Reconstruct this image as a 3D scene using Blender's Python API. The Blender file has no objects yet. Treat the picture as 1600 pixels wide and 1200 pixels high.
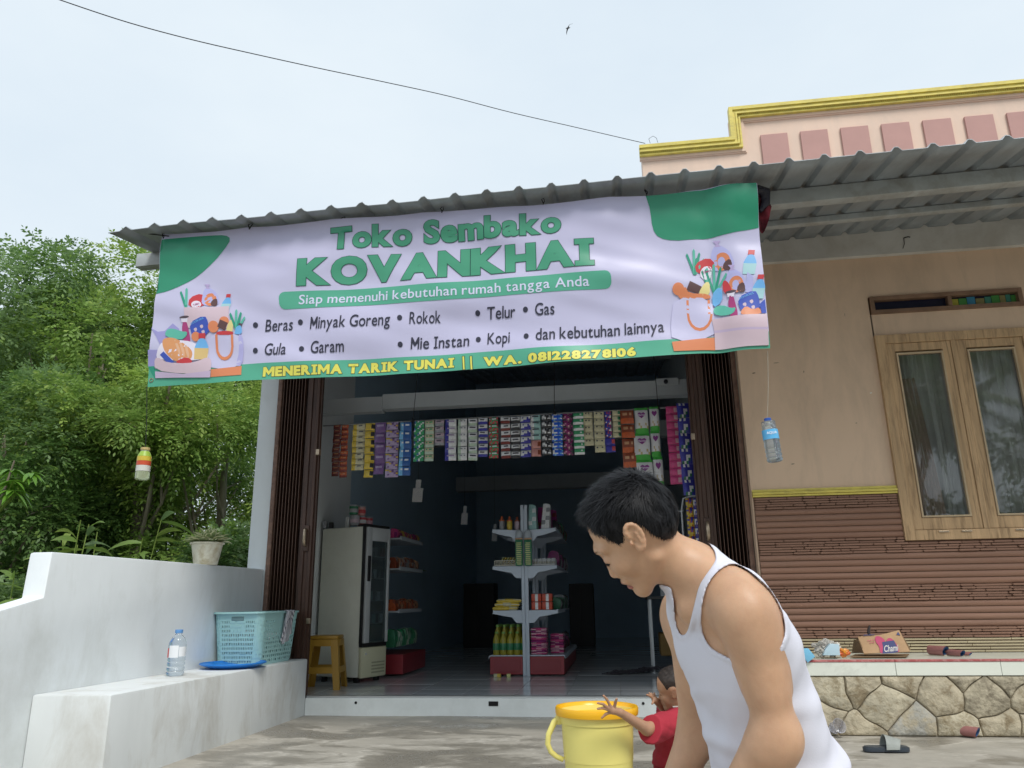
import bpy, bmesh, math, random
import numpy as np
from mathutils import Vector, Matrix, noise as mnoise
random.seed(7); np.random.seed(7)
S = bpy.context.scene
COL = S.collection
R = math.radians

# ------------------------------------------------------------------ camera
CAM_H, F_PX = 0.8, 1194.75
PITCH, YAW, ROLL = R(15.928), R(7.685), R(-0.833)
fw = Vector((-math.sin(YAW)*math.cos(PITCH), math.cos(YAW)*math.cos(PITCH), math.sin(PITCH)))
rt0 = Vector((math.cos(YAW), math.sin(YAW), 0)); up0 = rt0.cross(fw)
rt = rt0*math.cos(ROLL)+up0*math.sin(ROLL); up = -rt0*math.sin(ROLL)+up0*math.cos(ROLL)
cd = bpy.data.cameras.new('camera'); cam = bpy.data.objects.new('camera', cd); COL.objects.link(cam)
M = Matrix((rt, up, -fw)).transposed().to_4x4(); M.translation = (0, 0, CAM_H); cam.matrix_world = M
cd.sensor_width = 36; cd.lens = F_PX/1600*36; cd.clip_start = 0.05; cd.clip_end = 600
S.camera = cam

# ------------------------------------------------------------------ sky, sun, exposure
SUN_EL, SUN_AZ = R(52), R(150)          # azimuth clockwise from +Y: behind the camera, a little to the right
w = bpy.data.worlds.new('World'); S.world = w; w.use_nodes = True
nt = w.node_tree; nt.nodes.clear()
def N(t, **k):
    n = nt.nodes.new(t)
    for a, b in k.items(): setattr(n, a, b)
    return n
sky = N('ShaderNodeTexSky', sky_type='NISHITA', sun_disc=False, sun_elevation=SUN_EL, sun_rotation=SUN_AZ, air_density=1.2, dust_density=3.0, ozone_density=1.0)
b1 = N('ShaderNodeBackground'); b1.inputs[1].default_value = 0.05
nt.links.new(sky.outputs[0], b1.inputs[0])
tc = N('ShaderNodeTexCoord'); nz = N('ShaderNodeTexNoise'); nz.inputs['Scale'].default_value = 1.6; nz.inputs['Detail'].default_value = 5; nz.inputs['Roughness'].default_value = 0.55
mp = N('ShaderNodeMapping'); mp.inputs['Scale'].default_value = (1, 1, 2.2)
nt.links.new(tc.outputs['Generated'], mp.inputs[0]); nt.links.new(mp.outputs[0], nz.inputs[0])
cr = N('ShaderNodeValToRGB'); cr.color_ramp.elements[0].position = 0.35; cr.color_ramp.elements[1].position = 0.68
cr.color_ramp.elements[0].color = (0.59, 0.675, 0.75, 1); cr.color_ramp.elements[1].color = (0.675, 0.745, 0.795, 1)
nt.links.new(nz.outputs[0], cr.inputs[0])
b2 = N('ShaderNodeBackground'); b2.inputs[1].default_value = 0.80
nt.links.new(cr.outputs[0], b2.inputs[0])
mx = N('ShaderNodeMixShader'); mx.inputs[0].default_value = 0.90
nt.links.new(b1.outputs[0], mx.inputs[1]); nt.links.new(b2.outputs[0], mx.inputs[2])
ow = N('ShaderNodeOutputWorld'); nt.links.new(mx.outputs[0], ow.inputs[0])
sd = bpy.data.lights.new('sun', 'SUN'); sd.energy = 1.5; sd.angle = R(20); sd.color = (1, 0.965, 0.91)
sun = bpy.data.objects.new('sun', sd); COL.objects.link(sun)
sdir = Vector((math.sin(SUN_AZ)*math.cos(SUN_EL), math.cos(SUN_AZ)*math.cos(SUN_EL), math.sin(SUN_EL)))
sun.rotation_euler = sdir.to_track_quat('Z', 'Y').to_euler()
S.view_settings.view_transform = 'Standard'; S.view_settings.look = 'None'
S.view_settings.exposure = 0.74; S.view_settings.gamma = 1.0; S.view_settings.use_curve_mapping = False

# ------------------------------------------------------------------ where things stand (photo pixel -> point on a real plane)
def ray(px, py): return fw + rt*((px-800)/F_PX) - up*((py-600)/F_PX)
CO = Vector((0, 0, CAM_H))
def aty(px, py, Y): d = ray(px, py); return CO + d*(Y/d.y)
def atx(px, py, X): d = ray(px, py); return CO + d*(X/d.x)
def atz(px, py, Z): d = ray(px, py); return CO + d*((Z-CAM_H)/d.z)
def atd(px, py, D): return CO + ray(px, py)*D

# ------------------------------------------------------------------ materials
def lin(c):
    return tuple(((v/255)/12.92 if v/255 <= 0.04045 else ((v/255+0.055)/1.055)**2.4) for v in c)
MATS = {}
def mat(name, col, rough=0.6, var=0.0, vscale=4.0, bump=0.0, bscale=30.0, dirt=None, damt=0.0, dscale=2.0, metal=0.0, spec=0.5, trans=0.0, sss=0.0, stretch=(1,1,1), transl=0.0, coat=0.0, ior=1.45, alpha=1.0, thr=(0.45,0.7)):
    """procedural principled material: base colour, tonal variation, a dirt colour in patches, fine relief"""
    if name in MATS: return MATS[name]
    m = bpy.data.materials.new(name); m.use_nodes = True; t = m.node_tree; b = t.nodes['Principled BSDF']
    L = t.links.new
    def n(k, **kw):
        x = t.nodes.new(k)
        for a, v in kw.items(): setattr(x, a, v)
        return x
    b.inputs['Roughness'].default_value = rough; b.inputs['Metallic'].default_value = metal
    b.inputs['Specular IOR Level'].default_value = spec; b.inputs['IOR'].default_value = ior
    b.inputs['Transmission Weight'].default_value = trans
    b.inputs['Coat Weight'].default_value = coat
    b.inputs['Alpha'].default_value = alpha
    if sss: 
        b.inputs['Subsurface Weight'].default_value = sss; b.inputs['Subsurface Radius'].default_value = (1, .35, .2); b.inputs['Subsurface Scale'].default_value = 0.012
    b.inputs['Base Color'].default_value = (*col, 1)
    co = n('ShaderNodeTexCoord'); mpn = n('ShaderNodeMapping'); mpn.inputs['Scale'].default_value = stretch
    L(co.outputs['Object'], mpn.inputs[0]); src = mpn.outputs[0]
    cur = None
    if var:
        z = n('ShaderNodeTexNoise'); z.inputs['Scale'].default_value = vscale; z.inputs['Detail'].default_value = 6; z.inputs['Roughness'].default_value = .6; L(src, z.inputs[0])
        r = n('ShaderNodeValToRGB'); r.color_ramp.elements[0].position = .3; r.color_ramp.elements[1].position = .7
        r.color_ramp.elements[0].color = (*[c*(1-var) for c in col], 1); r.color_ramp.elements[1].color = (*[min(1, c*(1+var)) for c in col], 1)
        L(z.outputs[0], r.inputs[0]); cur = r.outputs[0]
    if dirt:
        z = n('ShaderNodeTexNoise'); z.inputs['Scale'].default_value = dscale; z.inputs['Detail'].default_value = 9; z.inputs['Roughness'].default_value = .68; z.inputs['Distortion'].default_value = .4; L(src, z.inputs[0])
        r = n('ShaderNodeValToRGB'); r.color_ramp.elements[0].position = thr[0]; r.color_ramp.elements[1].position = thr[1]
        r.color_ramp.elements[0].color = (0,0,0,1); r.color_ramp.elements[1].color = (damt,)*3+(1,)
        L(z.outputs[0], r.inputs[0])
        x = n('ShaderNodeMix', data_type='RGBA'); L(r.outputs[0], x.inputs[0])
        if cur: L(cur, x.inputs[6])
        else: x.inputs[6].default_value = (*col, 1)
        x.inputs[7].default_value = (*dirt, 1); cur = x.outputs[2]
    if cur: L(cur, b.inputs['Base Color'])
    if bump:
        z = n('ShaderNodeTexNoise'); z.inputs['Scale'].default_value = bscale; z.inputs['Detail'].default_value = 6; L(src, z.inputs[0])
        bp = n('ShaderNodeBump'); bp.inputs['Strength'].default_value = bump; bp.inputs['Distance'].default_value = .01
        L(z.outputs[0], bp.inputs['Height']); L(bp.outputs[0], b.inputs['Normal'])
    if transl:
        tl = n('ShaderNodeBsdfTranslucent'); ms = n('ShaderNodeMixShader'); ms.inputs[0].default_value = transl
        if cur: L(cur, tl.inputs[0])
        else: tl.inputs[0].default_value = (*col, 1)
        o = t.nodes['Material Output']; L(b.outputs[0], ms.inputs[1]); L(tl.outputs[0], ms.inputs[2]); L(ms.outputs[0], o.inputs[0])
    MATS[name] = m; return m

# ------------------------------------------------------------------ mesh helpers
class MB:
    """collects shapes that become ONE mesh object"""
    def __init__(s): s.v = []; s.f = []; s.mi = []; s.m = 0
    def add(s, vs, fs):
        k = len(s.v); s.v += [tuple(v) for v in vs]; s.f += [tuple(i+k for i in f) for f in fs]; s.mi += [s.m]*len(fs); return s
    def box(s, lo, hi, xf=None):
        (a,b,c),(d,e,f) = lo, hi
        vs = [(a,b,c),(d,b,c),(d,e,c),(a,e,c),(a,b,f),(d,b,f),(d,e,f),(a,e,f)]
        if xf: vs = [xf @ Vector(v) for v in vs]
        return s.add(vs, [(0,3,2,1),(4,5,6,7),(0,1,5,4),(1,2,6,5),(2,3,7,6),(3,0,4,7)])
    def bbox(s, lo, hi, r=.01, xf=None):
        """bevelled box"""
        (a,b,c),(d,e,f) = lo, hi; bm = bmesh.new(); bmesh.ops.create_cube(bm, size=1)
        for v in bm.verts: v.co = Vector(((a+d)/2+v.co.x*(d-a), (b+e)/2+v.co.y*(e-b), (c+f)/2+v.co.z*(f-c)))
        bmesh.ops.bevel(bm, geom=bm.edges[:], offset=r, segments=2, affect='EDGES', profile=.5)
        if xf: bm.transform(xf)
        bm.verts.index_update(); s.add([v.co[:] for v in bm.verts], [[v.index for v in q.verts] for q in bm.faces]); bm.free(); return s
    def tube(s, pts, r, n=8, cap=True):
        pts = [Vector(p) for p in pts]; rs = r if isinstance(r, (list, tuple)) else [r]*len(pts)
        vs = []; fs = []; pn = None
        for i, p in enumerate(pts):
            d = (pts[min(i+1, len(pts)-1)]-pts[max(i-1, 0)]).normalized()
            if pn is None: pn = d.orthogonal().normalized()
            pn = (pn-d*pn.dot(d))
            pn = pn.normalized() if pn.length > 1e-6 else d.orthogonal().normalized()
            q = d.cross(pn)
            for k in range(n):
                a = 2*math.pi*k/n; vs.append(p+(pn*math.cos(a)+q*math.sin(a))*rs[i])
        for i in range(len(pts)-1):
            for k in range(n): fs.append((i*n+k, i*n+(k+1)%n, (i+1)*n+(k+1)%n, (i+1)*n+k))
        if cap: fs += [tuple(range(n))[::-1], tuple((len(pts)-1)*n+k for k in range(n))]
        return s.add(vs, fs)
    def lathe(s, prof, c=(0,0,0), n=24, xf=None, sx=1, sy=1):
        """prof: (r,z) pairs from bottom to top about a vertical axis"""
        vs = []; fs = []
        for r, z in prof:
            for k in range(n):
                a = 2*math.pi*k/n; v = Vector((c[0]+r*sx*math.cos(a), c[1]+r*sy*math.sin(a), c[2]+z)); vs.append(xf @ v if xf else v)
        for i in range(len(prof)-1):
            for k in range(n): fs.append((i*n+k, i*n+(k+1)%n, (i+1)*n+(k+1)%n, (i+1)*n+k))
        if prof[0][0] > 1e-4: fs.append(tuple(range(n))[::-1])
        if prof[-1][0] > 1e-4: fs.append(tuple((len(prof)-1)*n+k for k in range(n)))
        return s.add(vs, fs)
    def prism(s, poly, fn, d0, d1):
        """poly: 2D outline; fn(a,b,d)->point; extruded from depth d0 to d1"""
        n = len(poly); vs = [fn(a,b,d0) for a,b in poly]+[fn(a,b,d1) for a,b in poly]
        return s.add(vs, [tuple(range(n))[::-1], tuple(range(n, 2*n))]+[(i, (i+1)%n, n+(i+1)%n, n+i) for i in range(n)])
    def grid(s, nx, ny, fn):
        vs = [fn(i/nx, j/ny) for j in range(ny+1) for i in range(nx+1)]
        return s.add(vs, [(j*(nx+1)+i, j*(nx+1)+i+1, (j+1)*(nx+1)+i+1, (j+1)*(nx+1)+i) for j in range(ny) for i in range(nx)])
def mesh_from(name, mb, ms, smooth=None, bevel=0):
    me = bpy.data.meshes.new(name); me.from_pydata(mb.v, [], mb.f)
    ms = ms if isinstance(ms, (list, tuple)) else [ms]
    for m in ms: me.materials.append(m)
    if len(ms) > 1: me.polygons.foreach_set('material_index', mb.mi)
    bm = bmesh.new(); bm.from_mesh(me); bmesh.ops.recalc_face_normals(bm, faces=bm.faces[:])
    if bevel:
        bmesh.ops.bevel(bm, geom=[e for e in bm.edges if len(e.link_faces)==2 and e.calc_face_angle(0) > .6], offset=bevel, segments=2, affect='EDGES', profile=.6, clamp_overlap=True)
    bm.to_mesh(me); bm.free()
    if smooth is not None: me.shade_smooth(); me.set_sharp_from_angle(angle=R(smooth))
    return me
def obj(name, mb, ms, parent=None, smooth=None, world=True, bevel=0, label=None):
    me = mb if isinstance(mb, bpy.types.Mesh) else mesh_from(name, mb, ms, smooth, bevel)
    o = bpy.data.objects.new(name, me); COL.objects.link(o)
    if parent:
        o.parent = parent
        if world:
            p = parent; off = Vector((0,0,0))
            while p: off += p.location; p = p.parent
            o.location = -off
    if label: o['label'] = label
    return o
def tag(o, label, cat, group=None):
    o['label'] = label; o['category'] = cat
    if group: o['group'] = group
    return o
def thing(name, label, cat, loc=(0,0,0), group=None, rz=0):
    o = bpy.data.objects.new(name, None); COL.objects.link(o); o.location = loc; o.rotation_euler = (0,0,rz); o.empty_display_size = .05
    return tag(o, label, cat, group)
def struct(name, mb, ms, smooth=None, kind='structure', parent=None):
    o = obj(name, mb, ms, parent, smooth)
    o['kind'] = kind; return o
def kids(o): return [c for c in COL.objects if c.parent == o]
def dup(root, loc=None, rz=None, label=None, group=None, ks=None):
    r = root.copy(); COL.objects.link(r)
    if loc is not None: r.location = loc
    if rz is not None: r.rotation_euler = (0,0,rz)
    if label: r['label'] = label
    if group: r['group'] = group
    for ch in (ks if ks is not None else kids(root)):
        c = ch.copy(); COL.objects.link(c); c.parent = r
        for g in kids(ch):
            d = g.copy(); COL.objects.link(d); d.parent = c
    return r
def rnd(a, b): return random.uniform(a, b)
# ================================================================== SETTING
m_conc = mat('wet_patchy_concrete', (.40,.375,.325), .5, var=.13, vscale=3.2, bump=.3, bscale=28, dirt=(.235,.215,.18), damt=.95, dscale=1.3, stretch=(1,1.7,1), thr=(.47,.545))
t = m_conc.node_tree; b = t.nodes['Principled BSDF']     # damp patches are glossier; pale scum marks along their rims
z = t.nodes.new('ShaderNodeTexNoise'); z.inputs['Scale'].default_value = 1.3; z.inputs['Detail'].default_value = 9; z.inputs['Roughness'].default_value = .68; z.inputs['Distortion'].default_value = .4
mr = t.nodes.new('ShaderNodeMapRange'); mr.inputs[1].default_value = .45; mr.inputs[2].default_value = .62; mr.inputs[3].default_value = .6; mr.inputs[4].default_value = .22
cc = [n for n in t.nodes if n.type == 'MAPPING'][0]; t.links.new(cc.outputs[0], z.inputs[0]); t.links.new(z.outputs[0], mr.inputs[0]); t.links.new(mr.outputs[0], b.inputs['Roughness'])
# pale dried scum along the rims of the puddles
rim = t.nodes.new('ShaderNodeValToRGB'); e = rim.color_ramp.elements; e[0].position = .44; e[0].color = (0,0,0,1); e[1].position = .475; e[1].color = (.75,.75,.75,1); e2_ = e.new(.50); e2_.color = (0,0,0,1)
t.links.new(z.outputs[0], rim.inputs[0]); z3 = t.nodes.new('ShaderNodeTexNoise'); z3.inputs['Scale'].default_value = 5; z3.inputs['Detail'].default_value = 8; t.links.new(cc.outputs[0], z3.inputs[0])
r3 = t.nodes.new('ShaderNodeValToRGB'); r3.color_ramp.elements[0].position = .5; r3.color_ramp.elements[1].position = .6; t.links.new(z3.outputs[0], r3.inputs[0])
mu = t.nodes.new('ShaderNodeMath'); mu.operation = 'MULTIPLY'; t.links.new(rim.outputs[0], mu.inputs[0]); t.links.new(r3.outputs[0], mu.inputs[1])
mc = t.nodes.new('ShaderNodeMix'); mc.data_type = 'RGBA'; old = b.inputs['Base Color'].links[0].from_socket; t.links.new(mu.outputs[0], mc.inputs[0]); t.links.new(old, mc.inputs[6]); mc.inputs[7].default_value = (.58,.55,.49,1); t.links.new(mc.outputs[2], b.inputs['Base Color'])
m_white = mat('white_wall_paint', (.76,.80,.82), .75, var=.04, vscale=2.3, bump=.16, bscale=14, dirt=(.56,.58,.56), damt=.7, dscale=1.6, stretch=(1,1.4,.7), thr=(.47,.72))
m_whitein = mat('white_shop_wall', (.76,.79,.80), .8, var=.05, vscale=1.2, bump=.06)
m_soil = mat('forest_soil', (.07,.055,.035), .95, var=.4, vscale=1.5, bump=.6, bscale=8)
def soilz(x, y): return -.25+.1*mnoise.noise(Vector((x*.15, y*.15, 0)))
g = MB(); g.grid(60, 60, lambda a, b_: ((a-.5)*400, (b_-.5)*400, soilz((a-.5)*400, (b_-.5)*400)))
struct('ground', g, m_soil, 60)
g = MB(); g.grid(40, 40, lambda a, b_: (-2.9+a*12.9, -8+b_*14.02, .004*mnoise.noise(Vector((a*20, b_*20, 3)))-.004))
for (x0,y0,x1,y1) in ((-2.9,-8,10,-8),(10,-8,10,6.02),(-2.9,6.02,-2.9,-8),):
    g.add([(x0,y0,-.6),(x1,y1,-.6),(x1,y1,-.004),(x0,y0,-.004)], [(0,1,2,3)])
struct('concrete_yard', g, m_conc, 60)

# ------------------------------------------------------------------ boundary wall, bench
YT = 6.0                                   # plane of the shop front
XL = -2.85                                 # inner face of the left walls
ZB = .402; XB = -2.435; YB = 3.61          # masonry bench
wy = atx(83, 862, XL); wallz = 1.08
bw = thing('boundary_wall', 'stepped white plastered wall between the yard and the green trees', 'wall', (XL, 4.5, 0))
def inner(a, b_, d): return (XL-d, a, b_)
W = MB(); y1 = 3.604
W.prism([(-3,-.5),(5.998,-.5),(5.998,1.085),(y1,1.078),(y1-.012,.856),(3.32,.795),(2.2,.60),(-3,.58)], inner, 0, .125)
obj('wall', W, m_white, bw, bevel=.012, smooth=35)
bench = MB(); bench.box((XL+.001, YB, -.05), (XB, YT-.004, ZB))
m_bench = mat('bench_paint', (.70,.73,.735), .7, var=.06, vscale=2.5, bump=.2, bscale=12, dirt=(.45,.43,.38), damt=.75, dscale=2.6, stretch=(1,1.2,.45), thr=(.49,.70))
tag(obj('masonry_bench', bench, m_bench, bevel=.012, smooth=35), 'long white plastered bench built against the boundary wall beside the shop door', 'bench')

# ------------------------------------------------------------------ shop building
m_roof = mat('zinc_roof_sheet', (.36,.40,.43), .5, var=.18, vscale=3, bump=.05, dirt=(.17,.16,.15), damt=.6, dscale=2.5, stretch=(1,.35,1), metal=.35)
m_beam = mat('cream_beam', (.58,.56,.52), .8, var=.08, vscale=2, bump=.1, dirt=(.36,.32,.26), damt=.5, dscale=3)
m_purlin = mat('galvanised_purlin', (.47,.50,.50), .5, var=.1, vscale=5, dirt=(.25,.22,.18), damt=.6, dscale=6, metal=.2)
m_darkroof = mat('shop_roof_underside', (.38,.43,.48), .6, var=.2, vscale=3, metal=.2)
m_plain = mat('unpainted_render', (.36,.35,.31), .85, var=.2, vscale=3, bump=.2, dirt=(.2,.19,.17), damt=.5)
YE = 4.15; ZE = aty(1294, 245, YE).z; SLO = (3.571-ZE)/(5.85-YE)
def roofz(y, x=None): return ZE+SLO*(y-YE)+(.021*(x-1.6) if x is not None else 0)
def ridge(x, pitch=.2):
    t = (x/pitch) % 1.0
    if t < .36: return .0
    if t < .46: return .026*math.sin((t-.36)/.10*math.pi/2)
    if t < .54: return .026+.004*math.sin((t-.46)/.08*math.pi)
    if t < .64: return .026*math.cos((t-.54)/.10*math.pi/2)
    return 0.
def sheet(mb, x0, x1, y0, y1, dz=0, wob=.0):
    nx = int((x1-x0)/.02); ny = max(2, int((y1-y0)/.25)); top = []
    def fn(a, b_):
        x = x0+a*(x1-x0); y = y0+b_*(y1-y0)
        sk = .012*mnoise.noise(Vector((x*1.3, 7, 0)))*(1-b_)*wob
        return (x, y+(.02*mnoise.noise(Vector((int(x/.78), 3, 9))))*(1-b_)*wob, roofz(y, x if wob else None)+ridge(x)+dz+sk)
    mb.grid(nx, ny, fn)
    # thickness of the sheet: a hem at the front edge
    k = len(mb.v); row = [fn(i/nx, 0) for i in range(nx+1)]
    mb.add(row+[(x, y+.001, z-.004) for x, y, z in row], [(i, i+1, nx+2+i, nx+1+i) for i in range(nx)])
shop = thing('shop_building', 'small grocery shop with white pillar, dark interior and corrugated metal canopy', 'shop', (-1, 6.0, 0))
xl_roof = aty(170, 357, YE).x
rf = MB(); sheet(rf, xl_roof, 5.2, YE, 5.93, wob=1)
ro = obj('canopy_roof', rf, m_roof, shop, smooth=40)
so = ro.modifiers.new('thick', 'SOLIDIFY'); so.thickness = .0012; so.offset = 1
rf = MB(); sheet(rf, XL-.15, .99, 5.9, 15.5, dz=.03)
rf.grid(4, 4, lambda a, b_: (XL-.15+a*4.0, 5.9+b_*9.6, roofz(5.9+b_*9.6)+.075))
obj('shop_roof', rf, m_darkroof, shop, smooth=40)
# pillar left of the door
lw = MB()
lw.box((-2.995, YT, 0), (-2.83, YT+.16, roofz(6)-.03))
obj('pillar', lw, m_white, shop, bevel=.008, smooth=35)
m_bluein = mat('blue_cast_shop_wall', (.42,.56,.68), .8, var=.06, vscale=1.2, bump=.06)  # bluish cast of the dim far interior is put into the wall colour
def sidewall(mb, x0, x1, ya=YT+.162, yb=15.4): mb.prism([(ya, -.3), (yb, -.3), (yb, roofz(yb)+.03), (ya, roofz(ya)+.03)], lambda a, b_, d: (x0+d, a, b_), 0, x1-x0)
lw = MB(); sidewall(lw, -2.995, XL, yb=7.95)
obj('wall', lw, m_whitein, shop)
lw = MB(); sidewall(lw, -2.995, XL, ya=7.951)
obj('wall', lw, m_bluein, shop)
lw = MB(); sidewall(lw, .96, 1.08); lw.box((.96, YT+.02, 0), (1.0, YT+.16, roofz(6)-.03))
obj('wall', lw, m_whitein, shop)
lw = MB(); lw.box((-2.995, 15.4, -.3), (1.08, 15.5, roofz(15)+.2))
obj('wall', lw, m_bluein, shop)
lw = MB(); lw.box((.955, YT-.012, 2.2), (1.17, YT+.018, roofz(6)-.04))
obj('door_jamb', lw, m_plain, shop, bevel=.005, smooth=35)
# ring beam over the opening and cross beams under the roof
bm_ = MB(); bm_.box((-2.83, YT+.02, 2.95), (.955, YT+.16, roofz(6)-.03)); obj('lintel', bm_, m_whitein, shop)
m_inbeam = mat('inner_beam', (.50,.53,.54), .8, var=.05)
bz = aty(1071, 617, 6.62).z
bm_ = MB(); bm_.box((-2.10, 6.60, bz), (.958, 6.72, bz+.14)); bm_.box((-2.85, 6.60, bz-.02), (-2.101, 6.70, bz+.12)); obj('beam', bm_, m_inbeam, shop, bevel=.004)
for i, (yy, hz, th, hh) in enumerate(((7.6, roofz(7.6)-.13, .1, .1), (8.9, roofz(8.9)-.14, .1, .1), (10.4, 2.95, .16, .22), (11.6, roofz(11.6)-.14, .1, .1), (13.4, 2.72, .2, .25))):
    bm_ = MB(); bm_.box((-2.848, yy, hz), (.958, yy+th, hz+hh)); obj('beam', bm_, m_inbeam, shop, bevel=.004)
# two metal purlins beneath the canopy sheet
for (ya, yb, hh, x0) in ((4.62, 4.70, .10, aty(216, 380, 4.62).x), (5.27, 5.33, .045, aty(216, 380, 4.62).x)):
    p = MB(); 
    p.prism([(x0, -.0), (5.1, -.0), (5.1, -hh), (x0, -hh)], lambda a, b_, d: (a, ya+d, roofz(ya, a)-.004+b_), 0, yb-ya); obj('purlin', p, m_purlin, shop, bevel=.004, smooth=35)
for xx in (-2.9, .98, 3.3):
    p = MB(); p.prism([(4.72, roofz(4.72)-.10), (5.9, roofz(5.9)-.10), (5.9, roofz(5.9)-.06), (4.72, roofz(4.72)-.06)], lambda a, b_, d, xx=xx: (xx+d, a, b_), 0, .04); obj('rafter', p, m_purlin, shop)
# floor and threshold
zf = .128
m_tile = mat('grey_floor_tile', (.64,.67,.70), .10, var=.14, vscale=1.5, stretch=(.35,2.5,1), spec=.6)
fl = MB(); fl.box((-2.85, 6.10, -.3), (.96, 15.4, zf-.004)); struct('shop_floor', fl, mat('grout', (.2,.2,.2), .8))
tiles = MB(); tme = None
tr = thing('threshold', 'low white tiled step with a steel door rail at the shop entrance', 'step', (-1, 6.0, 0))
th = MB(); th.box((XB+.001, YT-.012, -.05), (.975, YT+.098, zf-.008)); obj('riser', th, mat('threshold_marble', (.72,.76,.76), .25, var=.08, vscale=2.5, dirt=(.5,.52,.5), damt=.4, dscale=3), tr, bevel=.003)
th = MB(); th.box((XB+.003, YT+.006, zf-.007), (.973, YT+.03, zf+.002)); th.box((XB+.003, YT+.055, zf-.007), (.973, YT+.095, zf+.002)); obj('rail', th, mat('rail_steel', (.55,.57,.58), .3, metal=.7), tr)
for (px, py, rw, rh) in ((556, 1098, .010, .010), (1005, 1099, .010, .012)):
    q = aty(px, py, YT-.012); h = MB(); h.lathe([(rw, 0), (rw, .004)], n=12, xf=Matrix.Translation((q.x, q.y, q.z)) @ Matrix.Rotation(R(90), 4, 'X')); obj('bolt_hole', h, mat('black_hole', (.01,.01,.01), .9), tr)
q = aty(771, 1099, YT-.012); h = MB(); h.bbox((q.x-.036, q.y-.006, q.z-.018), (q.x+.036, q.y, q.z+.014), .003); obj('latch_box', h, MATS['black_hole'], tr)
# square tiles of the shop floor (each its own piece, as far in as they can be told apart)
ts = .40
tm = MB(); tm.box((-.198,-.198,-.004), (.198,.198,0)); tme = mesh_from('tile', tm, m_tile, bevel=.001)
for j in range(12):
    for i in range(10):
        x = -2.85+ts*i+ts/2; y = 6.105+ts*j+ts/2
        if x > .96-.1: continue
        o = bpy.data.objects.new('tile', tme); COL.objects.link(o); o.parent = bpy.data.objects['shop_floor']; o.location = (x, y, zf+.0005*rnd(-1,1))
dm = MB(); dm.box((-2.85, 6.105+12*ts, zf-.004), (.96, 15.4, zf)); o = obj('tile_field', dm, m_tile, bpy.data.objects['shop_floor']); o['kind'] = 'stuff'

# ------------------------------------------------------------------ folding doors
m_door = mat('brown_folding_door', (.085,.045,.032), .38, var=.25, vscale=6, stretch=(6,6,.6), dirt=(.03,.018,.014), damt=.6, dscale=8, bump=.05, metal=.2)
m_doorhi = mat('brown_slat_edge', (.16,.095,.07), .35, var=.2, vscale=5, metal=.3)
m_rust = mat('door_post_paint', (.22,.13,.095), .6, var=.25, vscale=30, bump=.3, bscale=60, dirt=(.1,.06,.05), damt=.7, dscale=25)
m_brass = mat('worn_brass', (.42,.33,.24), .35, metal=.8, var=.3, vscale=20)
def folding_door(name, label, xs, xe, flip):
    """a collapsed concertina gate: many narrow folds standing side by side, then a flat lead panel with a handle"""
    d = thing(name, label, 'folding door', ((xs+xe)/2, YT+.05, zf))
    zt = 2.95; sgn = 1 if xe > xs else -1
    p = MB(); a, b_ = sorted((xs, xs+sgn*.035)); p.box((a, YT-.018, zf if flip else .40), (b_, YT+.03, zt)); obj('door_post', p, m_rust, d, bevel=.004, smooth=35)
    W_ = abs(xe-xs); nf = 8; x = xs+sgn*.04; lead = .13
    step = (W_-.04-lead)/nf
    for i in range(nf):
        x0 = x+sgn*step*i; p = MB()
        prof = [(0,.09),(.12*step,.005),(.30*step,0),(.42*step,.02),(.55*step,.10),(.7*step,.09),(.9*step,.105),(step*.99,.09),(step*.99,.12),(0,.12)]
        p.prism([(q[0], q[1]) for q in prof], lambda u, v, dd, x0=x0: (x0+sgn*u, YT+.004+v, dd), zf+.005, zt)
        obj('door_slat', p, m_door, d, smooth=25)
        p = MB(); a, b_ = sorted((x0+sgn*.14*step, x0+sgn*.26*step)); p.box((a, YT-.001, zf+.01), (b_, YT+.0035, zt)); obj('slat_rib', p, m_doorhi, d)
    xl = xe-sgn*lead
    p = MB(); n = 40
    ws = [0,.15,.2,.38,.42,.62,.68,.86,.9,1.0]; dp = [.02,.02,.0,.0,.012,.012,0,0,.02,.02]
    p.prism([(lead*a_, b2) for a_, b2 in zip(ws, dp)]+[(lead,.05),(0,.05)], lambda u, v, dd: (xl+sgn*u, YT+.002+v, dd), zf+.005, zt)
    obj('lead_panel', p, m_door if flip else m_door, d, smooth=25)
    hx = xl+sgn*lead*.52
    hz = (aty(478, 840, YT).z, aty(1095, 830, YT).z)[flip]
    p = MB(); p.bbox((hx-.024, YT-.008, hz-.11), (hx+.024, YT+.001, hz+.10), .006); obj('handle_plate', p, m_door, d)
    p = MB(); p.tube([(hx, YT-.01, hz-.065), (hx, YT-.035, hz-.055), (hx, YT-.04, hz-.03), (hx, YT-.04, hz+.03), (hx, YT-.035, hz+.055), (hx, YT-.01, hz+.065)], [.010,.012,.014,.012,.014,.010] if not flip else [.011,.013,.016,.016,.013,.011], 10); obj('handle', p, m_brass, d, smooth=50)
    p = MB(); p.bbox((xe-.02 if sgn > 0 else xe-.005, YT-.01, 2.0), (xe+.012 if sgn > 0 else xe+.025, YT+.03, 2.05), .003); obj('hinge', p, m_brass, d); 
    p = MB(); p.bbox((xe-.02 if sgn > 0 else xe-.005, YT-.01, .66), (xe+.012 if sgn > 0 else xe+.025, YT+.03, .70), .003); obj('hinge', p, m_brass, d)
    return d
folding_door('folding_door', 'dark brown concertina door folded open beside the white pillar', -2.83, -2.445, 0)
folding_door('folding_door', 'dark brown concertina door folded open beside the tan house wall', .985, .60, 1)

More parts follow.
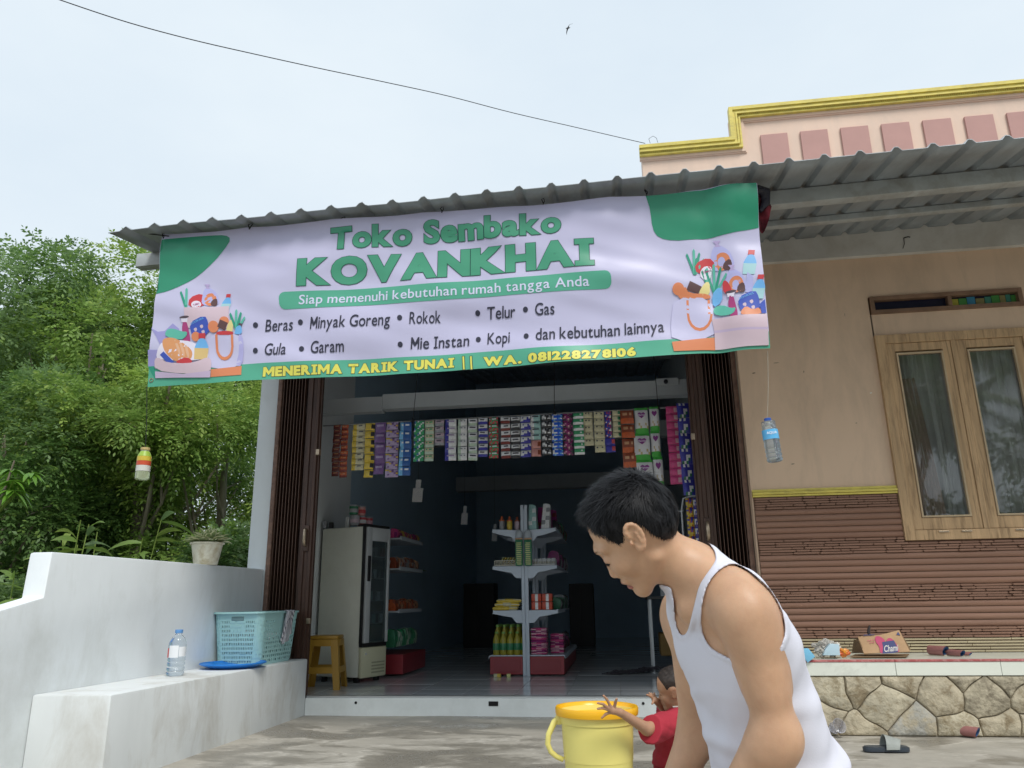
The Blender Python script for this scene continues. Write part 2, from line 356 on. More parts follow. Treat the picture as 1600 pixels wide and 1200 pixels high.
# ------------------------------------------------------------------ house on the right
YW = 5.90
m_tan = mat('tan_house_paint', (.74,.54,.385), .8, var=.05, vscale=1.1, bump=.1, bscale=10, dirt=(.54,.40,.285), damt=.65, dscale=2.4, stretch=(1.6,1,.45), thr=(.47,.72))
m_pink = mat('peach_parapet_paint', (.78,.585,.47), .75, var=.04, vscale=1.5, dirt=(.5,.42,.36), damt=.35, dscale=2.5, stretch=(1,1,.4))
m_rose = mat('rose_square_paint', (.50,.29,.26), .75, var=.05)
m_yel = mat('yellow_moulding', (.72,.60,.13), .5, var=.12, vscale=8, dirt=(.35,.28,.1), damt=.5, dscale=12, stretch=(1,1,3))
hs = thing('house', 'tan plastered house with brown ribbed stone base and peach parapet above the canopy', 'house', (3, 6, 0))
zbt = aty(1300, 372, YW).z+.12; zbb = aty(1300, 403, YW-.05).z
ztrim_t = aty(1285, 762, YW-.02).z; ztrim_b = aty(1285, 774, YW-.02).z; zter = .428
# window opening
wx0 = aty(1365, 525, YW).x; wz0 = aty(1412, 845, YW).z; wz1 = aty(1370, 526, YW).z; wx0b = aty(1412, 845, YW).x
wx0 = (wx0+wx0b)/2
tz0 = aty(1362, 492, YW).z; tz1 = aty(1358, 465, YW).z; tx0 = aty(1359, 478, YW).x
wx1 = wx0+(aty(1517, 700, YW).x-wx0)*2
wl = MB(); xr = 5.2; yb_ = YW+.14
XH = .992
wl.box((XH, YW, zter), (wx0, yb_, 3.9)); wl.box((wx0, YW, zter), (wx1, yb_, wz0)); wl.box((wx0, YW, wz1), (tx0, yb_, tz0)) if tx0 > wx0 else None
wl.box((wx0, YW, wz1+.0), (wx1, yb_, tz0)); wl.box((wx1, YW, zter), (xr, yb_, 3.9)); wl.box((wx0, YW, tz1), (wx1, yb_, 3.9))
obj('wall', wl, m_tan, hs)
wl = MB(); wl.box((1.165, YW-.05, zbb), (xr, YW-.002, zbt)); obj('wall_beam', wl, m_beam, hs, bevel=.004)
for (px, py, w_, h_, c) in ((1361, 614, .020, .012, 'pale'), (1256, 581, .008, .022, 'dark'), (1213, 567, .05, .006, 'dark'), (1320, 492, .004, .03, 'dark'), (1178, 583, .03, .012, 'dark'), (1239, 725, .03, .008, 'dark'), (1338, 661, .012, .008, 'dark')):
    q = aty(px, py, YW-.0012); p = MB(); p.add([(q.x-w_/2, YW-.0012, q.z-h_*.2), (q.x-w_*.1, YW-.0012, q.z-h_/2), (q.x+w_/2, YW-.0012, q.z+h_*.1), (q.x+w_*.15, YW-.0012, q.z+h_/2), (q.x-w_*.3, YW-.0012, q.z+h_*.35)], [(0,1,2,3,4)]); obj('wall_mark', p, mat('chip_'+c, (.75,.72,.66) if c == 'pale' else (.26,.19,.14), .9), hs)
# mouldings
for k, (a, b_, dpt) in enumerate(((0,.26,.028),(.30,.62,.036),(.66,1,.024))):
    z0 = ztrim_b+(ztrim_t-ztrim_b)*a; z1 = ztrim_b+(ztrim_t-ztrim_b)*b_
    for (xa, xb) in ((XH+.004, wx0-.002), (wx1+.01, xr)):
        p = MB(); p.box((xa, YW-dpt, z0), (xb, YW-.001, z1)); obj('moulding', p, m_yel, hs, bevel=.003, smooth=40)
# window
m_wood = mat('weathered_window_wood', (.52,.345,.19), .7, var=.22, vscale=16, stretch=(1.2,1,.09), dirt=(.20,.125,.065), damt=.75, dscale=30, bump=.3, bscale=70, thr=(.50,.66))
m_woodp = mat('peeling_window_wood', (.43,.36,.26), .7, var=.25, vscale=8, dirt=(.17,.11,.06), damt=.8, dscale=9, bump=.2, bscale=40)
m_glass = mat('window_glass', (.8,.85,.85), .015, trans=1.0, ior=1.55, spec=.8)
m_curt = mat('grey_curtain', (.66,.61,.58), .9, var=.1, vscale=3, transl=.2)
m_curt2 = mat('brown_curtain', (.42,.30,.25), .9, var=.15)
def frame(mb, x0, x1, z0, z1, t_, y0, y1, tb=None):
    tb = tb or t_
    mb.box((x0, y0, z0), (x0+t_, y1, z1)); mb.box((x1-t_, y0, z0), (x1, y1, z1)); mb.box((x0+t_, y0, z0), (x1-t_, y1, z0+tb)); mb.box((x0+t_, y0, z1-t_), (x1-t_, y1, z1))
win = obj('window', (lambda p: (frame(p, wx0, wx1, wz0, wz1, .07, YW-.035, YW+.08), p)[1])(MB()), m_wood, hs, bevel=.004)
mid = aty(1492, 523, YW).x; 
xm = (wx0+wx1)/2
sx0 = wx0+.058
ps = MB(); ps.box((xm-.02, YW-.03, wz0+.071), (xm+.02, YW+.075, wz1-.071)); obj('mullion', ps, m_wood, win, bevel=.003)
for k, (xa, xb) in enumerate(((wx0+.072, xm-.022), (xm+.022, wx1-.072))):
    p = MB(); frame(p, xa, xb, wz0+.072, wz1-.072, .062, YW-.024, YW+.02, .085)
    obj('sash', p, m_wood, win, bevel=.004)
    p = MB(); frame(p, xa+.064, xb-.064, wz0+.159, wz1-.149, .012, YW-.032, YW-.006); obj('glazing_bead', p, mat('pale_bead', (.5,.38,.24), .6, var=.2), win)
    p = MB(); p.box((xa+.058, YW-.003, wz0+.15), (xb-.058, YW+.003, wz1-.14)); obj('pane', p, m_glass, win)
    for hx in (xa+.19, xb-.12):
        p = MB(); p.bbox((hx-.035, YW-.044, wz0+.048), (hx+.035, YW-.036, wz0+.062), .003); obj('hinge', p, m_brass, win)
p = MB(); p.grid(120, 4, lambda a, b_: (wx0+.08+a*(wx1-wx0-.16), YW+.075+.026*math.sin(a*58+1.5*math.sin(a*9+b_*1.2))+.01*math.sin(a*170+b_), wz0+.06+b_*(wz1-wz0-.11))); obj('curtain', p, m_curt, win, smooth=60)
p = MB(); p.grid(30, 6, lambda a, b_: (wx0+.10+a*.16+.07*(1-b_), YW+.035+.012*math.sin(a*30+b_), wz0+.06+b_*(wz1-wz0-.11)*.8)); obj('curtain', p, m_curt2, win, smooth=60)
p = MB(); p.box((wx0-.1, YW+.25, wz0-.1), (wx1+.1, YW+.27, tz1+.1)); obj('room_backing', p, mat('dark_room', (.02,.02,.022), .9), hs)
# transom window above
txm = aty(1483, 470, YW).x
trn = obj('transom_window', (lambda p: (frame(p, tx0, wx1, tz0, tz1, .032, YW-.02, YW+.08), p.box((txm-.014, YW-.018, tz0+.034), (txm+.014, YW+.07, tz1-.034)), p)[2])(MB()), mat('transom_wood', (.22,.13,.08), .6, var=.25, vscale=8), hs, bevel=.003)
p = MB(); p.box((tx0+.033, YW+.03, tz0+.033), (txm-.015, YW+.034, tz1-.033)); obj('pane', p, mat('dark_blue_pane', (.012,.014,.035), .15), trn)
m_sticker = [mat('sticker_%s' % n_, c, .6) for n_, c in (('yellow', (.42,.38,.05)), ('green', (.06,.25,.05)), ('blue', (.04,.22,.35)), ('olive', (.25,.22,.08)), ('teal', (.05,.22,.16)))]
xx = txm+.03; i = 0
while xx < wx1-.06:
    ww = rnd(.03, .07); p = MB(); p.box((xx, YW+.024, tz0+.036), (xx+ww, YW+.029, tz1-.036-rnd(0,.02))); obj('window_sticker', p, m_sticker[i % 5], trn); xx += ww+.004; i += 1 if rnd(0,1) > .3 else 2
p = MB(); p.box((txm+.015, YW+.03, tz0+.033), (wx1-.033, YW+.034, tz1-.033)); obj('pane', p, MATS['dark_blue_pane'], trn)
# cable and spots under the beam
p = MB(); q = aty(1412, 372, YW-.052); p.tube([q, q+Vector((.03,-.01,.004)), q+Vector((.045,-.01,.0))], .004, 6); p.tube([q, q+Vector((-.004,-.008,-.05)), q+Vector((-.02,-.004,-.09))], .0025, 5); obj('cable_stub', p, MATS['black_hole'], hs)
# ribbed brown wall cladding: smooth courses and bands of split strips
m_plank = mat('brown_cladding_course', (.28,.15,.10), .65, var=.12, vscale=3, stretch=(.5,1,6), bump=.12, bscale=20, dirt=(.24,.16,.12), damt=.4, dscale=2, thr=(.45,.75))
m_splitm = mat('brown_split_strip', (.265,.145,.098), .7, var=.15, vscale=3, stretch=(.5,1,6), bump=.12)
zc0 = aty(1500, 996, YW-.02).z; zc = ztrim_b-.004
bk = MB(); bk.box((XH+.01, YW-.008, zc0), (wx0-.002, YW-.001, ztrim_b)); bk.box((wx0-.002, YW-.008, zc0), (wx1+.01, YW-.001, wz0-.001)); bk.box((wx1+.01, YW-.008, zc0), (xr, YW-.001, ztrim_b)); obj('cladding_backing', bk, mat('cladding_joint', (.17,.095,.065), .9), hs)
rows = []; split = MB()
pattern = ['s']*5+['p']*5+['s']*6+['p']*5+['s']*6+['p']*4+['s']*4
unit = {'s': .019, 'p': .047}; tot = sum(unit[c] for c in pattern); sc = (zc-zc0)/tot; zz = zc
segs = ((XH+.012, xr),)
for c in pattern:
    h = unit[c]*sc; z1_ = zz-.002; z0_ = zz-h+.003; zz -= h
    under_win = z1_ < wz0-.001
    spans = [(XH+.012, xr)] if under_win else [(XH+.012, wx0-.004), (wx1+.012, xr)]
    for (xa, xb) in spans:
        if c == 'p':
            p = MB(); nseg = 12; wav = rnd(0, 9)
            def fn(a, b_, xa=xa, xb=xb, z0_=z0_, z1_=z1_, wav=wav):
                x = xa+a*(xb-xa); return (x, YW-.012-.010*math.sin(min(1, b_*1.0)*math.pi)**.3, z0_+b_*(z1_-z0_)+.0006*math.sin(x*3+wav))
            p.grid(nseg, 4, fn); obj('cladding_course', p, m_plank, hs, smooth=70)
        else:
            x = xa
            while x < xb-.02:
                L_ = rnd(.07, .26); x2 = min(xb, x+L_); dd = rnd(.010, .024); tip = min(.012, (x2-x)*.2); zj = rnd(-.001,.0015)
                split.prism([(x, z0_+(z1_-z0_)*.5), (x+tip, z1_+zj), (x2-tip, z1_+zj), (x2, z0_+(z1_-z0_)*.5), (x2-tip, z0_+zj), (x+tip, z0_+zj)], lambda a, b_, d_: (a, YW-.006-d_, b_), 0, dd); x = x2-.004
                if x2 >= xb: break
o = obj('split_strips', split, m_splitm, hs); o['kind'] = 'stuff'
# beige strip tiles at the foot
m_beige = mat('beige_strip_tile', (.50,.42,.27), .6, var=.15, vscale=5, stretch=(.4,1,2), dirt=(.3,.24,.15), damt=.6, dscale=4)
bh = (zc0-zter)/5
bk = MB(); bk.box((XH+.01, YW-.006, zter), (xr, YW-.001, zc0-.001)); obj('skirting_backing', bk, MATS['cladding_joint'], hs)
for r_ in range(5):
    x = XH+.012; fst = rnd(.1,.4)
    while x < xr-.05:
        x2 = min(xr, x+fst); fst = .4; p = MB(); p.box((x, YW-.022-.004*(r_ % 2), zter+.002+bh*r_+.002), (x2-.003, YW-.0065, zter+bh*(r_+1)-.003)); obj('skirting_tile', p, m_beige, hs, bevel=.002); x = x2
# parapet above the roof
YP = 6.3
def pz(px, py): return aty(px, py, YP).z
pxl = aty(1003, 250, YP).x; pz1 = pz(1003, 236); pxs = aty(1143, 205, YP).x; pz2 = pz(1135, 178)
par = MB(); xr2 = 6.0
par.prism([(pxl, 3.3), (xr2, 3.3), (xr2, pz2-.01), (pxs, pz2-.01), (pxs, pz1-.01), (pxl, pz1-.01)], lambda a, b_, d: (a, YP+d, b_), 0, .15)
pobj = obj('parapet', par, m_pink, hs)
# stepped yellow cornice: three profiles, following the step
def stepstrip(off0, off1, dep0, dep1, m_, name):
    p = MB(); o0, o1 = off0, off1
    poly = [(pxl-.02, pz1-o0), (pxs+o0*0-.0-o0*0+0, pz1-o0), (pxs, pz1-o0)]
    up_ = [(pxl-.02, pz1-o0), (pxs+o0, pz1-o0), (pxs+o0, pz2-o0), (xr2, pz2-o0)]
    dn_ = [(xr2, pz2-o1), (pxs+o1, pz2-o1), (pxs+o1, pz1-o1), (pxl-.02, pz1-o1)]
    for i in range(3):
        a0, a1 = up_[i], up_[i+1]; b0, b1_ = dn_[3-i], dn_[2-i]
        vs = [(q[0], YP-dep1, q[1]) for q in (a0,a1,b1_,b0)]+[(q[0], YP-dep0, q[1]) for q in (a0,a1,b1_,b0)]
        p.add(vs, [(0,1,2,3),(7,6,5,4),(0,4,5,1),(1,5,6,2),(2,6,7,3),(3,7,4,0)])
    return obj(name, p, m_, pobj)
for (o0, o1, dp) in ((-.02,.012,.075),(.0125,.035,.062),(.0355,.05,.070),(.0505,.062,.045),(.0625,.078,.052),):
    stepstrip(o0, o1, .0, dp, m_yel, 'cornice_moulding')
stepstrip(.0785, .105, .0, .022, m_pink, 'cornice_moulding'); stepstrip(.1055, .115, .0, .012, m_pink, 'cornice_moulding')
p = MB(); x = pxl
while x < xr2:
    zt_ = pz1 if x < pxs else pz2
    if not (pxs-.03 < x < pxs+.09): p.box((x, YP-.058, zt_-.0615), (x+.008, YP-.046, zt_-.0510))
    x += .018
o = obj('dentil_row', p, m_yel, pobj); o['kind'] = 'stuff'
for i in range(12):
    a_ = aty(1187+i*67.2, 209-5.3*i, YP); s_ = .235
    x0 = aty(1187, 210, YP).x+i*.345
    zt_ = aty(1187, 213, YP).z+.0
    if x0+s_ > xr2: break
    p = MB(); p.box((x0, YP-.022, zt_-.30), (x0+s_, YP-.001, zt_)); obj('square_panel', p, m_rose, pobj, bevel=.003)
p = MB(); q = aty(1016, 224, YP+.05); p.tube([q, q+Vector((-.01,0,.05)), q+Vector((.03,0,.075)), q+Vector((.06,0,.05)), q+Vector((.07,0,.0))], .002, 5); obj('wire_loop', p, MATS['black_hole'], pobj)

# ------------------------------------------------------------------ terrace in front of the house
YF = 5.235
ter = thing('terrace', 'raised house terrace with white tiled edge, red nosing and crazy stone face', 'terrace', (2.5, 5.5, 0))
x0t = 1.03
core = MB(); core.box((x0t+.01, YF+.02, -.1), (5.2, YW-.002, .335)); core.box((x0t+.01, YF+.018, .336), (5.2, YW-.002, zter-.006)); obj('core', core, mat('cement_joint', (.25,.21,.155), .9, var=.2, bump=.3), ter)
m_marb = mat('cream_marble_tile', (.72,.74,.66), .22, var=.05, vscale=3, dirt=(.38,.38,.34), damt=.5, dscale=3.2, thr=(.56,.7))
x = x0t; 
while x < 5.1:
    x2 = x+.6; p = MB(); p.box((x+.0015, YF, .338), (x2-.0015, YF+.017, zter-.012)); obj('edge_tile', p, m_marb, ter, bevel=.0015)
    p = MB(); p.box((x+.0015, YF-.004, zter-.0115), (x2-.0015, YF+.03, zter+.002)); obj('nosing_tile', p, mat('red_nosing', (.42,.10,.10), .4, var=.2, vscale=9, dirt=(.6,.4,.38), damt=.7, dscale=30), ter, bevel=.003)
    p = MB(); p.box((x+.0015, YF+.031, zter-.005), (x2-.0015, YW-.024, zter)); obj('floor_tile', p, m_marb, ter, bevel=.001); x = x2
# crazy stone pieces: cells cut by half planes
m_stones = [mat('stone_%s' % n_, c, .85, var=.22, vscale=9, bump=1.0, bscale=45, dirt=dc, damt=.9, dscale=dsn*1.6, thr=(.47,.62)) for n_, c, dc, dsn in (('ochre', (.44,.385,.28), (.22,.17,.10), 7), ('buff', (.47,.42,.31), (.26,.21,.13), 9), ('grey', (.38,.37,.33), (.42,.36,.25), 5), ('brown', (.42,.37,.27), (.20,.17,.12), 8))]
seeds = []; rr = random.Random(5)
for i in range(400):
    q = (rr.uniform(x0t-.3, 5.3), rr.uniform(-.06, .39))
    if all(math.hypot((q[0]-s_[0])*.85, (q[1]-s_[1])*1.15) > .165 for s_ in seeds): seeds.append(q)
def clip(poly, mx_, my_, nx_, ny_):
    out = []
    for i in range(len(poly)):
        a, b_ = poly[i], poly[(i+1) % len(poly)]
        da = (a[0]-mx_)*nx_+(a[1]-my_)*ny_; db = (b_[0]-mx_)*nx_+(b_[1]-my_)*ny_
        if da <= 0: out.append(a)
        if (da < 0) != (db < 0):
            t_ = da/(da-db); out.append((a[0]+t_*(b_[0]-a[0]), a[1]+t_*(b_[1]-a[1])))
    return out
for i, s_ in enumerate(seeds):
    poly = [(s_[0]-.5, 0.0), (s_[0]+.5, 0.0), (s_[0]+.5, .334), (s_[0]-.5, .334)]
    if s_[1] < 0 or s_[1] > .334: pass
    for j, o_ in enumerate(seeds):
        if i == j or abs(o_[0]-s_[0]) > 1: continue
        dx, dy = o_[0]-s_[0], o_[1]-s_[1]; L_ = math.hypot(dx, dy); gap = .0028
        poly = clip(poly, (s_[0]+o_[0])/2-dx/L_*gap, (s_[1]+o_[1])/2-dy/L_*gap, dx/L_, dy/L_)
        if len(poly) < 3: break
    if len(poly) < 3: continue
    poly = clip(poly, x0t, 0, -1, 0)
    if len(poly) < 3: continue
    ar = abs(sum(poly[k][0]*poly[(k+1)%len(poly)][1]-poly[(k+1)%len(poly)][0]*poly[k][1] for k in range(len(poly))))/2
    if ar < .0012: continue
    pts = []
    for k in range(len(poly)):               # joints wander: neighbours share one warp, so the joint stays thin
        b_, c = poly[k], poly[(k+1) % len(poly)]; nn_ = max(1, int(math.hypot(c[0]-b_[0], c[1]-b_[1])/.022))
        for i_ in range(nn_):
            q = (b_[0]+(c[0]-b_[0])*i_/nn_, b_[1]+(c[1]-b_[1])*i_/nn_)
            e_ = min(1, q[1]/.03, (.334-q[1])/.03); e_ = max(0, e_)
            pts.append((q[0]+.022*mnoise.noise(Vector((q[0]*8, q[1]*8, 1))), min(.334, max(0, q[1]+e_*.022*mnoise.noise(Vector((q[0]*8, q[1]*8, 5)))))))
    cx = sum(q[0] for q in pts)/len(pts); cy = sum(q[1] for q in pts)/len(pts)
    d0 = rr.uniform(.006, .016); p = MB(); n_ = len(pts)
    vs = [(q[0], YF+.021, q[1]) for q in pts]+[(cx+(q[0]-cx)*.985, YF+.009, cy+(q[1]-cy)*.985) for q in pts]+[(cx+(q[0]-cx)*.93, YF+.006-d0*.3+.006*mnoise.noise(Vector((q[0]*18, q[1]*18, 2))), cy+(q[1]-cy)*.86) for q in pts]+[(cx+(q[0]-cx)*.45, YF+.008-d0*.7+.006*mnoise.noise(Vector((q[0]*12, q[1]*12, 4))), cy+(q[1]-cy)*.45) for q in pts]+[(cx, YF+.006-d0*.7, cy)]
    fs = [tuple(range(n_))]+[(l*n_+k, l*n_+(k+1)%n_, (l+1)*n_+(k+1)%n_, (l+1)*n_+k) for l in range(3) for k in range(n_)]+[(3*n_+k, 3*n_+(k+1)%n_, 4*n_) for k in range(n_)]
    p.add(vs, fs); obj('stone', p, rr.choice(m_stones), ter, smooth=50)
# ================================================================== BANNER
YB_ = 4.275
def fold(x, z):
    v = Vector((x*.8+z*.5, z*2.6-x*.35, 2.7)); f = .030*mnoise.noise(v)
    v = Vector((x*2.2-z*1.1, z*3.6+x*1.2, 8.1)); f += .013*mnoise.noise(v)
    v = Vector((x*1.4, z*8+x*2.4, 4.1)); f += .0045*mnoise.noise(v)
    f += .009*math.exp(-((x-.62)/.06)**2) - .008*math.exp(-((x-.77)/.08)**2)
    return YB_+f*1.85
def m_print(n_, c, r=.34): return mat('print_'+n_, c, r, transl=.12, spec=.5)
P_BASE = m_print('lavender', (.60,.585,.80)); P_GREEN = m_print('green', (.035,.30,.175)); P_GRL = m_print('band_green', (.10,.43,.29)); P_TXG = m_print('letter_green', (.075,.36,.22))
P_DK = m_print('dark_teal', (.015,.09,.07)); P_INK = m_print('ink', (.035,.035,.06)); P_LW = m_print('pale_letter', (.70,.72,.92)); P_YEL = m_print('yellow', (.80,.76,.13)); P_NAVY = m_print('letter_shadow', (.04,.07,.06))
banner = thing('shop_banner', 'long lavender and green grocery banner reading KOVANKHAI tied under the canopy edge', 'banner', (-1, YB_, 2.1))
cTL = aty(255, 367, YB_); cTR = aty(1181, 289, YB_); cBL = aty(231, 604, YB_); cBR = aty(1202, 545, YB_)
def bsurf(u, v):
    a = cBL.lerp(cBR, u); b_ = cTL.lerp(cTR, u); q = a.lerp(b_, v)
    tie = abs(math.sin(u*math.pi*6.5)); z = q.z-.008*tie*v**6-.006*math.sin(u*math.pi)*(1-v)
    return (q.x, fold(q.x, z), z)
g = MB(); g.grid(300, 90, bsurf); cloth = obj('cloth', g, P_BASE, banner, smooth=80)
def drape(me_or_bm, layer, name, m_, parent=None):
    """a flat print lying on the cloth: cut into small facets so that it follows the folds"""
    bm = me_or_bm
    xs = [v.co.x for v in bm.verts]; zs = [v.co.z for v in bm.verts]
    if not xs: return
    st = .03
    for ax, lo, hi in ((0, min(xs), max(xs)), (2, min(zs), max(zs))):
        c = math.ceil(lo/st)*st
        while c < hi:
            co = [0,0,0]; co[ax] = c; no = [0,0,0]; no[ax] = 1
            bmesh.ops.bisect_plane(bm, geom=bm.verts[:]+bm.edges[:]+bm.faces[:], plane_co=co, plane_no=no); c += st
    for v in bm.verts: v.co.y = fold(v.co.x, v.co.z)-.0022-.0009*layer
    me = bpy.data.meshes.new(name); bm.to_mesh(me); bm.free(); me.materials.append(m_)
    for pl in me.polygons: pl.use_smooth = True
    o = bpy.data.objects.new(name, me); COL.objects.link(o); o.parent = banner; o.location = -banner.location
    return o
def decal(pts, m_, layer, name='printed_shape'):
    bm = bmesh.new(); q = [aty(a, b_, YB_) for a, b_ in pts]
    bm.faces.new([bm.verts.new((c.x, 0, c.z)) for c in q]); bm.normal_update(); bmesh.ops.triangulate(bm, faces=bm.faces[:])
    return drape(bm, layer, name, m_)
def smooth_poly(pts, it=2):
    for _ in range(it):
        o = []
        for i in range(len(pts)):
            a, b_ = pts[i], pts[(i+1) % len(pts)]; o += [(a[0]*.75+b_[0]*.25, a[1]*.75+b_[1]*.25), (a[0]*.25+b_[0]*.75, a[1]*.25+b_[1]*.75)]
        pts = o
    return pts
def circ(x, y, rx, ry=None, n=18, a=0):
    ry = ry or rx; return [(x+rx*math.cos(2*math.pi*i/n)*math.cos(a)-ry*math.sin(2*math.pi*i/n)*math.sin(a), y+rx*math.cos(2*math.pi*i/n)*math.sin(a)+ry*math.sin(2*math.pi*i/n)*math.cos(a)) for i in range(n)]
def text_bm(s_, offset=0., shear=0., spacing=1., res=4):
    cu = bpy.data.curves.new('t', 'FONT'); cu.body = s_; cu.offset = offset; cu.shear = shear; cu.resolution_u = res; cu.space_character = spacing; cu.fill_mode = 'FRONT'
    o = bpy.data.objects.new('t', cu); COL.objects.link(o); dg = bpy.context.evaluated_depsgraph_get(); me = bpy.data.meshes.new_from_object(o.evaluated_get(dg))
    bm = bmesh.new(); bm.from_mesh(me); bpy.data.objects.remove(o); bpy.data.curves.remove(cu); bpy.data.meshes.remove(me); return bm
CAPH = None
def cap_h():
    global CAPH
    if CAPH is None:
        bm = text_bm('H'); ys = [v.co.y for v in bm.verts]; CAPH = max(ys)-min(ys); bm.free()
    return CAPH
def grow(poly, d):
    out = []; n = len(poly)
    for i in range(n):
        p0, p1, p2 = Vector(poly[i-1]), Vector(poly[i]), Vector(poly[(i+1) % n]); a = (p1-p0).normalized(); c = (p2-p1).normalized()
        na = Vector((a.y, -a.x)); nc = Vector((c.y, -c.x)); m = (na+nc); m = m.normalized() if m.length > 1e-5 else na
        out.append(p1+m*(d/max(.55, m.dot(na))))
    return out
def glyph(ch, off, extra):
    """one letter; M and a slab-serif I are drawn by hand so that they stay open when made bold"""
    h = cap_h(); bold = off > .02
    poly = None
    if ch == 'M':
        s_ = .085+2*off; w_ = (.56 if not bold else .72)+2*off; H = h+2*off; y0 = -off
        poly = [(0,y0),(s_,y0),(s_,y0+H*.52),(w_/2,y0+H*.14 if bold else y0+H*.22),(w_-s_,y0+H*.52),(w_-s_,y0),(w_,y0),(w_,y0+H),(w_-s_*1.05,y0+H),(w_/2,y0+H*.55),(s_*1.05,y0+H),(0,y0+H)]
    elif ch == 'I':
        s_ = .09+2*off; w_ = s_*2.0 if bold else s_*2.6; t_ = .085+off*1.1; H = h+2*off; y0 = -off; a_ = (w_-s_)/2
        poly = [(0,y0),(w_,y0),(w_,y0+t_),(a_+s_,y0+t_),(a_+s_,y0+H-t_),(w_,y0+H-t_),(w_,y0+H),(0,y0+H),(0,y0+H-t_),(a_,y0+H-t_),(a_,y0+t_),(0,y0+t_)]
    if poly is None: 
        b0 = text_bm(ch, off); xs = [v.co.x for v in b0.verts]; xa = min(xs); w_ = max(xs)-xa
        if extra: b0.free(); b0 = text_bm(ch, off+extra)
        for v in b0.verts: v.co.x -= xa
        return b0, w_
    if extra: poly = grow(poly, extra)
    b0 = bmesh.new(); b0.faces.new([b0.verts.new((q[0], q[1], 0)) for q in poly]); b0.normal_update(); bmesh.ops.triangulate(b0, faces=b0.faces[:])
    return b0, w_
def layout(s_, off, extra, gap, shear=0):
    out = bmesh.new(); x = 0.
    for ch in s_:
        if ch == ' ': x += .24+off*2; continue
        b0, w_ = glyph(ch, off, extra)
        for v in b0.verts: v.co.x += x+v.co.y*shear
        me = bpy.data.meshes.new('g'); b0.to_mesh(me); b0.free(); out.from_mesh(me); bpy.data.meshes.remove(me); x += w_+gap
    return out, x-gap
def lettering(s_, x0, y0, x1, y1, cap, m_, layer, offset=0., shear=0., gap=.055, outline=None, om=None, name='lettering', **kw):
    """x0,y0 / x1,y1: baseline ends in photo pixels; cap: capital height in photo pixels. One part per word"""
    A = aty(x0, y0, YB_); B = aty(x1, y1, YB_); e1 = (B-A); wd = e1.length; e1.normalize(); e2 = Vector((-e1.z, 0, e1.x))
    hh = (aty(x0, y0-cap, YB_)-A).length
    b0, tot = layout(s_, offset, 0, gap, shear); b0.free()
    sx = wd/tot; sy = hh/(cap_h()+2*offset)
    for ex, lay_, mm, nm in (((outline, layer, om, name+'_outline'),) if outline else ())+((0, layer+1, m_, name),):
        x = 0.
        for wi, wrd in enumerate(s_.split(' ')):
            if not wrd: x += .24+offset*2; continue
            b1_, tw = layout(wrd, offset, ex, gap, shear)
            for v in b1_.verts:
                q = A+e1*((v.co.x+x)*sx)+e2*((v.co.y+offset)*sy); v.co = (q.x, 0, q.z)
            drape(b1_, lay_, nm, mm); x += tw+gap+.24+offset*2
# green corners and bottom band
decal(smooth_poly([(255,376),(255,376),(330,368),(352,367),(360,372),(350,388),(335,408),(310,430),(285,446),(264,456),(246,460.5),(246,460.5)], 1), P_GREEN, 0)
decal([(1009,305.5),(1180.3,290.5),(1183,315),(1185.7,355),(1165,360),(1140.8,364.8),(1098,371),(1061.5,373.5),(1046,372.5),(1036,370.5),(1027,366),(1021.8,359),(1018.5,348),(1017,335),(1014.7,322)], P_GREEN, 0)
decal([(233.6,577.5),(382,570.5),(700,552.5),(1047,530.6),(1200,520.5),(1202.3,546),(700,579),(231.0,605)], P_GRL, 0)
# pill
def capsule(x0, y0, x1, y1, h, rr_=.35):
    dx, dy = x1-x0, y1-y0; L_ = math.hypot(dx, dy); ux, uy = dx/L_, dy/L_; nx_, ny_ = -uy, ux; r = h*rr_; o = []
    for (cx, cy, s0, a0) in ((L_-r, h/2-r, 1, 0), (r, h/2-r, 1, 90), (r, -h/2+r, 1, 180), (L_-r, -h/2+r, 1, 270)):
        for k in range(5):
            a = R(a0+22.5*k); p_, q_ = cx+r*math.cos(a), cy+r*math.sin(a); o.append((x0+ux*p_+nx_*q_, y0+uy*p_+ny_*q_))
    return o
decal(capsule(438, 471.8, 955, 437.2, 27), P_GRL, 0, 'printed_ribbon')
lettering('Toko Sembako', 516, 391, 877, 363.8, 33, P_TXG, 1, offset=.045, gap=.03, outline=.018, om=P_DK)
lettering('KOVANKHAI', 465, 448.5, 929, 415.8, 41, P_TXG, 1, offset=.062, gap=.02, outline=.014, om=P_DK)
def rot_rect(cx, cy, w_, h_): 
    a = -.067; return [(cx+x*math.cos(a)-y*math.sin(a), cy+x*math.sin(a)+y*math.cos(a)) for x, y in ((-w_/2,-h_/2),(w_/2,-h_/2),(w_/2,h_/2),(-w_/2,h_/2))]
lettering('Siap memenuhi kebutuhan rumah tangga Anda', 468, 477, 921, 447.8, 14.6, P_LW, 1.5, offset=.010, gap=.085)
for s_, bx, by, x0, y0, x1, y1 in (('Beras',400.7,509,415.5,519.2,457.5,516.2),('Minyak Goreng',470,504,485,515,609,507.5),('Rokok',624.3,496,639,505.4,687,502.4),('Telur',745.5,487.5,760,497.5,804.7,495),('Gas',821,483.5,836,493,866.4,491),('Gula',401.5,549.5,415.5,557,448,555),('Garam',472,545.7,485.5,552.5,537,549.5),('Mie Instan',624.6,537.3,640.5,544.6,731.9,539),('Kopi',746.5,528.8,761,537,796,534.8),('dan kebutuhan lainnya',822,524.6,837,531.6,1038,518.5)):
    decal(circ(bx, by, 3.9, 4.4), P_INK, 1, 'bullet_dot'); lettering(s_, x0, y0, x1, y1, 18.5, P_INK, 1, offset=.008, shear=.05, gap=.07)
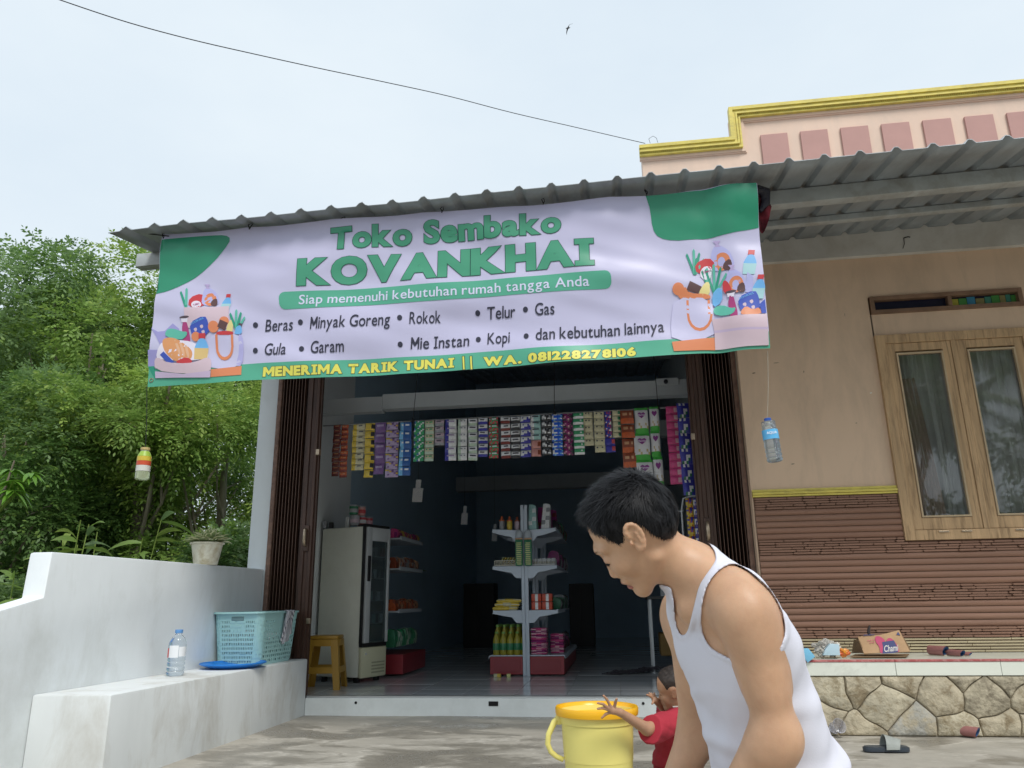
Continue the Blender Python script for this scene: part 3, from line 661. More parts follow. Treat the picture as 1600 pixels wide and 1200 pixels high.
lettering('MENERIMA TARIK TUNAI', 413, 590.3, 709, 573.5, 15.0, P_YEL, 2, offset=.06, gap=.045, outline=.03, om=P_NAVY)
lettering('WA. 081228278106', 755, 572, 994, 557.5, 14.5, P_YEL, 2, offset=.06, gap=.045, outline=.03, om=P_NAVY)
for xx in (724, 736): decal(rot_rect(xx, 566.5, 4.6, 23), P_NAVY, 2, 'lettering_outline'); decal(rot_rect(xx, 566.5, 2.6, 21), P_YEL, 3, 'lettering')
# grocery pictures (generic bags, bread, bottles, leeks)
C_ = dict(bag=(.68,.53,.60), bag2=(.60,.48,.66), tote=(.62,.60,.82), tote2=(.48,.46,.78), orange=(.76,.26,.12), bread=(.72,.33,.14), bread2=(.75,.45,.28), red=(.60,.05,.06), plum=(.42,.05,.20), blue=(.05,.10,.50), sky=(.18,.48,.85), juice=(.72,.52,.22), leek=(.03,.33,.22), leek2=(.12,.50,.38), lav=(.36,.34,.66), dark=(.10,.07,.09), choc=(.12,.06,.06), yellow=(.80,.70,.30), white=(.80,.76,.88), film=(.50,.50,.82), mint=(.40,.66,.70), lilac=(.52,.42,.68))
PM = {k: m_print('art_'+k, v) for k, v in C_.items()}
def LP(a, b_): return (230+a*.15, 430+b_*.15)
def RP(a, b_): return (1040+a*.1583, 370+b_*.1583)
lay = [1.0]
def art(T, c, pts, sm=1, step=.12):
    pts = [T(*p_) for p_ in pts]
    if sm: pts = smooth_poly(pts, sm)
    lay[0] += step; decal(pts, PM[c], lay[0], 'printed_grocery')
def leek(T, x, y, n_=5, s_=1, flip=1):
    for k, (dx, dy, c) in enumerate([(-70,-190,'leek'),(-10,-230,'leek2'),(40,-200,'leek'),(80,-150,'leek2'),(15,-150,'leek')][:n_]):
        art(T, c, [(x-14,y),(x+14,y),(x+flip*dx*s_+12,y+dy*s_+10),(x+flip*dx*s_,y+dy*s_-10),(x+flip*dx*s_-12,y+dy*s_+10)], 0)
def donut(T, x, y, r):
    art(T, 'orange', circ(x, y, r, r*1.15), 0); art(T, 'film', circ(x-r*.08, y, r*.45, r*.6), 0)
def jar(T, x, y, s_=1):
    art(T, 'plum', [(x-25*s_,y-150*s_),(x+25*s_,y-150*s_),(x+45*s_,y-60*s_),(x+62*s_,y+20*s_),(x+60*s_,y+75*s_),(x-20*s_,y+75*s_)], 1); art(T, 'white', [(x-38*s_,y-185*s_),(x+38*s_,y-190*s_),(x+30*s_,y-140*s_),(x-30*s_,y-140*s_)], 0); art(T, 'dark', circ(x, y-190*s_, 52*s_, 14*s_, a=-.1), 0)
def cookies(T, x, y, s_=1):
    art(T, 'blue', [(x-95*s_,y-60*s_),(x+70*s_,y-140*s_),(x+110*s_,y-70*s_),(x+120*s_,y+60*s_),(x-60*s_,y+90*s_)], 1)
    for dx, dy in ((-30,10),(35,-20),(50,35)): art(T, 'bag', [(x+dx*s_-20*s_,y+dy*s_-10*s_),(x+dx*s_+15*s_,y+dy*s_-25*s_),(x+dx*s_+22*s_,y+dy*s_+5*s_),(x+dx*s_,y+dy*s_+22*s_)], 1)
    a_, b_ = T(x-75*s_, y-40*s_); c_, d_ = T(x+62*s_, y-98*s_); lettering('cookies', a_, b_, c_, d_, 4.5, PM['sky'], lay[0]+.3, name='lettering')
def bottle2(T, x, y, s_=1, lean=0, juice='mint', cap='red'):
    f = lambda a, b_: (x+a*s_+lean*(-b_)*.4*s_, y+b_*s_)
    art(T, 'sky', [f(-32,-110),f(32,-110),f(75,-20),f(75,10),f(-75,10),f(-75,-20)], 1); art(T, juice, [f(-78,0),f(78,0),f(70,130),f(-70,130)], 0); art(T, cap, [f(-38,-165),f(38,-165),f(38,-108),f(-38,-108)], 0)
def pouch(T, x, y, s_=1):
    art(T, 'film', [(x-30*s_,y-140*s_),(x+30*s_,y-140*s_),(x+130*s_,y-60*s_),(x+170*s_,y+100*s_),(x-60*s_,y+110*s_),(x-60*s_,y-40*s_)], 2); donut(T, x+45*s_, y+20*s_, 75*s_)
    art(T, 'lilac', [(x-40*s_,y-185*s_),(x+32*s_,y-180*s_),(x+8*s_,y-150*s_),(x+35*s_,y-125*s_),(x-25*s_,y-125*s_),(x-12*s_,y-150*s_)], 0)
    art(T, 'choc', [(x+50*s_,y+100*s_),(x+60*s_,y+30*s_),(x+120*s_,y-5*s_),(x+140*s_,y+60*s_),(x+125*s_,y+110*s_)], 1)
# left cluster
art(LP, 'lav', [(60,560),(130,600),(200,590),(280,510),(350,570),(330,640),(160,740),(110,640)], 0); art(LP, 'lav', [(30,790),(140,790),(110,900),(95,960),(20,955)], 0); art(LP, 'leek', [(18,955),(90,955),(95,1085),(60,1040)], 0)
leek(LP, 425, 350, 2, .9); art(LP, 'red', [(450,240),(570,185),(610,260),(600,340),(445,345)], 1); art(LP, 'white', circ(525, 315, 50, 42), 0)
a_, b_ = LP(495, 332); c_, d_ = LP(560, 315); lettering('YUMMY', a_, b_, c_, d_, 3.2, PM['plum'], 4, name='lettering')
pouch(LP, 625, 240, .82); bottle2(LP, 830, 300, .62, .5); 
art(LP, 'bag', [(405,350),(610,345),(860,325),(870,560),(410,560)], 0)
art(LP, 'tote', [(640,620),(1000,620),(1010,760),(1005,960),(680,990),(640,900)], 1); art(LP, 'tote2', [(960,620),(1005,640),(1020,760),(1005,955),(930,955),(975,800)], 1); art(LP, 'orange', [(680,990),(1000,955),(1000,1050),(675,1070)], 0)
jar(LP, 405, 640, 1.0); cookies(LP, 550, 570, 1.0); art(LP, 'orange', circ(525, 650, 45, 50), 0); art(LP, 'orange', circ(820, 490, 50, 48), 0); art(LP, 'orange', circ(710, 550, 55, 62), 0)
art(LP, 'choc', [(780,475),(860,510),(825,590),(750,550)], 0); art(LP, 'yellow', [(890,460),(915,520),(905,610),(850,600),(840,570)], 1); art(LP, 'red', [(745,600),(850,590),(915,600),(910,632),(735,635)], 1)
leek(LP, 950, 590, 4, .95, 1); art(LP, 'sky', [(930,600),(940,550),(985,530),(1000,560),(1000,625),(925,625)], 1); art(LP, 'dark', [(970,510),(1008,515),(1000,540),(965,532)], 0)
for k in range(9):
    t0 = math.pi*k/8; t1 = math.pi*(k+1)/8
    if k == 0: art(LP, 'orange', [(728,630),(752,630),(752,760),(728,760)], 0); art(LP, 'orange', [(888,630),(912,630),(914,760),(890,760)], 0); continue
    f = lambda t_, r: (820-math.cos(t_)*r, 760+math.sin(t_)*r*1.45)
    t0 = math.pi*(k-1)/8; t1 = math.pi*k/8; art(LP, 'orange', [f(t0,93),f(t1,93),f(t1,69),f(t0,69)], 0)
art(LP, 'leek2', [(210,600),(250,565),(320,575),(385,600),(440,600),(430,650),(370,690),(215,655)], 1)
art(LP, 'white', [(120,830),(190,690),(420,690),(520,720),(660,820),(640,900),(130,900)], 1)
art(LP, 'bread', [(180,690),(230,660),(330,670),(470,770),(500,830),(480,900),(330,920),(250,860),(200,790)], 2)
for k in range(3): art(LP, 'bread2', [(300+55*k,690+25*k),(325+55*k,690+25*k),(375+45*k,800+20*k),(370+45*k,870+10*k),(345+45*k,800+20*k)], 1)
art(LP, 'blue', [(160,845),(200,810),(310,920),(280,928),(230,920)], 0); bottle2(LP, 585, 770, .92, .15, 'juice'); art(LP, 'red', [(320,930),(350,900),(440,865),(500,905),(480,935)], 1)
art(LP, 'bag', [(100,870),(170,880),(230,925),(450,935),(560,905),(650,860),(690,900),(680,1030),(400,1040),(95,1000)], 1); art(LP, 'bag2', [(98,1010),(400,1040),(682,1005),(675,1075),(98,1078)], 0)
# right cluster
lay[0] = 1.0
bottle2(RP, 830, 270, .85, .35); art(RP, 'film', [(800,360),(860,400),(855,560),(780,560)], 0)
pouch(RP, 510, 220, 1.05); leek(RP, 290, 370, 5, 1.1); art(RP, 'red', [(285,260),(430,180),(500,260),(440,320),(310,365)], 1); art(RP, 'white', [(340,345),(370,290),(420,270),(470,290),(450,440),(350,400)], 1)
a_, b_ = RP(370, 355); c_, d_ = RP(455, 328); lettering('YUMMY', a_, b_, c_, d_, 3.2, PM['plum'], 4, name='lettering')
leek(RP, 420, 480, 3, .8); leek(RP, 490, 560, 4, 1.3)
art(RP, 'yellow', [(320,560),(390,440),(440,430),(440,570),(360,580)], 1); art(RP, 'choc', [(240,435),(360,490),(320,560),(205,525)], 0)
art(RP, 'orange', circ(125, 515, 58, 62), 0); art(RP, 'orange', [(110,570),(190,480),(230,560),(440,555),(450,610),(160,620)], 1)
art(RP, 'tote', [(90,590),(460,600),(480,820),(485,1000),(60,1045),(50,840)], 1)
for a_, b_ in (((205,622),(228,622)),((415,612),(440,612))): art(RP, 'orange', [a_,b_,(b_[0]+5,760),(a_[0]+5,760)], 0)
for k in range(8):
    f = lambda t_, r: (328-math.cos(t_)*r*1.0+10, 760+math.sin(t_)*r*1.35); t0 = math.pi*k/8; t1 = math.pi*(k+1)/8; art(RP, 'orange', [f(t0,128),f(t1,128),f(t1,105),f(t0,105)], 0)
art(RP, 'orange', [(60,1045),(485,992),(490,1120),(80,1140)], 0)
pouch(RP, 650, 460, .95); bottle2(RP, 915, 520, .8, .4); art(RP, 'red', [(560,440),(600,430),(650,520),(640,570),(570,560)], 1); art(RP, 'sky', [(460,560),(520,490),(560,520),(560,640),(470,700)], 1)
jar(RP, 640, 740, 1.0); cookies(RP, 800, 680, 1.05); art(RP, 'orange', [(730,760),(780,700),(850,740),(920,710),(940,790),(740,800)], 1); art(RP, 'blue', [(920,680),(972,630),(985,770),(940,775)], 0)
art(RP, 'leek2', [(470,760),(480,690),(560,670),(640,720),(690,710),(660,780),(560,790)], 1)
art(RP, 'bag', [(455,815),(990,778),(1000,920),(480,930)], 0); art(RP, 'bag2', [(478,925),(1000,912),(1001,935),(482,950)], 0); art(RP, 'bag', [(482,950),(1001,935),(1010,1085),(490,1118)], 0)
# hem, eyelets, ties
for px, py in ((237.5,594.5),(1196,539)):
    q = aty(px, py, YB_); y = fold(q.x, q.z)-.004
    e = MB(); e.tube([(q.x+.012*math.cos(a), y, q.z+.012*math.sin(a)) for a in [i*math.pi/6 for i in range(13)]], .003, 6, cap=False); obj('eyelet', e, m_brass, banner, smooth=60)
m_cord = mat('black_cord', (.015,.015,.018), .7)
for px, py, dx in ((256,368,-20),(390,353,3),(535,343,2),(690,327,2),(848,314,1),(1009,300,-4),(1178,290,3)):
    q = aty(px, py+4, YB_); qt = aty(px+dx*.4, py-10, YB_+.02)
    e = MB(); e.tube([q+Vector((.004,-.012,-.004)), q+Vector((0,-.016,.01)), q+Vector((-.006,-.012,.02)), Vector((qt.x, 4.34, qt.z)), q+Vector((.012,-.006,.012)), q+Vector((.003,-.012,-.012))], .0035, 5); obj('tie_cord', e, m_cord, banner)
e = MB(); q = aty(230, 365, YB_-.01); q2 = aty(264, 369, YB_-.01); e.tube([q, q2], .004, 6); obj('tie_cord', e, m_cord, banner)
# red and dark rag tucked behind the banner's right end
rg = MB()
q = aty(1190, 315, 4.45)
rg.grid(10, 14, lambda a, b_: (q.x-.06+a*.10+.02*math.sin(b_*9), q.y+.02*math.sin(a*9+b_*5), q.z+.09-.30*b_*(.7+.3*math.sin(a*4))))
tag(obj('cloth_scrap', rg, mat('dark_red_cloth', (.16,.02,.03), .8, var=.9, vscale=12), smooth=80), 'dark red scrap of cloth tucked behind the right end of the banner', 'cloth')
rg = MB(); rg.tube([aty(1182,296,4.40), aty(1196,300,4.42), aty(1196,318,4.44), aty(1188,330,4.42)], [.03,.035,.03,.012], 8)
tag(obj('plastic_bag', rg, mat('black_plastic_bag', (.02,.018,.03), .25, bump=.8, bscale=60), smooth=60), 'crumpled black plastic bag stuck in the canopy corner above the banner', 'bag')
# ================================================================== INSIDE THE SHOP
ORD = ['first','second','third','fourth','fifth','sixth','seventh','eighth','ninth','tenth','eleventh','twelfth']
MC = {}
def cm(name, c, r=.45, **k):
    if name not in MC: MC[name] = mat('pack_'+name, c, r, **k)
    return MC[name]
pal = dict(maroon=(.16,.03,.025), dkred=(.10,.03,.025), orange=(.42,.09,.03), cream=(.48,.45,.30), yellow=(.55,.40,.05), peach=(.45,.25,.14), purple=(.15,.08,.22), lilac=(.33,.26,.40), blue=(.03,.10,.30), skyb=(.15,.38,.62), green=(.04,.28,.12), white=(.62,.63,.66), pgreen=(.40,.50,.40), pinkgrey=(.42,.33,.38), navy=(.04,.04,.28), red=(.40,.05,.06), black=(.03,.03,.035), pink=(.45,.05,.17), pinkl=(.55,.33,.38), teal=(.28,.46,.45), royal=(.02,.10,.55), magenta=(.20,.02,.12), brown=(.20,.05,.025), dkgreen=(.03,.16,.08), lemon=(.5,.5,.2), grey=(.25,.26,.28), salmon=(.5,.24,.22), ink=(.05,.05,.07))
def C(n_): return cm(n_, tuple(min(.8, v*1.25) for v in pal[n_]), .28, bump=.35, bscale=70, var=.15, vscale=40)
YR = 6.26
zrod = [aty(515, 665, YR), aty(1052, 637, YR)]
def rodz(x): t_ = (x-zrod[0].x)/(zrod[1].x-zrod[0].x); return zrod[0].z+(zrod[1].z-zrod[0].z)*t_
rod = thing('display_rod', 'thin metal rod hung on wires across the shop entrance carrying rows of sachets', 'rod', (-1, YR, rodz(-1)))
p = MB(); p.tube([aty(505, 665.5, YR), aty(1090, 634.5, YR)], .006, 8); obj('rod', p, mat('dull_steel', (.30,.31,.32), .4, metal=.7), rod, smooth=60)
for px in (645, 1028, 866):
    q = aty(px, 660-.05*(px-500), YR); p = MB(); p.tube([(q.x, YR, rodz(q.x)-.01), (q.x+.002, YR+.18, 3.0), (q.x, YR+.32, roofz(YR+.32))], .003, 6); obj('hanging_wire', p, m_cord, rod)
    p = MB(); p.tube([(q.x-.012, YR-.004, rodz(q.x)-.01), (q.x+.004, YR-.012, rodz(q.x)), (q.x, YR+.004, rodz(q.x)+.03)], [.010,.014,.005], 6); obj('knot', p, m_cord, rod)
def sachet_mesh(w_, h_, cols, pat, seed=0):
    """pillow pouch with crimped edges; printed bands and marks are faces of their own colour"""
    nx, ny = 6, 5; p = MB(); rr = random.Random(seed)
    def fn(a, b_):
        e = min(1, min(a, 1-a)*5)*min(1, min(b_, 1-b_)*5)
        return ((a-.5)*w_*(.985 if 0 < b_ < 1 else 1), -.010*e*(1+.3*math.sin(a*7+seed))-.001, -b_*h_)
    vs = [fn(i/nx, j/ny) for j in range(ny+1) for i in range(nx+1)]; fs = []; mi = []
    for j in range(ny):
        for i in range(nx):
            fs.append((j*(nx+1)+i, (j+1)*(nx+1)+i, (j+1)*(nx+1)+i+1, j*(nx+1)+i+1))
            m_ = 0
            if pat == 'band' and j >= 3: m_ = 1
            if pat == 'side' and i < 2: m_ = 1
            if pat == 'top' and j < 2: m_ = 1
            if pat == 'wave' and (j+ (i//2)) >= 4 and j < 5: m_ = 1
            if pat == 'face' and i >= 4 and 1 <= j <= 3: m_ = 2
            if pat in ('band','side','wave','plain','top') and 1 <= i <= 4 and j == (1 if pat != 'top' else 3) and rr.random() < .8: m_ = 2
            if pat == 'mix': m_ = rr.choice((0,0,1,2))
            mi.append(m_)
    p.v = vs; p.f = fs; p.mi = mi
    me = mesh_from('sachet', p, [C(c) for c in cols]); me.shade_smooth(); return me
strips = [ # px left, px right, y top, y bottom, count, colours (main, second, print), pattern, label
 (521,533.5,664,744,11,('maroon','dkred','peach'),'band','narrow dark red sachet strip at the far left end of the hanging rod'),
 (533.5,545.5,664,746,10,('orange','maroon','peach'),'band','narrow orange red sachet strip, second from the left end of the rod'),
 (551.5,571.5,663,735,8,('cream','yellow','ink'),'side','pale cream and yellow sachet strip in the left part of the rod'),
 (571.5,586.5,661.5,746.5,7,('yellow','peach','black'),'face','yellow sachet strip with peach faces beside the pale cream one'),
 (586.5,603.5,660.5,742,5,('purple','lilac','lilac'),'plain','plain purple sachet strip between the yellow and lilac strips'),
 (604,624,660,746,7,('lilac','yellow','purple'),'mix','lilac and yellow patterned sachet strip left of the blue one'),
 (625,643.5,660,743,6,('blue','skyb','white'),'side','blue sachet strip with white triangles left of the knotted wire'),
 (647,663.5,658,721.5,6,('green','blue','white'),'mix','bright green sachet strip just right of the knotted wire'),
 (664,679,657.5,721,6,('cream','pgreen','green'),'band','cream and soft green sachet strip beside the bright green one'),
 (680,694.5,656.5,696,4,('pinkgrey','grey','ink'),'band','short pinkish grey sachet strip with a wide gap beneath it'),
 (695.5,713.5,655.5,720,6,('white','navy','lilac'),'side','white sachet strip with a navy left edge'),
 (715.5,730,655,719.5,6,('white','pgreen','grey'),'side','white sachet strip with a pale green left edge'),
 (731.5,746,654.5,719.5,6,('white','pgreen','ink'),'band','white sachet strip with soft green lower bands'),
 (747.5,762,653.5,714,6,('white','navy','ink'),'band','white sachet strip with deep blue lower bands left of the red green one'),
 (764,779,652.5,716,6,('red','green','white'),'mix','red and green sachet strip in the middle of the rod'),
 (782,797,652,716.5,6,('white','maroon','ink'),'band','white sachet strip with maroon lower bands'),
 (798,812.5,651.5,716.5,6,('white','black','ink'),'band','white sachet strip with black lower bands'),
 (813,829,650.5,715,6,('white','navy','navy'),'wave','white sachet strip with blue wave print'),
 (828.5,844.5,649,687,4,('teal','white','ink'),'side','short pale teal sachet strip above the salmon packets'),
 (830,845.5,688,714,2,('salmon','pinkl','brown'),'face','pair of salmon pink sachets under the pale teal strip'),
 (846,860.5,648,712,6,('black','grey','white'),'mix','black sachet strip with silver marks'),
 (861.5,878.5,647.5,712.5,6,('royal','skyb','white'),'mix','vivid blue sachet strip beside the black one'),
 (879,894,646.5,711.5,6,('magenta','black','pinkl'),'mix','dark magenta sachet strip right of the vivid blue one'),
 (895,911.5,645.5,710.5,7,('green','white','white'),'band','green and white banded sachet strip'),
 (911,926,644,697,5,('cream','grey','ink'),'plain','shorter cream sachet strip beside the green banded one'),
 (927,943.5,643.5,707,6,('cream','pgreen','ink'),'plain','longer cream sachet strip left of the blue bordered one'),
 (944,954.5,643,684,4,('navy','white','red'),'mix','narrow blue and white sachet strip in four small packets'),
 (945,961,684.5,707,2,('navy','white','red'),'face','pair of wider blue bordered sachets at the strip end'),
 (956,969,641.5,684,5,('cream','green','dkgreen'),'face','cream sachet strip with small green leaves'),
 (968.5,990,641.5,731,4,('brown','orange','peach'),'band','brown and orange noodle sachet strip above the boy'),
 (1039,1058,635,757,10,('pink','red','pinkl'),'face','long bright pink sachet strip near the right folding door'),
 (1056,1076,630,775,6,('navy','dkgreen','white'),'mix','dark blue and green detergent strip touching the right folding door'),
]
for k, (xa, xb, yt, yb2, n_, cols, pat, lab) in enumerate(strips):
    yy_ = YR-.012-.006*(k % 2)-(.02 if xa > 1030 else 0)
    a_ = aty((xa+xb)/2, yt, yy_); lo = aty((xa+xb)/2, yb2, yy_); w_ = aty(xb, yt, yy_).x-aty(xa, yt, yy_).x; h_ = (a_.z-lo.z)/n_
    st_ = thing('sachet_strip', lab, 'sachets', (a_.x, yy_, a_.z), 'sachet strips hanging from the rod')
    me = sachet_mesh(w_*.97, h_*.985, cols, pat, k)
    for j in range(n_):
        o = bpy.data.objects.new('sachet', me); COL.objects.link(o); o.parent = st_; o.location = (rnd(-.0015,.0015), rnd(-.002,.002), -h_*j); o.rotation_euler = (rnd(-.2,.14), rnd(-.03,.03), rnd(-.2,.2))
    if a_.z < rodz(a_.x)-.03:
        pass
# diaper packs: white and green, printed heart shape and small lettering
def flat_text(s_, w_, h_, m_, name, parent, loc, off=.02, ry=0):
    bm = text_bm(s_, off); xs = [v.co.x for v in bm.verts]; ys = [v.co.y for v in bm.verts]; xa, xb, ya, yb3 = min(xs), max(xs), min(ys), max(ys)
    for v in bm.verts: v.co = ((v.co.x-(xa+xb)/2)/(xb-xa)*w_, 0, (v.co.y-(ya+yb3)/2)/(yb3-ya)*h_)
    me = bpy.data.meshes.new(name); bm.to_mesh(me); bm.free(); me.materials.append(m_)
    o = bpy.data.objects.new(name, me); COL.objects.link(o); o.parent = parent; o.location = loc; o.rotation_euler = (0, ry, 0); return o
def diaper(px0, px1, y0, y1, lab, txt=True):
    a_ = aty(px0, y0, YR-.02); b2 = aty(px1, y1, YR-.02); w_ = b2.x-a_.x; h_ = a_.z-b2.z
    t_ = thing('diaper_pack', lab, 'diaper pack', ((a_.x+b2.x)/2, YR-.02, a_.z), 'diaper packs hanging from the rod')
    p = MB(); nx, ny = 8, 10; p.mi = []
    for j in range(ny+1):
        for i in range(nx+1):
            a, b_ = i/nx, j/ny; e = min(1, min(a,1-a)*4)*min(1, min(b_,1-b_)*5); p.v.append(((a-.5)*w_, -.03*e-.004*math.sin(a*9+j), -b_*h_))
    for j in range(ny):
        for i in range(nx): p.f.append((j*(nx+1)+i,(j+1)*(nx+1)+i,(j+1)*(nx+1)+i+1,j*(nx+1)+i+1)); p.mi.append(1 if (j >= 8 or j == 0) else (2 if (j in (6,7) and (i*3+j) % 4 == 0) else 0))
    me = mesh_from('pouch', p, [cm('pack_white', (.66,.66,.68), .35), cm('leaf_green', (.06,.38,.06), .4), cm('giraffe', (.5,.4,.2), .4)]); me.shade_smooth(); obj('pouch', me, None, t_, world=False)
    hb = [(0,-.9),(-.8,-.1),(-.95,.45),(-.6,.85),(-.2,.75),(0,.5),(.2,.75),(.6,.85),(.95,.45),(.8,-.1)]
    p = MB(); p.prism(hb, lambda a, b_, d: (a*w_*.30, -.040-d, -h_*.32+b_*h_*.13), 0, .001); obj('heart_print', p, cm('plum', (.20,.03,.20), .4), t_, world=False)
    if txt: flat_text('Merries', w_*.52, h_*.07, cm('pale', (.7,.6,.75), .4), 'lettering', t_, (0, -.0425, -h_*.31))
    return t_
diaper(991, 1014, 638, 678, 'white and green diaper pack, top of the front column above the boy')
diaper(990, 1017, 678, 719, 'white and green diaper pack, middle of the front column above the boy')
diaper(994, 1022, 719, 762, 'white and green diaper pack, lowest of the front column, touching the hair outline')
diaper(1014, 1031, 636, 674, 'narrow white and green diaper pack at the top right of the diaper columns', False)
diaper(1016, 1033, 674, 714, 'narrow white and green diaper pack in the middle right of the diaper columns', False)
diaper(1020, 1038, 714, 762, 'green topped diaper pack with a grey picture, lowest on the right', False)

# ---- cooler
m_ivory = mat('ivory_enamel', (.79,.79,.69), .4, var=.04, vscale=2, dirt=(.5,.48,.38), damt=.3)
m_blackp = mat('black_plastic', (.012,.012,.014), .35)
m_frosty = mat('cooler_glass', (.35,.42,.44), .05, trans=.9, ior=1.4)
m_silver = mat('silver_frame', (.60,.62,.63), .35, metal=.3)
CA = R(70); fr = thing('cooler', 'ivory glass door drinks cooler standing beside the yellow stool', 'cooler', (-2.335, 6.965, zf), rz=0)
ux = Vector((math.cos(CA), math.sin(CA), 0)); vx = Vector((-math.sin(CA), math.cos(CA), 0))   # ux along the door, vx into the cabinet depth
FH = 1.375; FW = .36; FD = .52
def fx(a, b_, c): q = Vector((-2.335, 6.965, zf))+ux*a+vx*b_; return (q.x, q.y, q.z+c)
def fbox(mb, lo, hi, r=0):
    t_ = MB(); t_.bbox(lo, hi, r) if r else t_.box(lo, hi); mb.add([fx(*v) for v in t_.v], t_.f)
p = MB(); fbox(p, (0, .03, .045), (FW, FD, FH), .012); obj('cabinet', p, m_ivory, fr, smooth=40)
for ff in ((.02,.05),(FW-.06,.05),(.02,.42)): p = MB(); fbox(p, (ff[0], ff[1], 0), (ff[0]+.04, ff[1]+.04, .044)); obj('foot', p, m_blackp, fr)
p = MB(); fbox(p, (.0, -.012, .04), (FW, .028, .30), .012); 
obj('base_panel', p, mat('ivory_base', (.62,.60,.42), .4), fr, smooth=40)
for k in range(4):
    p = MB(); fbox(p, (.14, -.0145, .075+.028*k), (.33, -.0125, .088+.028*k)); obj('vent_slot', p, mat('ivory_groove', (.36,.35,.24), .6), fr)
q = fx(.05, -.016, .245); p = MB(); p.lathe([(.011,0),(.009,.006)], n=12, xf=Matrix.Translation(q) @ Matrix.Rotation(R(90), 4, 'X')); obj('lock', p, m_steel if 'm_steel' in globals() else m_silver, fr)
p = MB(); fbox(p, (0, -.006, .302), (FW, .028, .335)); fbox(p, (-.003, .0, .335), (.012, .028, FH)); obj('gasket', p, m_blackp, fr)
p = MB(); fbox(p, (.014, -.02, .337), (.085, .012, FH-.006), .004); fbox(p, (FW-.03, -.02, .337), (FW, .012, FH-.006), .004); fbox(p, (.086, -.02, FH-.13), (FW-.031, .012, FH-.006), .004); dr = obj('door', p, m_silver, fr, smooth=40)
p = MB(); fbox(p, (.086, -.008, .337), (FW-.031, -.004, FH-.131)); obj('pane', p, m_frosty, dr)
p = MB(); fbox(p, (.022, -.032, FH-.50), (.06, -.0205, FH-.27), .004); obj('handle', p, m_blackp, dr)
p = MB(); fbox(p, (.0, -.006, FH+.0005), (FW, .09, FH+.02)); obj('top_trim', p, m_blackp, fr)
p = MB(); fbox(p, (.02, .0285, .345), (FW-.02, .0295, FH-.01)); obj('interior_back', p, mat('cooler_inside', (.10,.13,.15), .7), fr)
for k in range(4):
    zz_ = .50+.2*k; p = MB(); fbox(p, (.03, .002, zz_), (FW-.03, .028, zz_+.006)); obj('rack', p, m_silver, fr)
    for j in range(4):
        if (k+j) % 3 == 2: continue
        w2 = .045; p = MB(); fbox(p, (.10+j*.055, .004, zz_+.008), (.10+j*.055+w2, .026, zz_+.008+.08), .006); 
        q = tag(obj('drink_cup', p, cm(('grey','teal','brown','white')[(j+k)%4], pal[('grey','teal','brown','white')[(j+k)%4]])), 'small %s cup behind the cooler glass, %s rack up, %s from the handle' % (('grey','teal','brown','white')[(j+k)%4], ORD[k], ORD[j]), 'cup', 'cups inside the cooler')
# things on the cooler: small jars and cup noodles
ytop = zf+FH+.021
def canister(x, y, z, r, h, c1, c2, lab, grp, lid='grey', nm='canister', cat='canister'):
    t_ = thing(nm, lab, cat, (x, y, z), grp)
    p = MB(); p.lathe([(r*.9, 0), (r, .01), (r*1.05, h*.92), (r*1.05, h)], n=16); obj('body', p, C(c1), t_, smooth=50, world=False)
    p = MB(); p.lathe([(r*1.03, h*.28), (r*1.07, h*.30), (r*1.08, h*.70), (r*1.05, h*.72)], n=16); obj('label_band', p, C(c2), t_, smooth=50, world=False)
    p = MB(); p.lathe([(r*1.12, h), (r*1.12, h+.012), (r*.9, h+.016), (0, h+.016)], n=16); obj('lid', p, C(lid), t_, smooth=50, world=False)
    return t_
def fz(a, b_): return fx(a, b_, 0)[:2]
for i, (a, b_, lv, c1, c2, lab) in enumerate(((.06,.18,0,'grey','pinkgrey','cup noodle tub with red print, lower left on the cooler'),(.16,.18,0,'red','white','red and white cup noodle tub, lower middle on the cooler'),(.26,.18,0,'red','pinkl','pinkish cup noodle tub, lower right on the cooler'),(.06,.20,1,'dkgreen','grey','greenish cup noodle tub stacked on the left of the cooler'),(.17,.20,1,'salmon','red','salmon cup noodle tub stacked on top in the middle'))):
    x, y = fz(a, b_); canister(x, y, ytop+lv*.098, .042, .08, c1, c2, lab, 'cup noodles on the cooler', nm='noodle_cup', cat='cup noodles')
for px, h_, c in ((508, .07, 'grey'), (518, .055, 'black'), (544, .10, 'white')):
    q = aty(px, 812, 7.16); p = MB(); p.bbox((q.x-.02, q.y-.02, ytop-.012), (q.x+.02, q.y+.02, ytop-.012+h_), .006)
    tag(obj('small_box', p, C(c)), {'grey':'small grey box standing at the left rear of the cooler top','black':'tiny black box on the cooler top','white':'pale upright box beside the cup noodles'}[c], 'box')
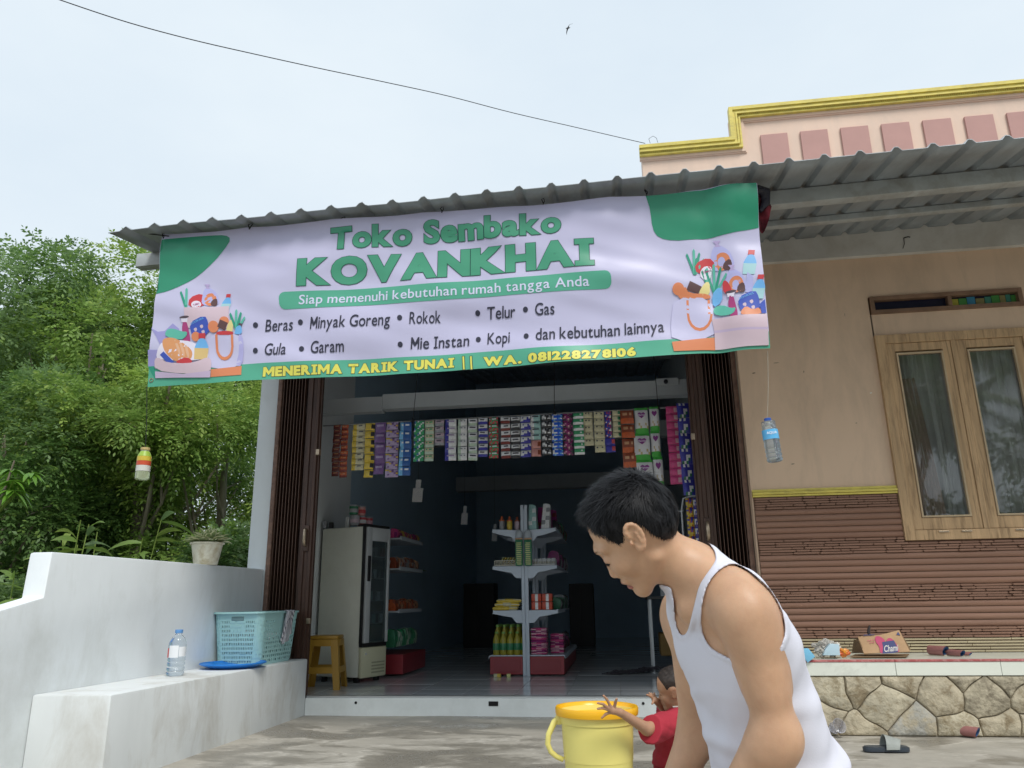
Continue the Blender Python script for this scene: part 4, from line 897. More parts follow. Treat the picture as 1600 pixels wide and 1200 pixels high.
# ---- yellow stool
m_stool = mat('mustard_plastic', (.42,.235,.03), .4, var=.05)
def make_stool(loc, rz, lab, m_, h=.43):
    t_ = thing('plastic_stool', lab, 'stool', loc, rz=rz); a, b_ = .125, .165
    p = MB(); p.bbox((-a, -a, h-.03), (a, a, h), .01); obj('seat', p, m_, t_, world=False, smooth=40)
    for sx in (-1, 1):
        for sy in (-1, 1):
            p = MB()
            def L(u, v, z): k = (h-.03-z)/(h-.03); o = a+(b_-a)*k; return (sx*(o-u), sy*(o-v), z)
            w0, w1 = .062, .05; vs = []
            for z in (0, h-.031):
                wv = w1 if z == 0 else w0
                vs += [L(0,0,z), L(wv,0,z), L(wv,.008,z), L(.008,.008,z), L(.008,wv,z), L(0,wv,z)]
            p.add(vs, [(0,1,7,6),(1,2,8,7),(2,3,9,8),(3,4,10,9),(4,5,11,10),(5,0,6,11),(5,4,3,2,1,0),(6,7,8,9,10,11)])
            obj('leg', p, m_, t_, world=False)
    for s_ in (-1, 1):
        for ax in (0, 1):
            for (z0, z1) in ((h*.30, h*.42), (h-.085, h-.031)):
                k = (h-.03-(z0+z1)/2)/(h-.03); o = a+(b_-a)*k-.001
                p = MB(); lo = [-o+.05, s_*o-.005, z0]; hi = [o-.05, s_*o+.003, z1]
                if ax: lo = [s_*o-.005, -o+.05, z0]; hi = [s_*o+.003, o-.05, z1]
                p.box(lo, hi); obj('rail', p, m_, t_, world=False)
    return t_
q = atz(500, 1078, zf); make_stool((q.x-.015, q.y+.12, zf), R(8), 'mustard yellow plastic stool standing between the brown door and the cooler', m_stool, .425)
# ---- wall rack behind the cooler
m_shelf = mat('white_shelf_steel', (.50,.54,.58), .4, metal=.1); m_redp = mat('red_plinth', (.30,.03,.04), .35, var=.05)
RX0, RX1, RY0, RY1 = -2.62, -2.13, 7.62, 8.50
wr = thing('wall_rack', 'steel wall rack with red plinth and four shelves of goods behind the cooler', 'shelf rack', (-2.4, 8, zf))
p = MB(); p.box((RX0, RY0, zf+.02), (RX1, RY1, zf+.20)); obj('plinth', p, m_redp, wr, bevel=.006)
p = MB(); p.box((RX0-.02, RY0, zf+.02), (RX0-.001, RY1, zf+1.25)); obj('back_panel', p, mat('rack_back', (.12,.13,.14), .6), wr)
lev = [aty(650, yy, RY1).z for yy in (1006, 953, 893, 850)]
for zz_ in lev[1:]: 
    p = MB(); p.box((RX0, RY0, zz_-.015), (RX1-.06, RY1, zz_)); p.box((RX1-.0599, RY0, zz_-.02), (RX1-.05, RY1, zz_+.018)); obj('shelf', p, m_shelf, wr)
def blob_pack(x, y, z, w_, d_, h_, c, nm, lab, cat, grp=None, seed=0, squash=.2, c2=None):
    """soft filled pack: a box bulged in the middle, wrinkled, ends pinched"""
    p = MB(); rr = random.Random(seed); bm = bmesh.new(); bmesh.ops.create_cube(bm, size=1); bmesh.ops.subdivide_edges(bm, edges=bm.edges[:], cuts=2, use_grid_fill=True)
    for v in bm.verts:
        u = v.co.copy(); k = 1-squash*abs(u.z*2)**2
        v.co = Vector((u.x*w_*k, u.y*d_*k, (u.z+.5)*h_*(1-.12*(abs(u.x*2)**2)*(u.z > 0))))+Vector((rr.uniform(-1,1), rr.uniform(-1,1), rr.uniform(-.5,1)*(u.z > -.4)))*.05*min(w_, h_)
    bm.verts.index_update(); p.add([v.co[:] for v in bm.verts], [[v.index for v in f.verts] for f in bm.faces])
    if c2:
        for i, f in enumerate(bm.faces): p.mi[i] = 1 if rr.random() < .35 else 0
    bm.free(); o = obj(nm, p, [C(c), C(c2)] if c2 else C(c), smooth=60); o.location = (x, y, z); return tag(o, lab, cat, grp)
goods = [((lev[0]+.01), 'green_vegetable_bag', 'bag', ('dkgreen','green','pgreen'), .17, 'green leafy bags on the lowest shelf of the rack behind the cooler'), (lev[1], 'snack_pack', 'snack pack', ('orange','brown','peach'), .11, 'orange snack packs on the second shelf of the rack behind the cooler'), (lev[2], 'jar', 'jar', ('brown','grey','peach'), .12, 'brown jars on the third shelf of the rack behind the cooler'), (lev[3], 'sweet_pack', 'sweet pack', ('pink','magenta','yellow'), .09, 'pink sweet packs on the top shelf of the rack behind the cooler')]
for li, (zz_, nm, cat, cs, hh, grp) in enumerate(goods):
    for i in range(9):
        y = RY0+.05+i*.097; c = cs[i % 3]
        lab = {0:'green leafy bag on the red plinth behind the cooler',1:'orange snack pack on the second shelf behind the cooler',2:'brown jar on the third shelf behind the cooler',3:'pink sweet pack on the top shelf behind the cooler'}[li]
        blob_pack(RX1-.14, y, zz_+.001, .10, .095, hh*rnd(.85,1.1), c, nm, lab+', '+ORD[i]+' from the front', cat, grp, seed=li*10+i, c2=cs[(i+1)%3])
# ---- gondola seen from its end
GY = 7.66; GX = -.935
m_gon = mat('gondola_steel', (.52,.58,.66), .38, var=.03, metal=.1)
gd = thing('gondola_rack', 'double sided white steel shop rack with red plinth in the middle of the shop', 'shelf rack', (GX, GY, zf))
gl = aty(770, 955, GY).x; gr_ = aty(872, 955, GY).x
for yy in (GY, GY+.95, GY+1.9):
    p = MB(); p.box((GX-.033, yy, zf), (GX-.004, yy+.04, zf+1.61)); p.box((GX+.004, yy, zf), (GX+.033, yy+.04, zf+1.61)); p.box((GX-.0038, yy+.008, zf+.002), (GX+.0038, yy+.035, zf+1.57)); obj('post', p, m_gon, gd, bevel=.002)
p = MB(); p.box((-1.285, GY+.005, zf+.012), (GX-.036, GY+1.9, zf+.172)); obj('plinth', p, m_redp, gd, bevel=.003)
p = MB(); p.box((GX+.036, GY+.005, zf+.012), (-.575, GY+1.9, zf+.172)); obj('plinth', p, m_redp, gd, bevel=.003)
for (xa, xb) in ((-1.25, -.99), (-.88, -.61)):
    p = MB(); p.box((xa, GY+.0, zf+.035), (xb, GY+.0045, zf+.150)); obj('plinth_panel', p, mat('red_plinth_inset', (.26,.025,.035), .35), gd, bevel=.003)
p = MB(); p.prism([(-1.30,.15),(-1.285,.176),(-.575,.176),(-.56,.15),(-.565,.178),(-.58,.185),(-1.28,.185),(-1.295,.178)], lambda a, b_, d: (a, GY-.002+d, zf+b_), 0, 1.9); obj('base_shelf', p, m_gon, gd)
sh = [aty(820, 953.5, GY).z, aty(820, 884, GY).z, aty(820, 828, GY).z]
for k, zz_ in enumerate(sh):
    for s_ in (-1, 1):
        xo = (gl if s_ < 0 else gr_); t_ = .012*(1 if k == 2 else 0)
        X = lambda u: GX+s_*(.034+u*(abs(xo-GX)-.034))
        p = MB(); dz = (.014 if k == 2 else 0)
        p.prism([(0,0),(.93,dz),(1.0,dz+.004),(1.0,-.03+dz),(.93,-.012+dz),(0,-.012)], lambda a, b_, d: (X(a), GY+.012+d, zz_+b_), 0, .93); obj('shelf', p, m_gon, gd)
        for yy in (GY-.004, GY+.94):
            p = MB(); p.prism([(0,-.004),(.94,dz-.004),(1.02,dz-.03),(.9,-.035+dz*.6),(.55,-.055),(.36,-.062),(.30,-.075),(.26,-.095),(.18,-.115),(0,-.118)], lambda a, b_, d, yy=yy: (X(a), yy+d, zz_+b_), 0, .006); obj('bracket', p, m_gon, gd)
        p = MB(); p.box((X(.05) if s_ > 0 else X(.95), GY+.97, zz_-.012), (X(.95) if s_ > 0 else X(.05), GY+1.88, zz_)); obj('shelf', p, m_gon, gd)
# goods on the gondola
def oil_bottle(x, y, z, row, lab):
    t_ = thing('oil_bottle', lab, 'oil bottle', (x, y, z), 'oil bottles in the %s row of the rack plinth' % row)
    if row in oilp:
        for ch in kids(oilp[row]): c = ch.copy(); COL.objects.link(c); c.parent = t_
        return
    p = MB(); p.lathe([(.030,0),(.034,.008),(.034,.13),(.030,.15),(.014,.185),(.013,.195)], n=14); obj('bottle', p, cm('oil', (.34,.30,.04), .15), t_, smooth=50, world=False)
    p = MB(); p.lathe([(.0345,.045),(.0352,.047),(.0352,.105),(.0345,.107)], n=14); obj('label_band', p, C('dkgreen'), t_, smooth=50, world=False)
    p = MB(); p.lathe([(.016,.195),(.017,.197),(.016,.212),(0,.212)], n=12); obj('cap', p, cm('limecap', (.22,.42,.10), .4), t_, smooth=50, world=False); oilp[row] = t_
oilp = {}
for j in range(5):
    for i in range(5):
        oil_bottle(-1.265+.036+i*.068, GY+.05+j*.075, zf+.186, 'front' if j == 0 else 'rear', ('green labelled oil bottle in the front row, %s from the left' % ORD[i]) if j == 0 else ('taller oil bottle in row %s behind the front, %s from the left' % (ORD[j], ORD[i])))
for o in COL.objects:
    if o.name.startswith('oil_bottle') and 'taller' in o.get('label', ''): o.scale = (1, 1, 1.3)
for (xa, n_, hl, lab) in ((-.885, 11, .022, 'front stack on the red plinth'), (-.685, 7, .026, 'rear pink stack')):
    for i in range(n_):
        blob_pack(xa+.07 if xa < -.8 else xa+.03, GY+.12+(.0 if xa < -.8 else .18), zf+.187+i*hl, .155 if xa < -.8 else .13, .18, hl*1.05, 'magenta' if i % 2 else 'pink', 'sugar_pack', 'flat pink sugar pack, %s from the bottom of the %s' % (ORD[i], lab), 'sugar pack', 'pink sugar packs, '+lab, seed=i+int(xa*-100), squash=.12, c2='pinkl')
for i in range(3): blob_pack(-1.12+.02*(i-1), GY+.12, sh[0]+.001+i*.036, .25, .16, .036, 'yellow', 'noodle_pack', ('yellow noodle pack at the bottom of its stack on the rack','yellow noodle pack in the middle of its stack on the rack','yellow noodle pack on top of its stack on the rack')[i], 'noodle pack', seed=50+i, squash=.1, c2='cream')
for i in range(4):
    p = MB(); p.bbox((-.05,-.05,0), (.05,.05,.075), .008)
    t_ = thing('drink_carton', ('orange red carton, lower left of four beside the rack post','orange red carton, lower right of four on the rack','orange red carton, upper left of four beside the rack post','orange red carton, upper right of four on the rack')[i], 'carton', (-.83+.105*(i % 2)+.0, GY+.08, sh[0]+.001+.077*(i//2)), 'orange red cartons on the right of the rack')
    obj('carton', p, cm('vermilion', (.55,.07,.03), .35), t_, world=False, smooth=40)
    p = MB(); p.box((-.012,-.0515,.004), (.016,-.0502,.071)); obj('white_stripe', p, C('white'), t_, world=False)
# second shelf: basket with yellow packs left, basket with white cups right
def perforated_basket(x0, x1, z, lab, m_):
    t_ = thing('plastic_basket', lab, 'basket', ((x0+x1)/2, GY+.1, z)); h_ = .055
    n = 14; p = MB(); y0, y1 = GY+.012, GY+.2
    p.box((x0, y0, z), (x1, y1, z+.004)); 
    for (a0, a1) in ((z+.004, z+.012), (z+h_-.008, z+h_)): p.box((x0, y0, a0), (x1, y0+.003, a1))
    for i in range(n+1):
        x = x0+(x1-x0)*i/n; p.box((x-.003, y0, z+.012), (x+.003, y0+.003, z+h_-.008))
    p.box((x0, y0, z+.029), (x1, y0+.0025, z+.033)); p.box((x0-.004, y0+.0035, z+.004), (x0, y1, z+h_)); p.box((x1, y0+.0035, z+.004), (x1+.004, y1, z+h_)); p.box((x0, y1, z+.004), (x1, y1+.003, z+h_))
    obj('lattice', p, m_, t_)
perforated_basket(-1.235, -1.0, sh[1]+.003, 'cream perforated basket with yellow packs on the left of the rack', cm('creamp', (.50,.48,.40), .5))
for i in range(8):
    p = MB(); p.bbox((-.004,-.07,0), (.004,.07,.085), .002, xf=Matrix.Rotation(R(28), 4, 'Y')); o = obj('tea_packet', p, C('yellow' if i % 2 else 'lemon')); o.location = (-1.19+i*.026, GY+.10, sh[1]+.012); tag(o, 'yellow packet leaning in the cream basket, '+ORD[i]+' from the left', 'packet', 'yellow packets in the cream basket')
perforated_basket(-.86, -.635, sh[1]+.003, 'white open basket with a row of small white cups on the right of the rack', cm('whitep', (.55,.56,.56), .5))
for i in range(5): canister(-.835+i*.045, GY+.08, sh[1]+.008, .019, .048, 'white', 'cream', 'small white cup in the basket, '+ORD[i]+' from the left', 'small white cups in the basket', lid='white', nm='small_cup', cat='cup')
# top shelf: three spray cans left, two standing pouches right
for i, (c, lc, lab) in enumerate((('grey','orange','silver spray can with an orange cap on the top shelf'),('yellow','orange','yellow spray can with an orange cap on the top shelf'),('pinkgrey','brown','pink spray can with a dark cap beside the rack post'))):
    t_ = canister(-1.165+i*.078, GY+.06, sh[2]+.012-.004*i, .026, .085, c, c, lab, None, lid=lc, nm='spray_can', cat='spray can')
    p = MB(); p.lathe([(.012,.098),(.014,.12),(.008,.135),(0,.137)], n=10); obj('nozzle', p, C(lc), t_, smooth=50, world=False)
def stand_pouch(x, y, z, w_, h_, c, c2, lab, lean=0, grp=None):
    p = MB(); n = 6; p.mi = []
    for j in range(n+1):
        t_ = j/n; d_ = .03*(1-t_**1.5)+.002; ww = w_*(1-.15*t_)
        for (sx, sy) in ((-1,-1),(0,-1.25),(1,-1),(1,1),(0,1.2),(-1,1)): p.v.append((sx*ww/2+lean*t_*h_, sy*d_, t_*h_*(1-.06*(sx == 1)*(j == n))))
    for j in range(n):
        for i in range(6): p.f.append((j*6+i, j*6+(i+1)%6, (j+1)*6+(i+1)%6, (j+1)*6+i)); p.mi.append(1 if (j in (1,2,4) and i < 2 and (i+j) % 2) else 0)
    p.f += [(5,4,3,2,1,0), tuple(n*6+i for i in range(6))]; p.mi += [0,0]
    o = obj('standing_pouch', p, [C(c), C(c2)], smooth=50); o.location = (x, y, z); o.rotation_euler = (0,0,R(-12)); return tag(o, lab, 'pouch', grp)
stand_pouch(-.845, GY+.06, sh[2]+.006, .085, .25, 'teal', 'white', 'pale teal standing pouch beside the rack post on the top shelf', -.03)
stand_pouch(-.72, GY+.07, sh[2]+.012, .085, .25, 'white', 'grey', 'white standing pouch with a pointed top near the shelf end', .06)
for i in range(3): stand_pouch(-.77+.045*i, GY+.2+.12*i, sh[2]+.012, .09, .23, 'magenta', 'maroon', 'dark magenta standing pouch on the top right shelf, '+ORD[i]+' behind the white one', 0, 'dark magenta pouches on the top shelf')
# two strips of green yellow packs hanging on the front of the post
for i, px in enumerate((810.5, 824.5)):
    a_ = aty(px, 827, GY-.03); b2 = aty(px, 884, GY-.03)
    t_ = thing('hanging_pack', ('left','right')[i]+' of two green and yellow long packs hanging on the rack post', 'pack', (a_.x, GY-.03, b2.z), 'green and yellow packs on the rack post')
    h_ = a_.z-b2.z; w_ = .074
    p = MB(); p.bbox((-w_/2,-.012,0), (w_/2,.012,h_*.72), .008); obj('pack', p, C('dkgreen'), t_, world=False, smooth=40)
    for k in range(12):
        p = MB(); p.box((-w_*.36+rnd(0,.006),-.0145,.012+k*h_*.052), (w_*.36-rnd(0,.008),-.0122,.012+k*h_*.052+.009)); obj('printed_line', p, C('lemon'), t_, world=False)
    p = MB(); p.box((-w_*.49,-.004,h_*.72), (w_*.49,.004,h_*.76)); obj('card_header', p, C('peach'), t_, world=False)
    p = MB(); p.lathe([(w_*.46,h_*.765),(w_*.49,h_*.80),(w_*.44,h_*.92),(w_*.2,h_*.99),(0,h_)], n=14, sy=.4); obj('clear_dome', p, cm('clearplastic', (.45,.5,.55), .15), t_, world=False, smooth=60)
# small dark goods farther along the right side of the gondola
for li, (zz_, cs) in enumerate(((sh[0], ('dkgreen','grey','black')), (sh[1], ('magenta','black','grey')), (sh[2], ('black','dkgreen','maroon')), (zf+.187, ('magenta','maroon','black')))):
    for i in range(9): blob_pack(-.68, GY+.42+i*.15, zz_+.002, .12, .11, rnd(.10,.17), cs[i % 3], 'dark_pack', 'dark pack on the %s right level of the middle rack, %s from the front' % (('second','third','top','lowest')[li], ORD[i]), 'pack', 'dark packs along the right side of the middle rack', seed=70+li*10+i)
for i, (px, c) in enumerate(((774.5, 'cream'), (780, 'yellow'), (795, 'lemon'))):
    q = atz(px, 1058, zf); p = MB(); p.bbox((q.x-.018, q.y-.02, zf), (q.x+.018, q.y+.01, zf+.03), .004, ); tag(obj('matchbox', p, C(c)), ('small cream box, leftmost on the floor before the rack','small yellow box on the floor before the rack','small lemon box by itself on the floor before the rack')[i], 'box')
# dark cupboards at the back, table, cable heap, notices
for px0, px1, lab in ((724, 772, 'tall dark cupboard at the back left of the shop'), (890, 928, 'tall dark cupboard at the back right of the shop')):
    a_ = atz(px0, 1008, zf); Y = 12.5; x0 = aty(px0, 960, Y).x; x1 = aty(px1, 960, Y).x; zt = aty(px0, 912, Y).z
    t_ = thing('cupboard', lab, 'cupboard', ((x0+x1)/2, Y, zf)); p = MB(); p.box((x0, Y, zf), (x1, Y+.4, zt)); obj('case', p, mat('dark_veneer', (.012,.011,.012), .5), t_, bevel=.01)
    for s_ in (0, 1): p = MB(); p.box((x0+.02+s_*(x1-x0)/2, Y-.02, zf+.05), (x0+(x1-x0)/2-.01+s_*(x1-x0)/2, Y-.001, zt-.04)); obj('door', p, MATS['dark_veneer'], t_)
q = atz(1022, 1045, zf); t_ = thing('shop_table', 'narrow dark table with pale metal legs at the right inside the shop', 'table', (q.x+.25, q.y, zf)); zt = aty(1008, 932, q.y).z
p = MB(); p.box((q.x-.03, q.y-.02, zt-.03), (.94, q.y+.5, zt)); obj('table_top', p, mat('dark_top', (.05,.05,.05), .4), t_)
for (x, y) in ((q.x, q.y), (.9, q.y), (q.x, q.y+.45), (.9, q.y+.45)): p = MB(); p.box((x-.012, y-.012, zf), (x+.012, y+.012, zt-.031)); obj('leg', p, m_silver, t_)
p = MB(); p.bbox((q.x+.08, q.y+.05, zf+.12), (.85, q.y+.4, zf+.34), .01); tag(obj('storage_box', p, mat('ochre_box', (.25,.15,.04), .6)), 'ochre storage box under the dark table', 'box')
q = aty(1036, 920, 8.85); p = MB(); p.bbox((q.x-.03, 8.82, zt+.001), (q.x+.03, 8.86, zt+.09), .004); tag(obj('price_card', p, C('white')), 'small white card standing on the dark table', 'card')
cl = MB(); rr = random.Random(3); q0 = atz(958, 1054, zf); q1 = atz(1032, 1050, zf)
for k in range(34):
    t_ = rr.random(); c = q0.lerp(q1, t_); pts = []
    for i in range(8): a = i/8*2*math.pi*rr.uniform(.8,1.2); r_ = rr.uniform(.03,.10); pts.append((c.x+r_*math.cos(a)*1.3, c.y+r_*math.sin(a)*.9, zf+.006+rr.uniform(0,.04)*(.4+t_)))
    cl.tube(pts, .0045, 5)
tag(obj('cable_heap', cl, mat('dark_cable', (.05,.045,.055), .5), smooth=60), 'tangled heap of dark cable lying on the shop floor behind the toddler', 'cables')
m_paper = mat('notice_paper', (.85,.86,.88), .8, var=.2, vscale=60, stretch=(1,1,3))
for (cx_, cy_, w_, h_, Yn, lab) in ((653, 767, 18, 34, 7.9, 'white paper notices hung in two sheets, nearest to the door'), (726, 805, 11, 28, 9.4, 'white paper notices hung deeper in the shop, middle of three'), (773, 832, 9, 26, 10.6, 'white paper notices hung deepest in the shop behind the rack')):
    c0_ = aty(cx_, cy_, Yn); k_ = (aty(cx_+10, cy_, Yn).x-c0_.x)/10; t_ = thing('paper_notice', lab, 'notice', c0_)
    for (dx, z0, z1, ww) in ((-.5, -h_/2, h_*.12, w_), (0, h_*.13, h_/2, w_*.5)):
        p = MB(); rz_ = R(-18); p.box((-ww/2*k_, -.0015, z0*k_), (ww/2*k_, .0015, z1*k_), xf=Matrix.Rotation(rz_, 4, 'Z') @ Matrix.Rotation(R(4), 4, 'Y')); obj('sheet', p, m_paper, t_, world=False)
    p = MB(); p.tube([(0,0,h_/2*k_), (0,0,roofz(Yn)-c0_.z)], .0015, 4); obj('string', p, m_cord, t_, world=False)
# bulb holder board on the inner beam at the right
q = aty(1042, 597, 6.59); p = MB(); p.bbox((q.x-.09, 6.58, q.z-.03), (q.x+.10, 6.598, q.z+.035), .004); t_ = thing('socket_board', 'small pale socket board fixed on the inner beam near the right door', 'socket', (q.x, 6.59, q.z)); obj('board', p, m_inbeam, t_); p = MB(); p.lathe([(.02,0),(.018,.02),(0,.022)], n=12, xf=Matrix.Translation((q.x-.01, 6.58, q.z)) @ Matrix.Rotation(R(90), 4, 'X')); obj('socket', p, m_blackp, t_)
# wire display stand at the right door
t_ = thing('wire_stand', 'white wire display stand just inside the right folding door', 'display stand', (.56, 6.5, zf))
q = aty(1074, 790, 6.45); p = MB(); p.tube([(q.x-.05, 6.45, zf), (q.x-.05, 6.45, 1.5), (q.x-.03, 6.45, 1.60), (q.x+.03, 6.45, 1.62), (q.x+.12, 6.45, 1.62)], .007, 8); obj('wire_frame', p, mat('white_wire', (.6,.62,.64), .4), t_, smooth=60)
p = MB(); p.tube([(q.x-.10, 6.5, zf), (q.x-.10, 6.5, 1.42), (q.x-.08, 6.5, 1.5), (q.x-.03, 6.5, 1.51)], .006, 8); obj('wire_frame', p, MATS['white_wire'], t_, smooth=60)
for zz_ in (.4, .75, 1.1): p = MB(); p.tube([(q.x-.10, 6.5, zz_), (q.x-.05, 6.45, zz_), (q.x+.12, 6.45, zz_)], .004, 6); obj('cross_wire', p, MATS['white_wire'], t_)
for k, (dx, cols) in enumerate(((-.005, ('yellow','navy','orange')), (.055, ('navy','purple','white')))):
    s2 = thing('sachet_strip', ('yellow and navy sachet strip','dark purple sachet strip')[k]+' hanging on the white wire stand by the right door', 'sachets', (q.x+dx+.02, 6.43, 1.6), 'sachet strips on the wire stand')
    me = sachet_mesh(.058, .075, cols, 'mix', 90+k)
    for j in range(9): o = bpy.data.objects.new('sachet', me); COL.objects.link(o); o.parent = s2; o.location = (0, rnd(-.002,.002), -.077*j)
# ================================================================== GREENERY
def leafmat(name, c, var=.35):
    m = mat(name, c, .45, var=var, vscale=.9, transl=.42, spec=.4)
    return m
LM = [leafmat('leaf_mid', (.215,.34,.075)), leafmat('leaf_dark', (.12,.22,.06)), leafmat('leaf_lime', (.33,.45,.10)), leafmat('leaf_cool', (.20,.31,.125))]
m_bark = mat('bark', (.30,.25,.19), .9, var=.35, vscale=6, stretch=(1,1,.3), bump=.8, bscale=20, dirt=(.09,.08,.05), damt=.7, dscale=4)
def build_mesh(name, V, F, mats, mi=None, smooth=False):
    me = bpy.data.meshes.new(name); n = len(F)
    me.vertices.add(len(V)); me.vertices.foreach_set('co', V.astype(np.float32).ravel())
    me.loops.add(F.size); me.loops.foreach_set('vertex_index', F.astype(np.int32).ravel())
    me.polygons.add(n); me.polygons.foreach_set('loop_start', np.arange(0, F.size, F.shape[1], dtype=np.int32)); 
    if mi is not None: me.polygons.foreach_set('material_index', mi.astype(np.int32))
    for m in mats: me.materials.append(m)
    me.update(calc_edges=True)
    if smooth: me.shade_smooth()
    return me
def sprays(rng, centers, dirs, size, leaf, nleaf, droop=.35):
    """compound leaves: a drooping midrib with pairs of leaflets; each leaflet is a folded, pointed blade of two quads"""
    n = len(centers); up_ = np.array([0,0,1.]); d = dirs/np.linalg.norm(dirs, axis=1, keepdims=True)
    side = np.cross(d, up_); ln = np.linalg.norm(side, axis=1, keepdims=True); side = np.where(ln > 1e-3, side/np.maximum(ln, 1e-3), np.array([1.,0,0])); nrm = np.cross(side, d)
    V = []; 
    sz = size*rng.uniform(.7, 1.3, (n, 1))
    for k in range(nleaf):
        t = (k//2+.6)/(nleaf/2); s_ = 1 if k % 2 else -1
        base = centers+d*sz*t-up_*(sz*droop*t*t)
        ld = (side*s_*(.95-.35*t)+d*(.35+.5*t)-up_*.25*droop*2)+rng.normal(0, .22, (n, 3)); ld /= np.linalg.norm(ld, axis=1, keepdims=True)
        if k == nleaf-1: ld = d-up_*droop+rng.normal(0, .15, (n, 3)); ld /= np.linalg.norm(ld, axis=1, keepdims=True)
        wd = np.cross(ld, nrm)+rng.normal(0, .35, (n, 3)); wd -= ld*(wd*ld).sum(1, keepdims=True); wd /= np.maximum(np.linalg.norm(wd, axis=1, keepdims=True), 1e-3)
        L_ = leaf*rng.uniform(.75, 1.25, (n, 1)); W_ = L_*.24; nn = np.cross(ld, wd)
        tip = base+ld*L_-up_*L_*.18
        a = base; b_ = base+ld*L_*.5+wd*W_+nn*W_*.35; c = tip; e = base+ld*L_*.5-wd*W_+nn*W_*.35
        V.append(np.stack([a, b_, c, e], 1))
    V = np.concatenate(V, 0).reshape(-1, 3); F = np.arange(len(V)).reshape(-1, 4)
    # fold along the midrib: two triangles per leaflet
    T = np.concatenate([F[:, [0,1,2]], F[:, [0,2,3]]], 0)
    return V, T, len(F)
def clumps(rng, c, r, n):
    """points spread through uneven clumps of an ellipsoid crown"""
    nc = max(6, int(n/140)); cc = rng.normal(0, 1, (nc, 3)); cc /= np.linalg.norm(cc, axis=1, keepdims=True); cc *= rng.uniform(.35, 1.0, (nc, 1))**.6
    rad = rng.uniform(.13, .30, nc); k = rng.integers(0, nc, n); q = rng.normal(0, 1, (n, 3)); q /= np.linalg.norm(q, axis=1, keepdims=True); q *= rng.uniform(.5, 1, (n, 1))
    P = cc[k]+q*rad[k][:, None]*np.array([1.25,1.25,.75]); out = q+np.array([0,0,.15])
    return np.array(c)+P*np.array(r), out, k, cc*np.array(r)+np.array(c)
def tree(label, x, y, z0, h, r, c_h, n, mi, seed, leaf=.10, size=.34, nleaf=9, trunk_r=.10, lean=(0,0), cat='tree', name='broadleaf_tree', group='trees beyond the boundary wall', zr=None, limbs=9):
    rng = np.random.default_rng(seed); rr = random.Random(seed)
    t_ = thing(name, label, cat, (x, y, z0), group)
    cz = h*c_h; c = (lean[0], lean[1], cz); rz_ = zr or (h-cz)
    P, D, K, CC = clumps(rng, c, (r, r, rz_), n)
    V, T, nl = sprays(rng, P, D+rng.normal(0,.35,D.shape), size, leaf, nleaf)
    # whole clumps differ in hue: picked at random, with stray leaflets in the last colour
    kk = np.tile(K, nleaf); pickc = rng.random(K.max()+1); m1 = np.where(pickc[kk] < .62, 0, np.where(pickc[kk] < .85, 1, 2)); m1 = np.where(rng.random(len(kk)) < .12, 2, m1)
    me = build_mesh('crown', V, T, [LM[i] for i in mi], np.concatenate([m1, m1]))
    o = bpy.data.objects.new('crown', me); COL.objects.link(o); o.parent = t_
    p = MB(); top = Vector((c[0]*.8, c[1]*.8, cz+rz_*.35)); pts = []; rs = []
    for i in range(9):
        s_ = i/8; pts.append(Vector((top.x*s_**1.3, top.y*s_**1.3, top.z*s_))+Vector((mnoise.noise(Vector((seed, s_*3, 0))), mnoise.noise(Vector((seed, s_*3, 5))), 0))*.22*s_*(1 if i else 0)); rs.append(trunk_r*(1.25-s_*.95)*(1.25 if i == 0 else 1))
    p.tube(pts, rs, 9)
    for k in range(limbs):
        s_ = rr.uniform(.3, .85); b0 = pts[int(s_*8)]; e = Vector(CC[rr.randrange(len(CC))]); m_ = b0.lerp(e, .5)+Vector((0,0,-.12*(e-b0).length))
        p.tube([b0, m_, e], [trunk_r*.45*(1.2-s_), trunk_r*.28*(1.2-s_), .012], 6)
        for _ in range(2):
            e2 = Vector(CC[rr.randrange(len(CC))]); 
            if (e2-m_).length < r*1.2: p.tube([m_, m_.lerp(e2,.5)+Vector((0,0,.1)), e2], [trunk_r*.2, trunk_r*.12, .008], 5)
    obj('trunk', p, m_bark, t_, smooth=60, world=False)
    return t_
def topz(px, py, Y): q = aty(px, py, Y); return q.x, q.z+.25
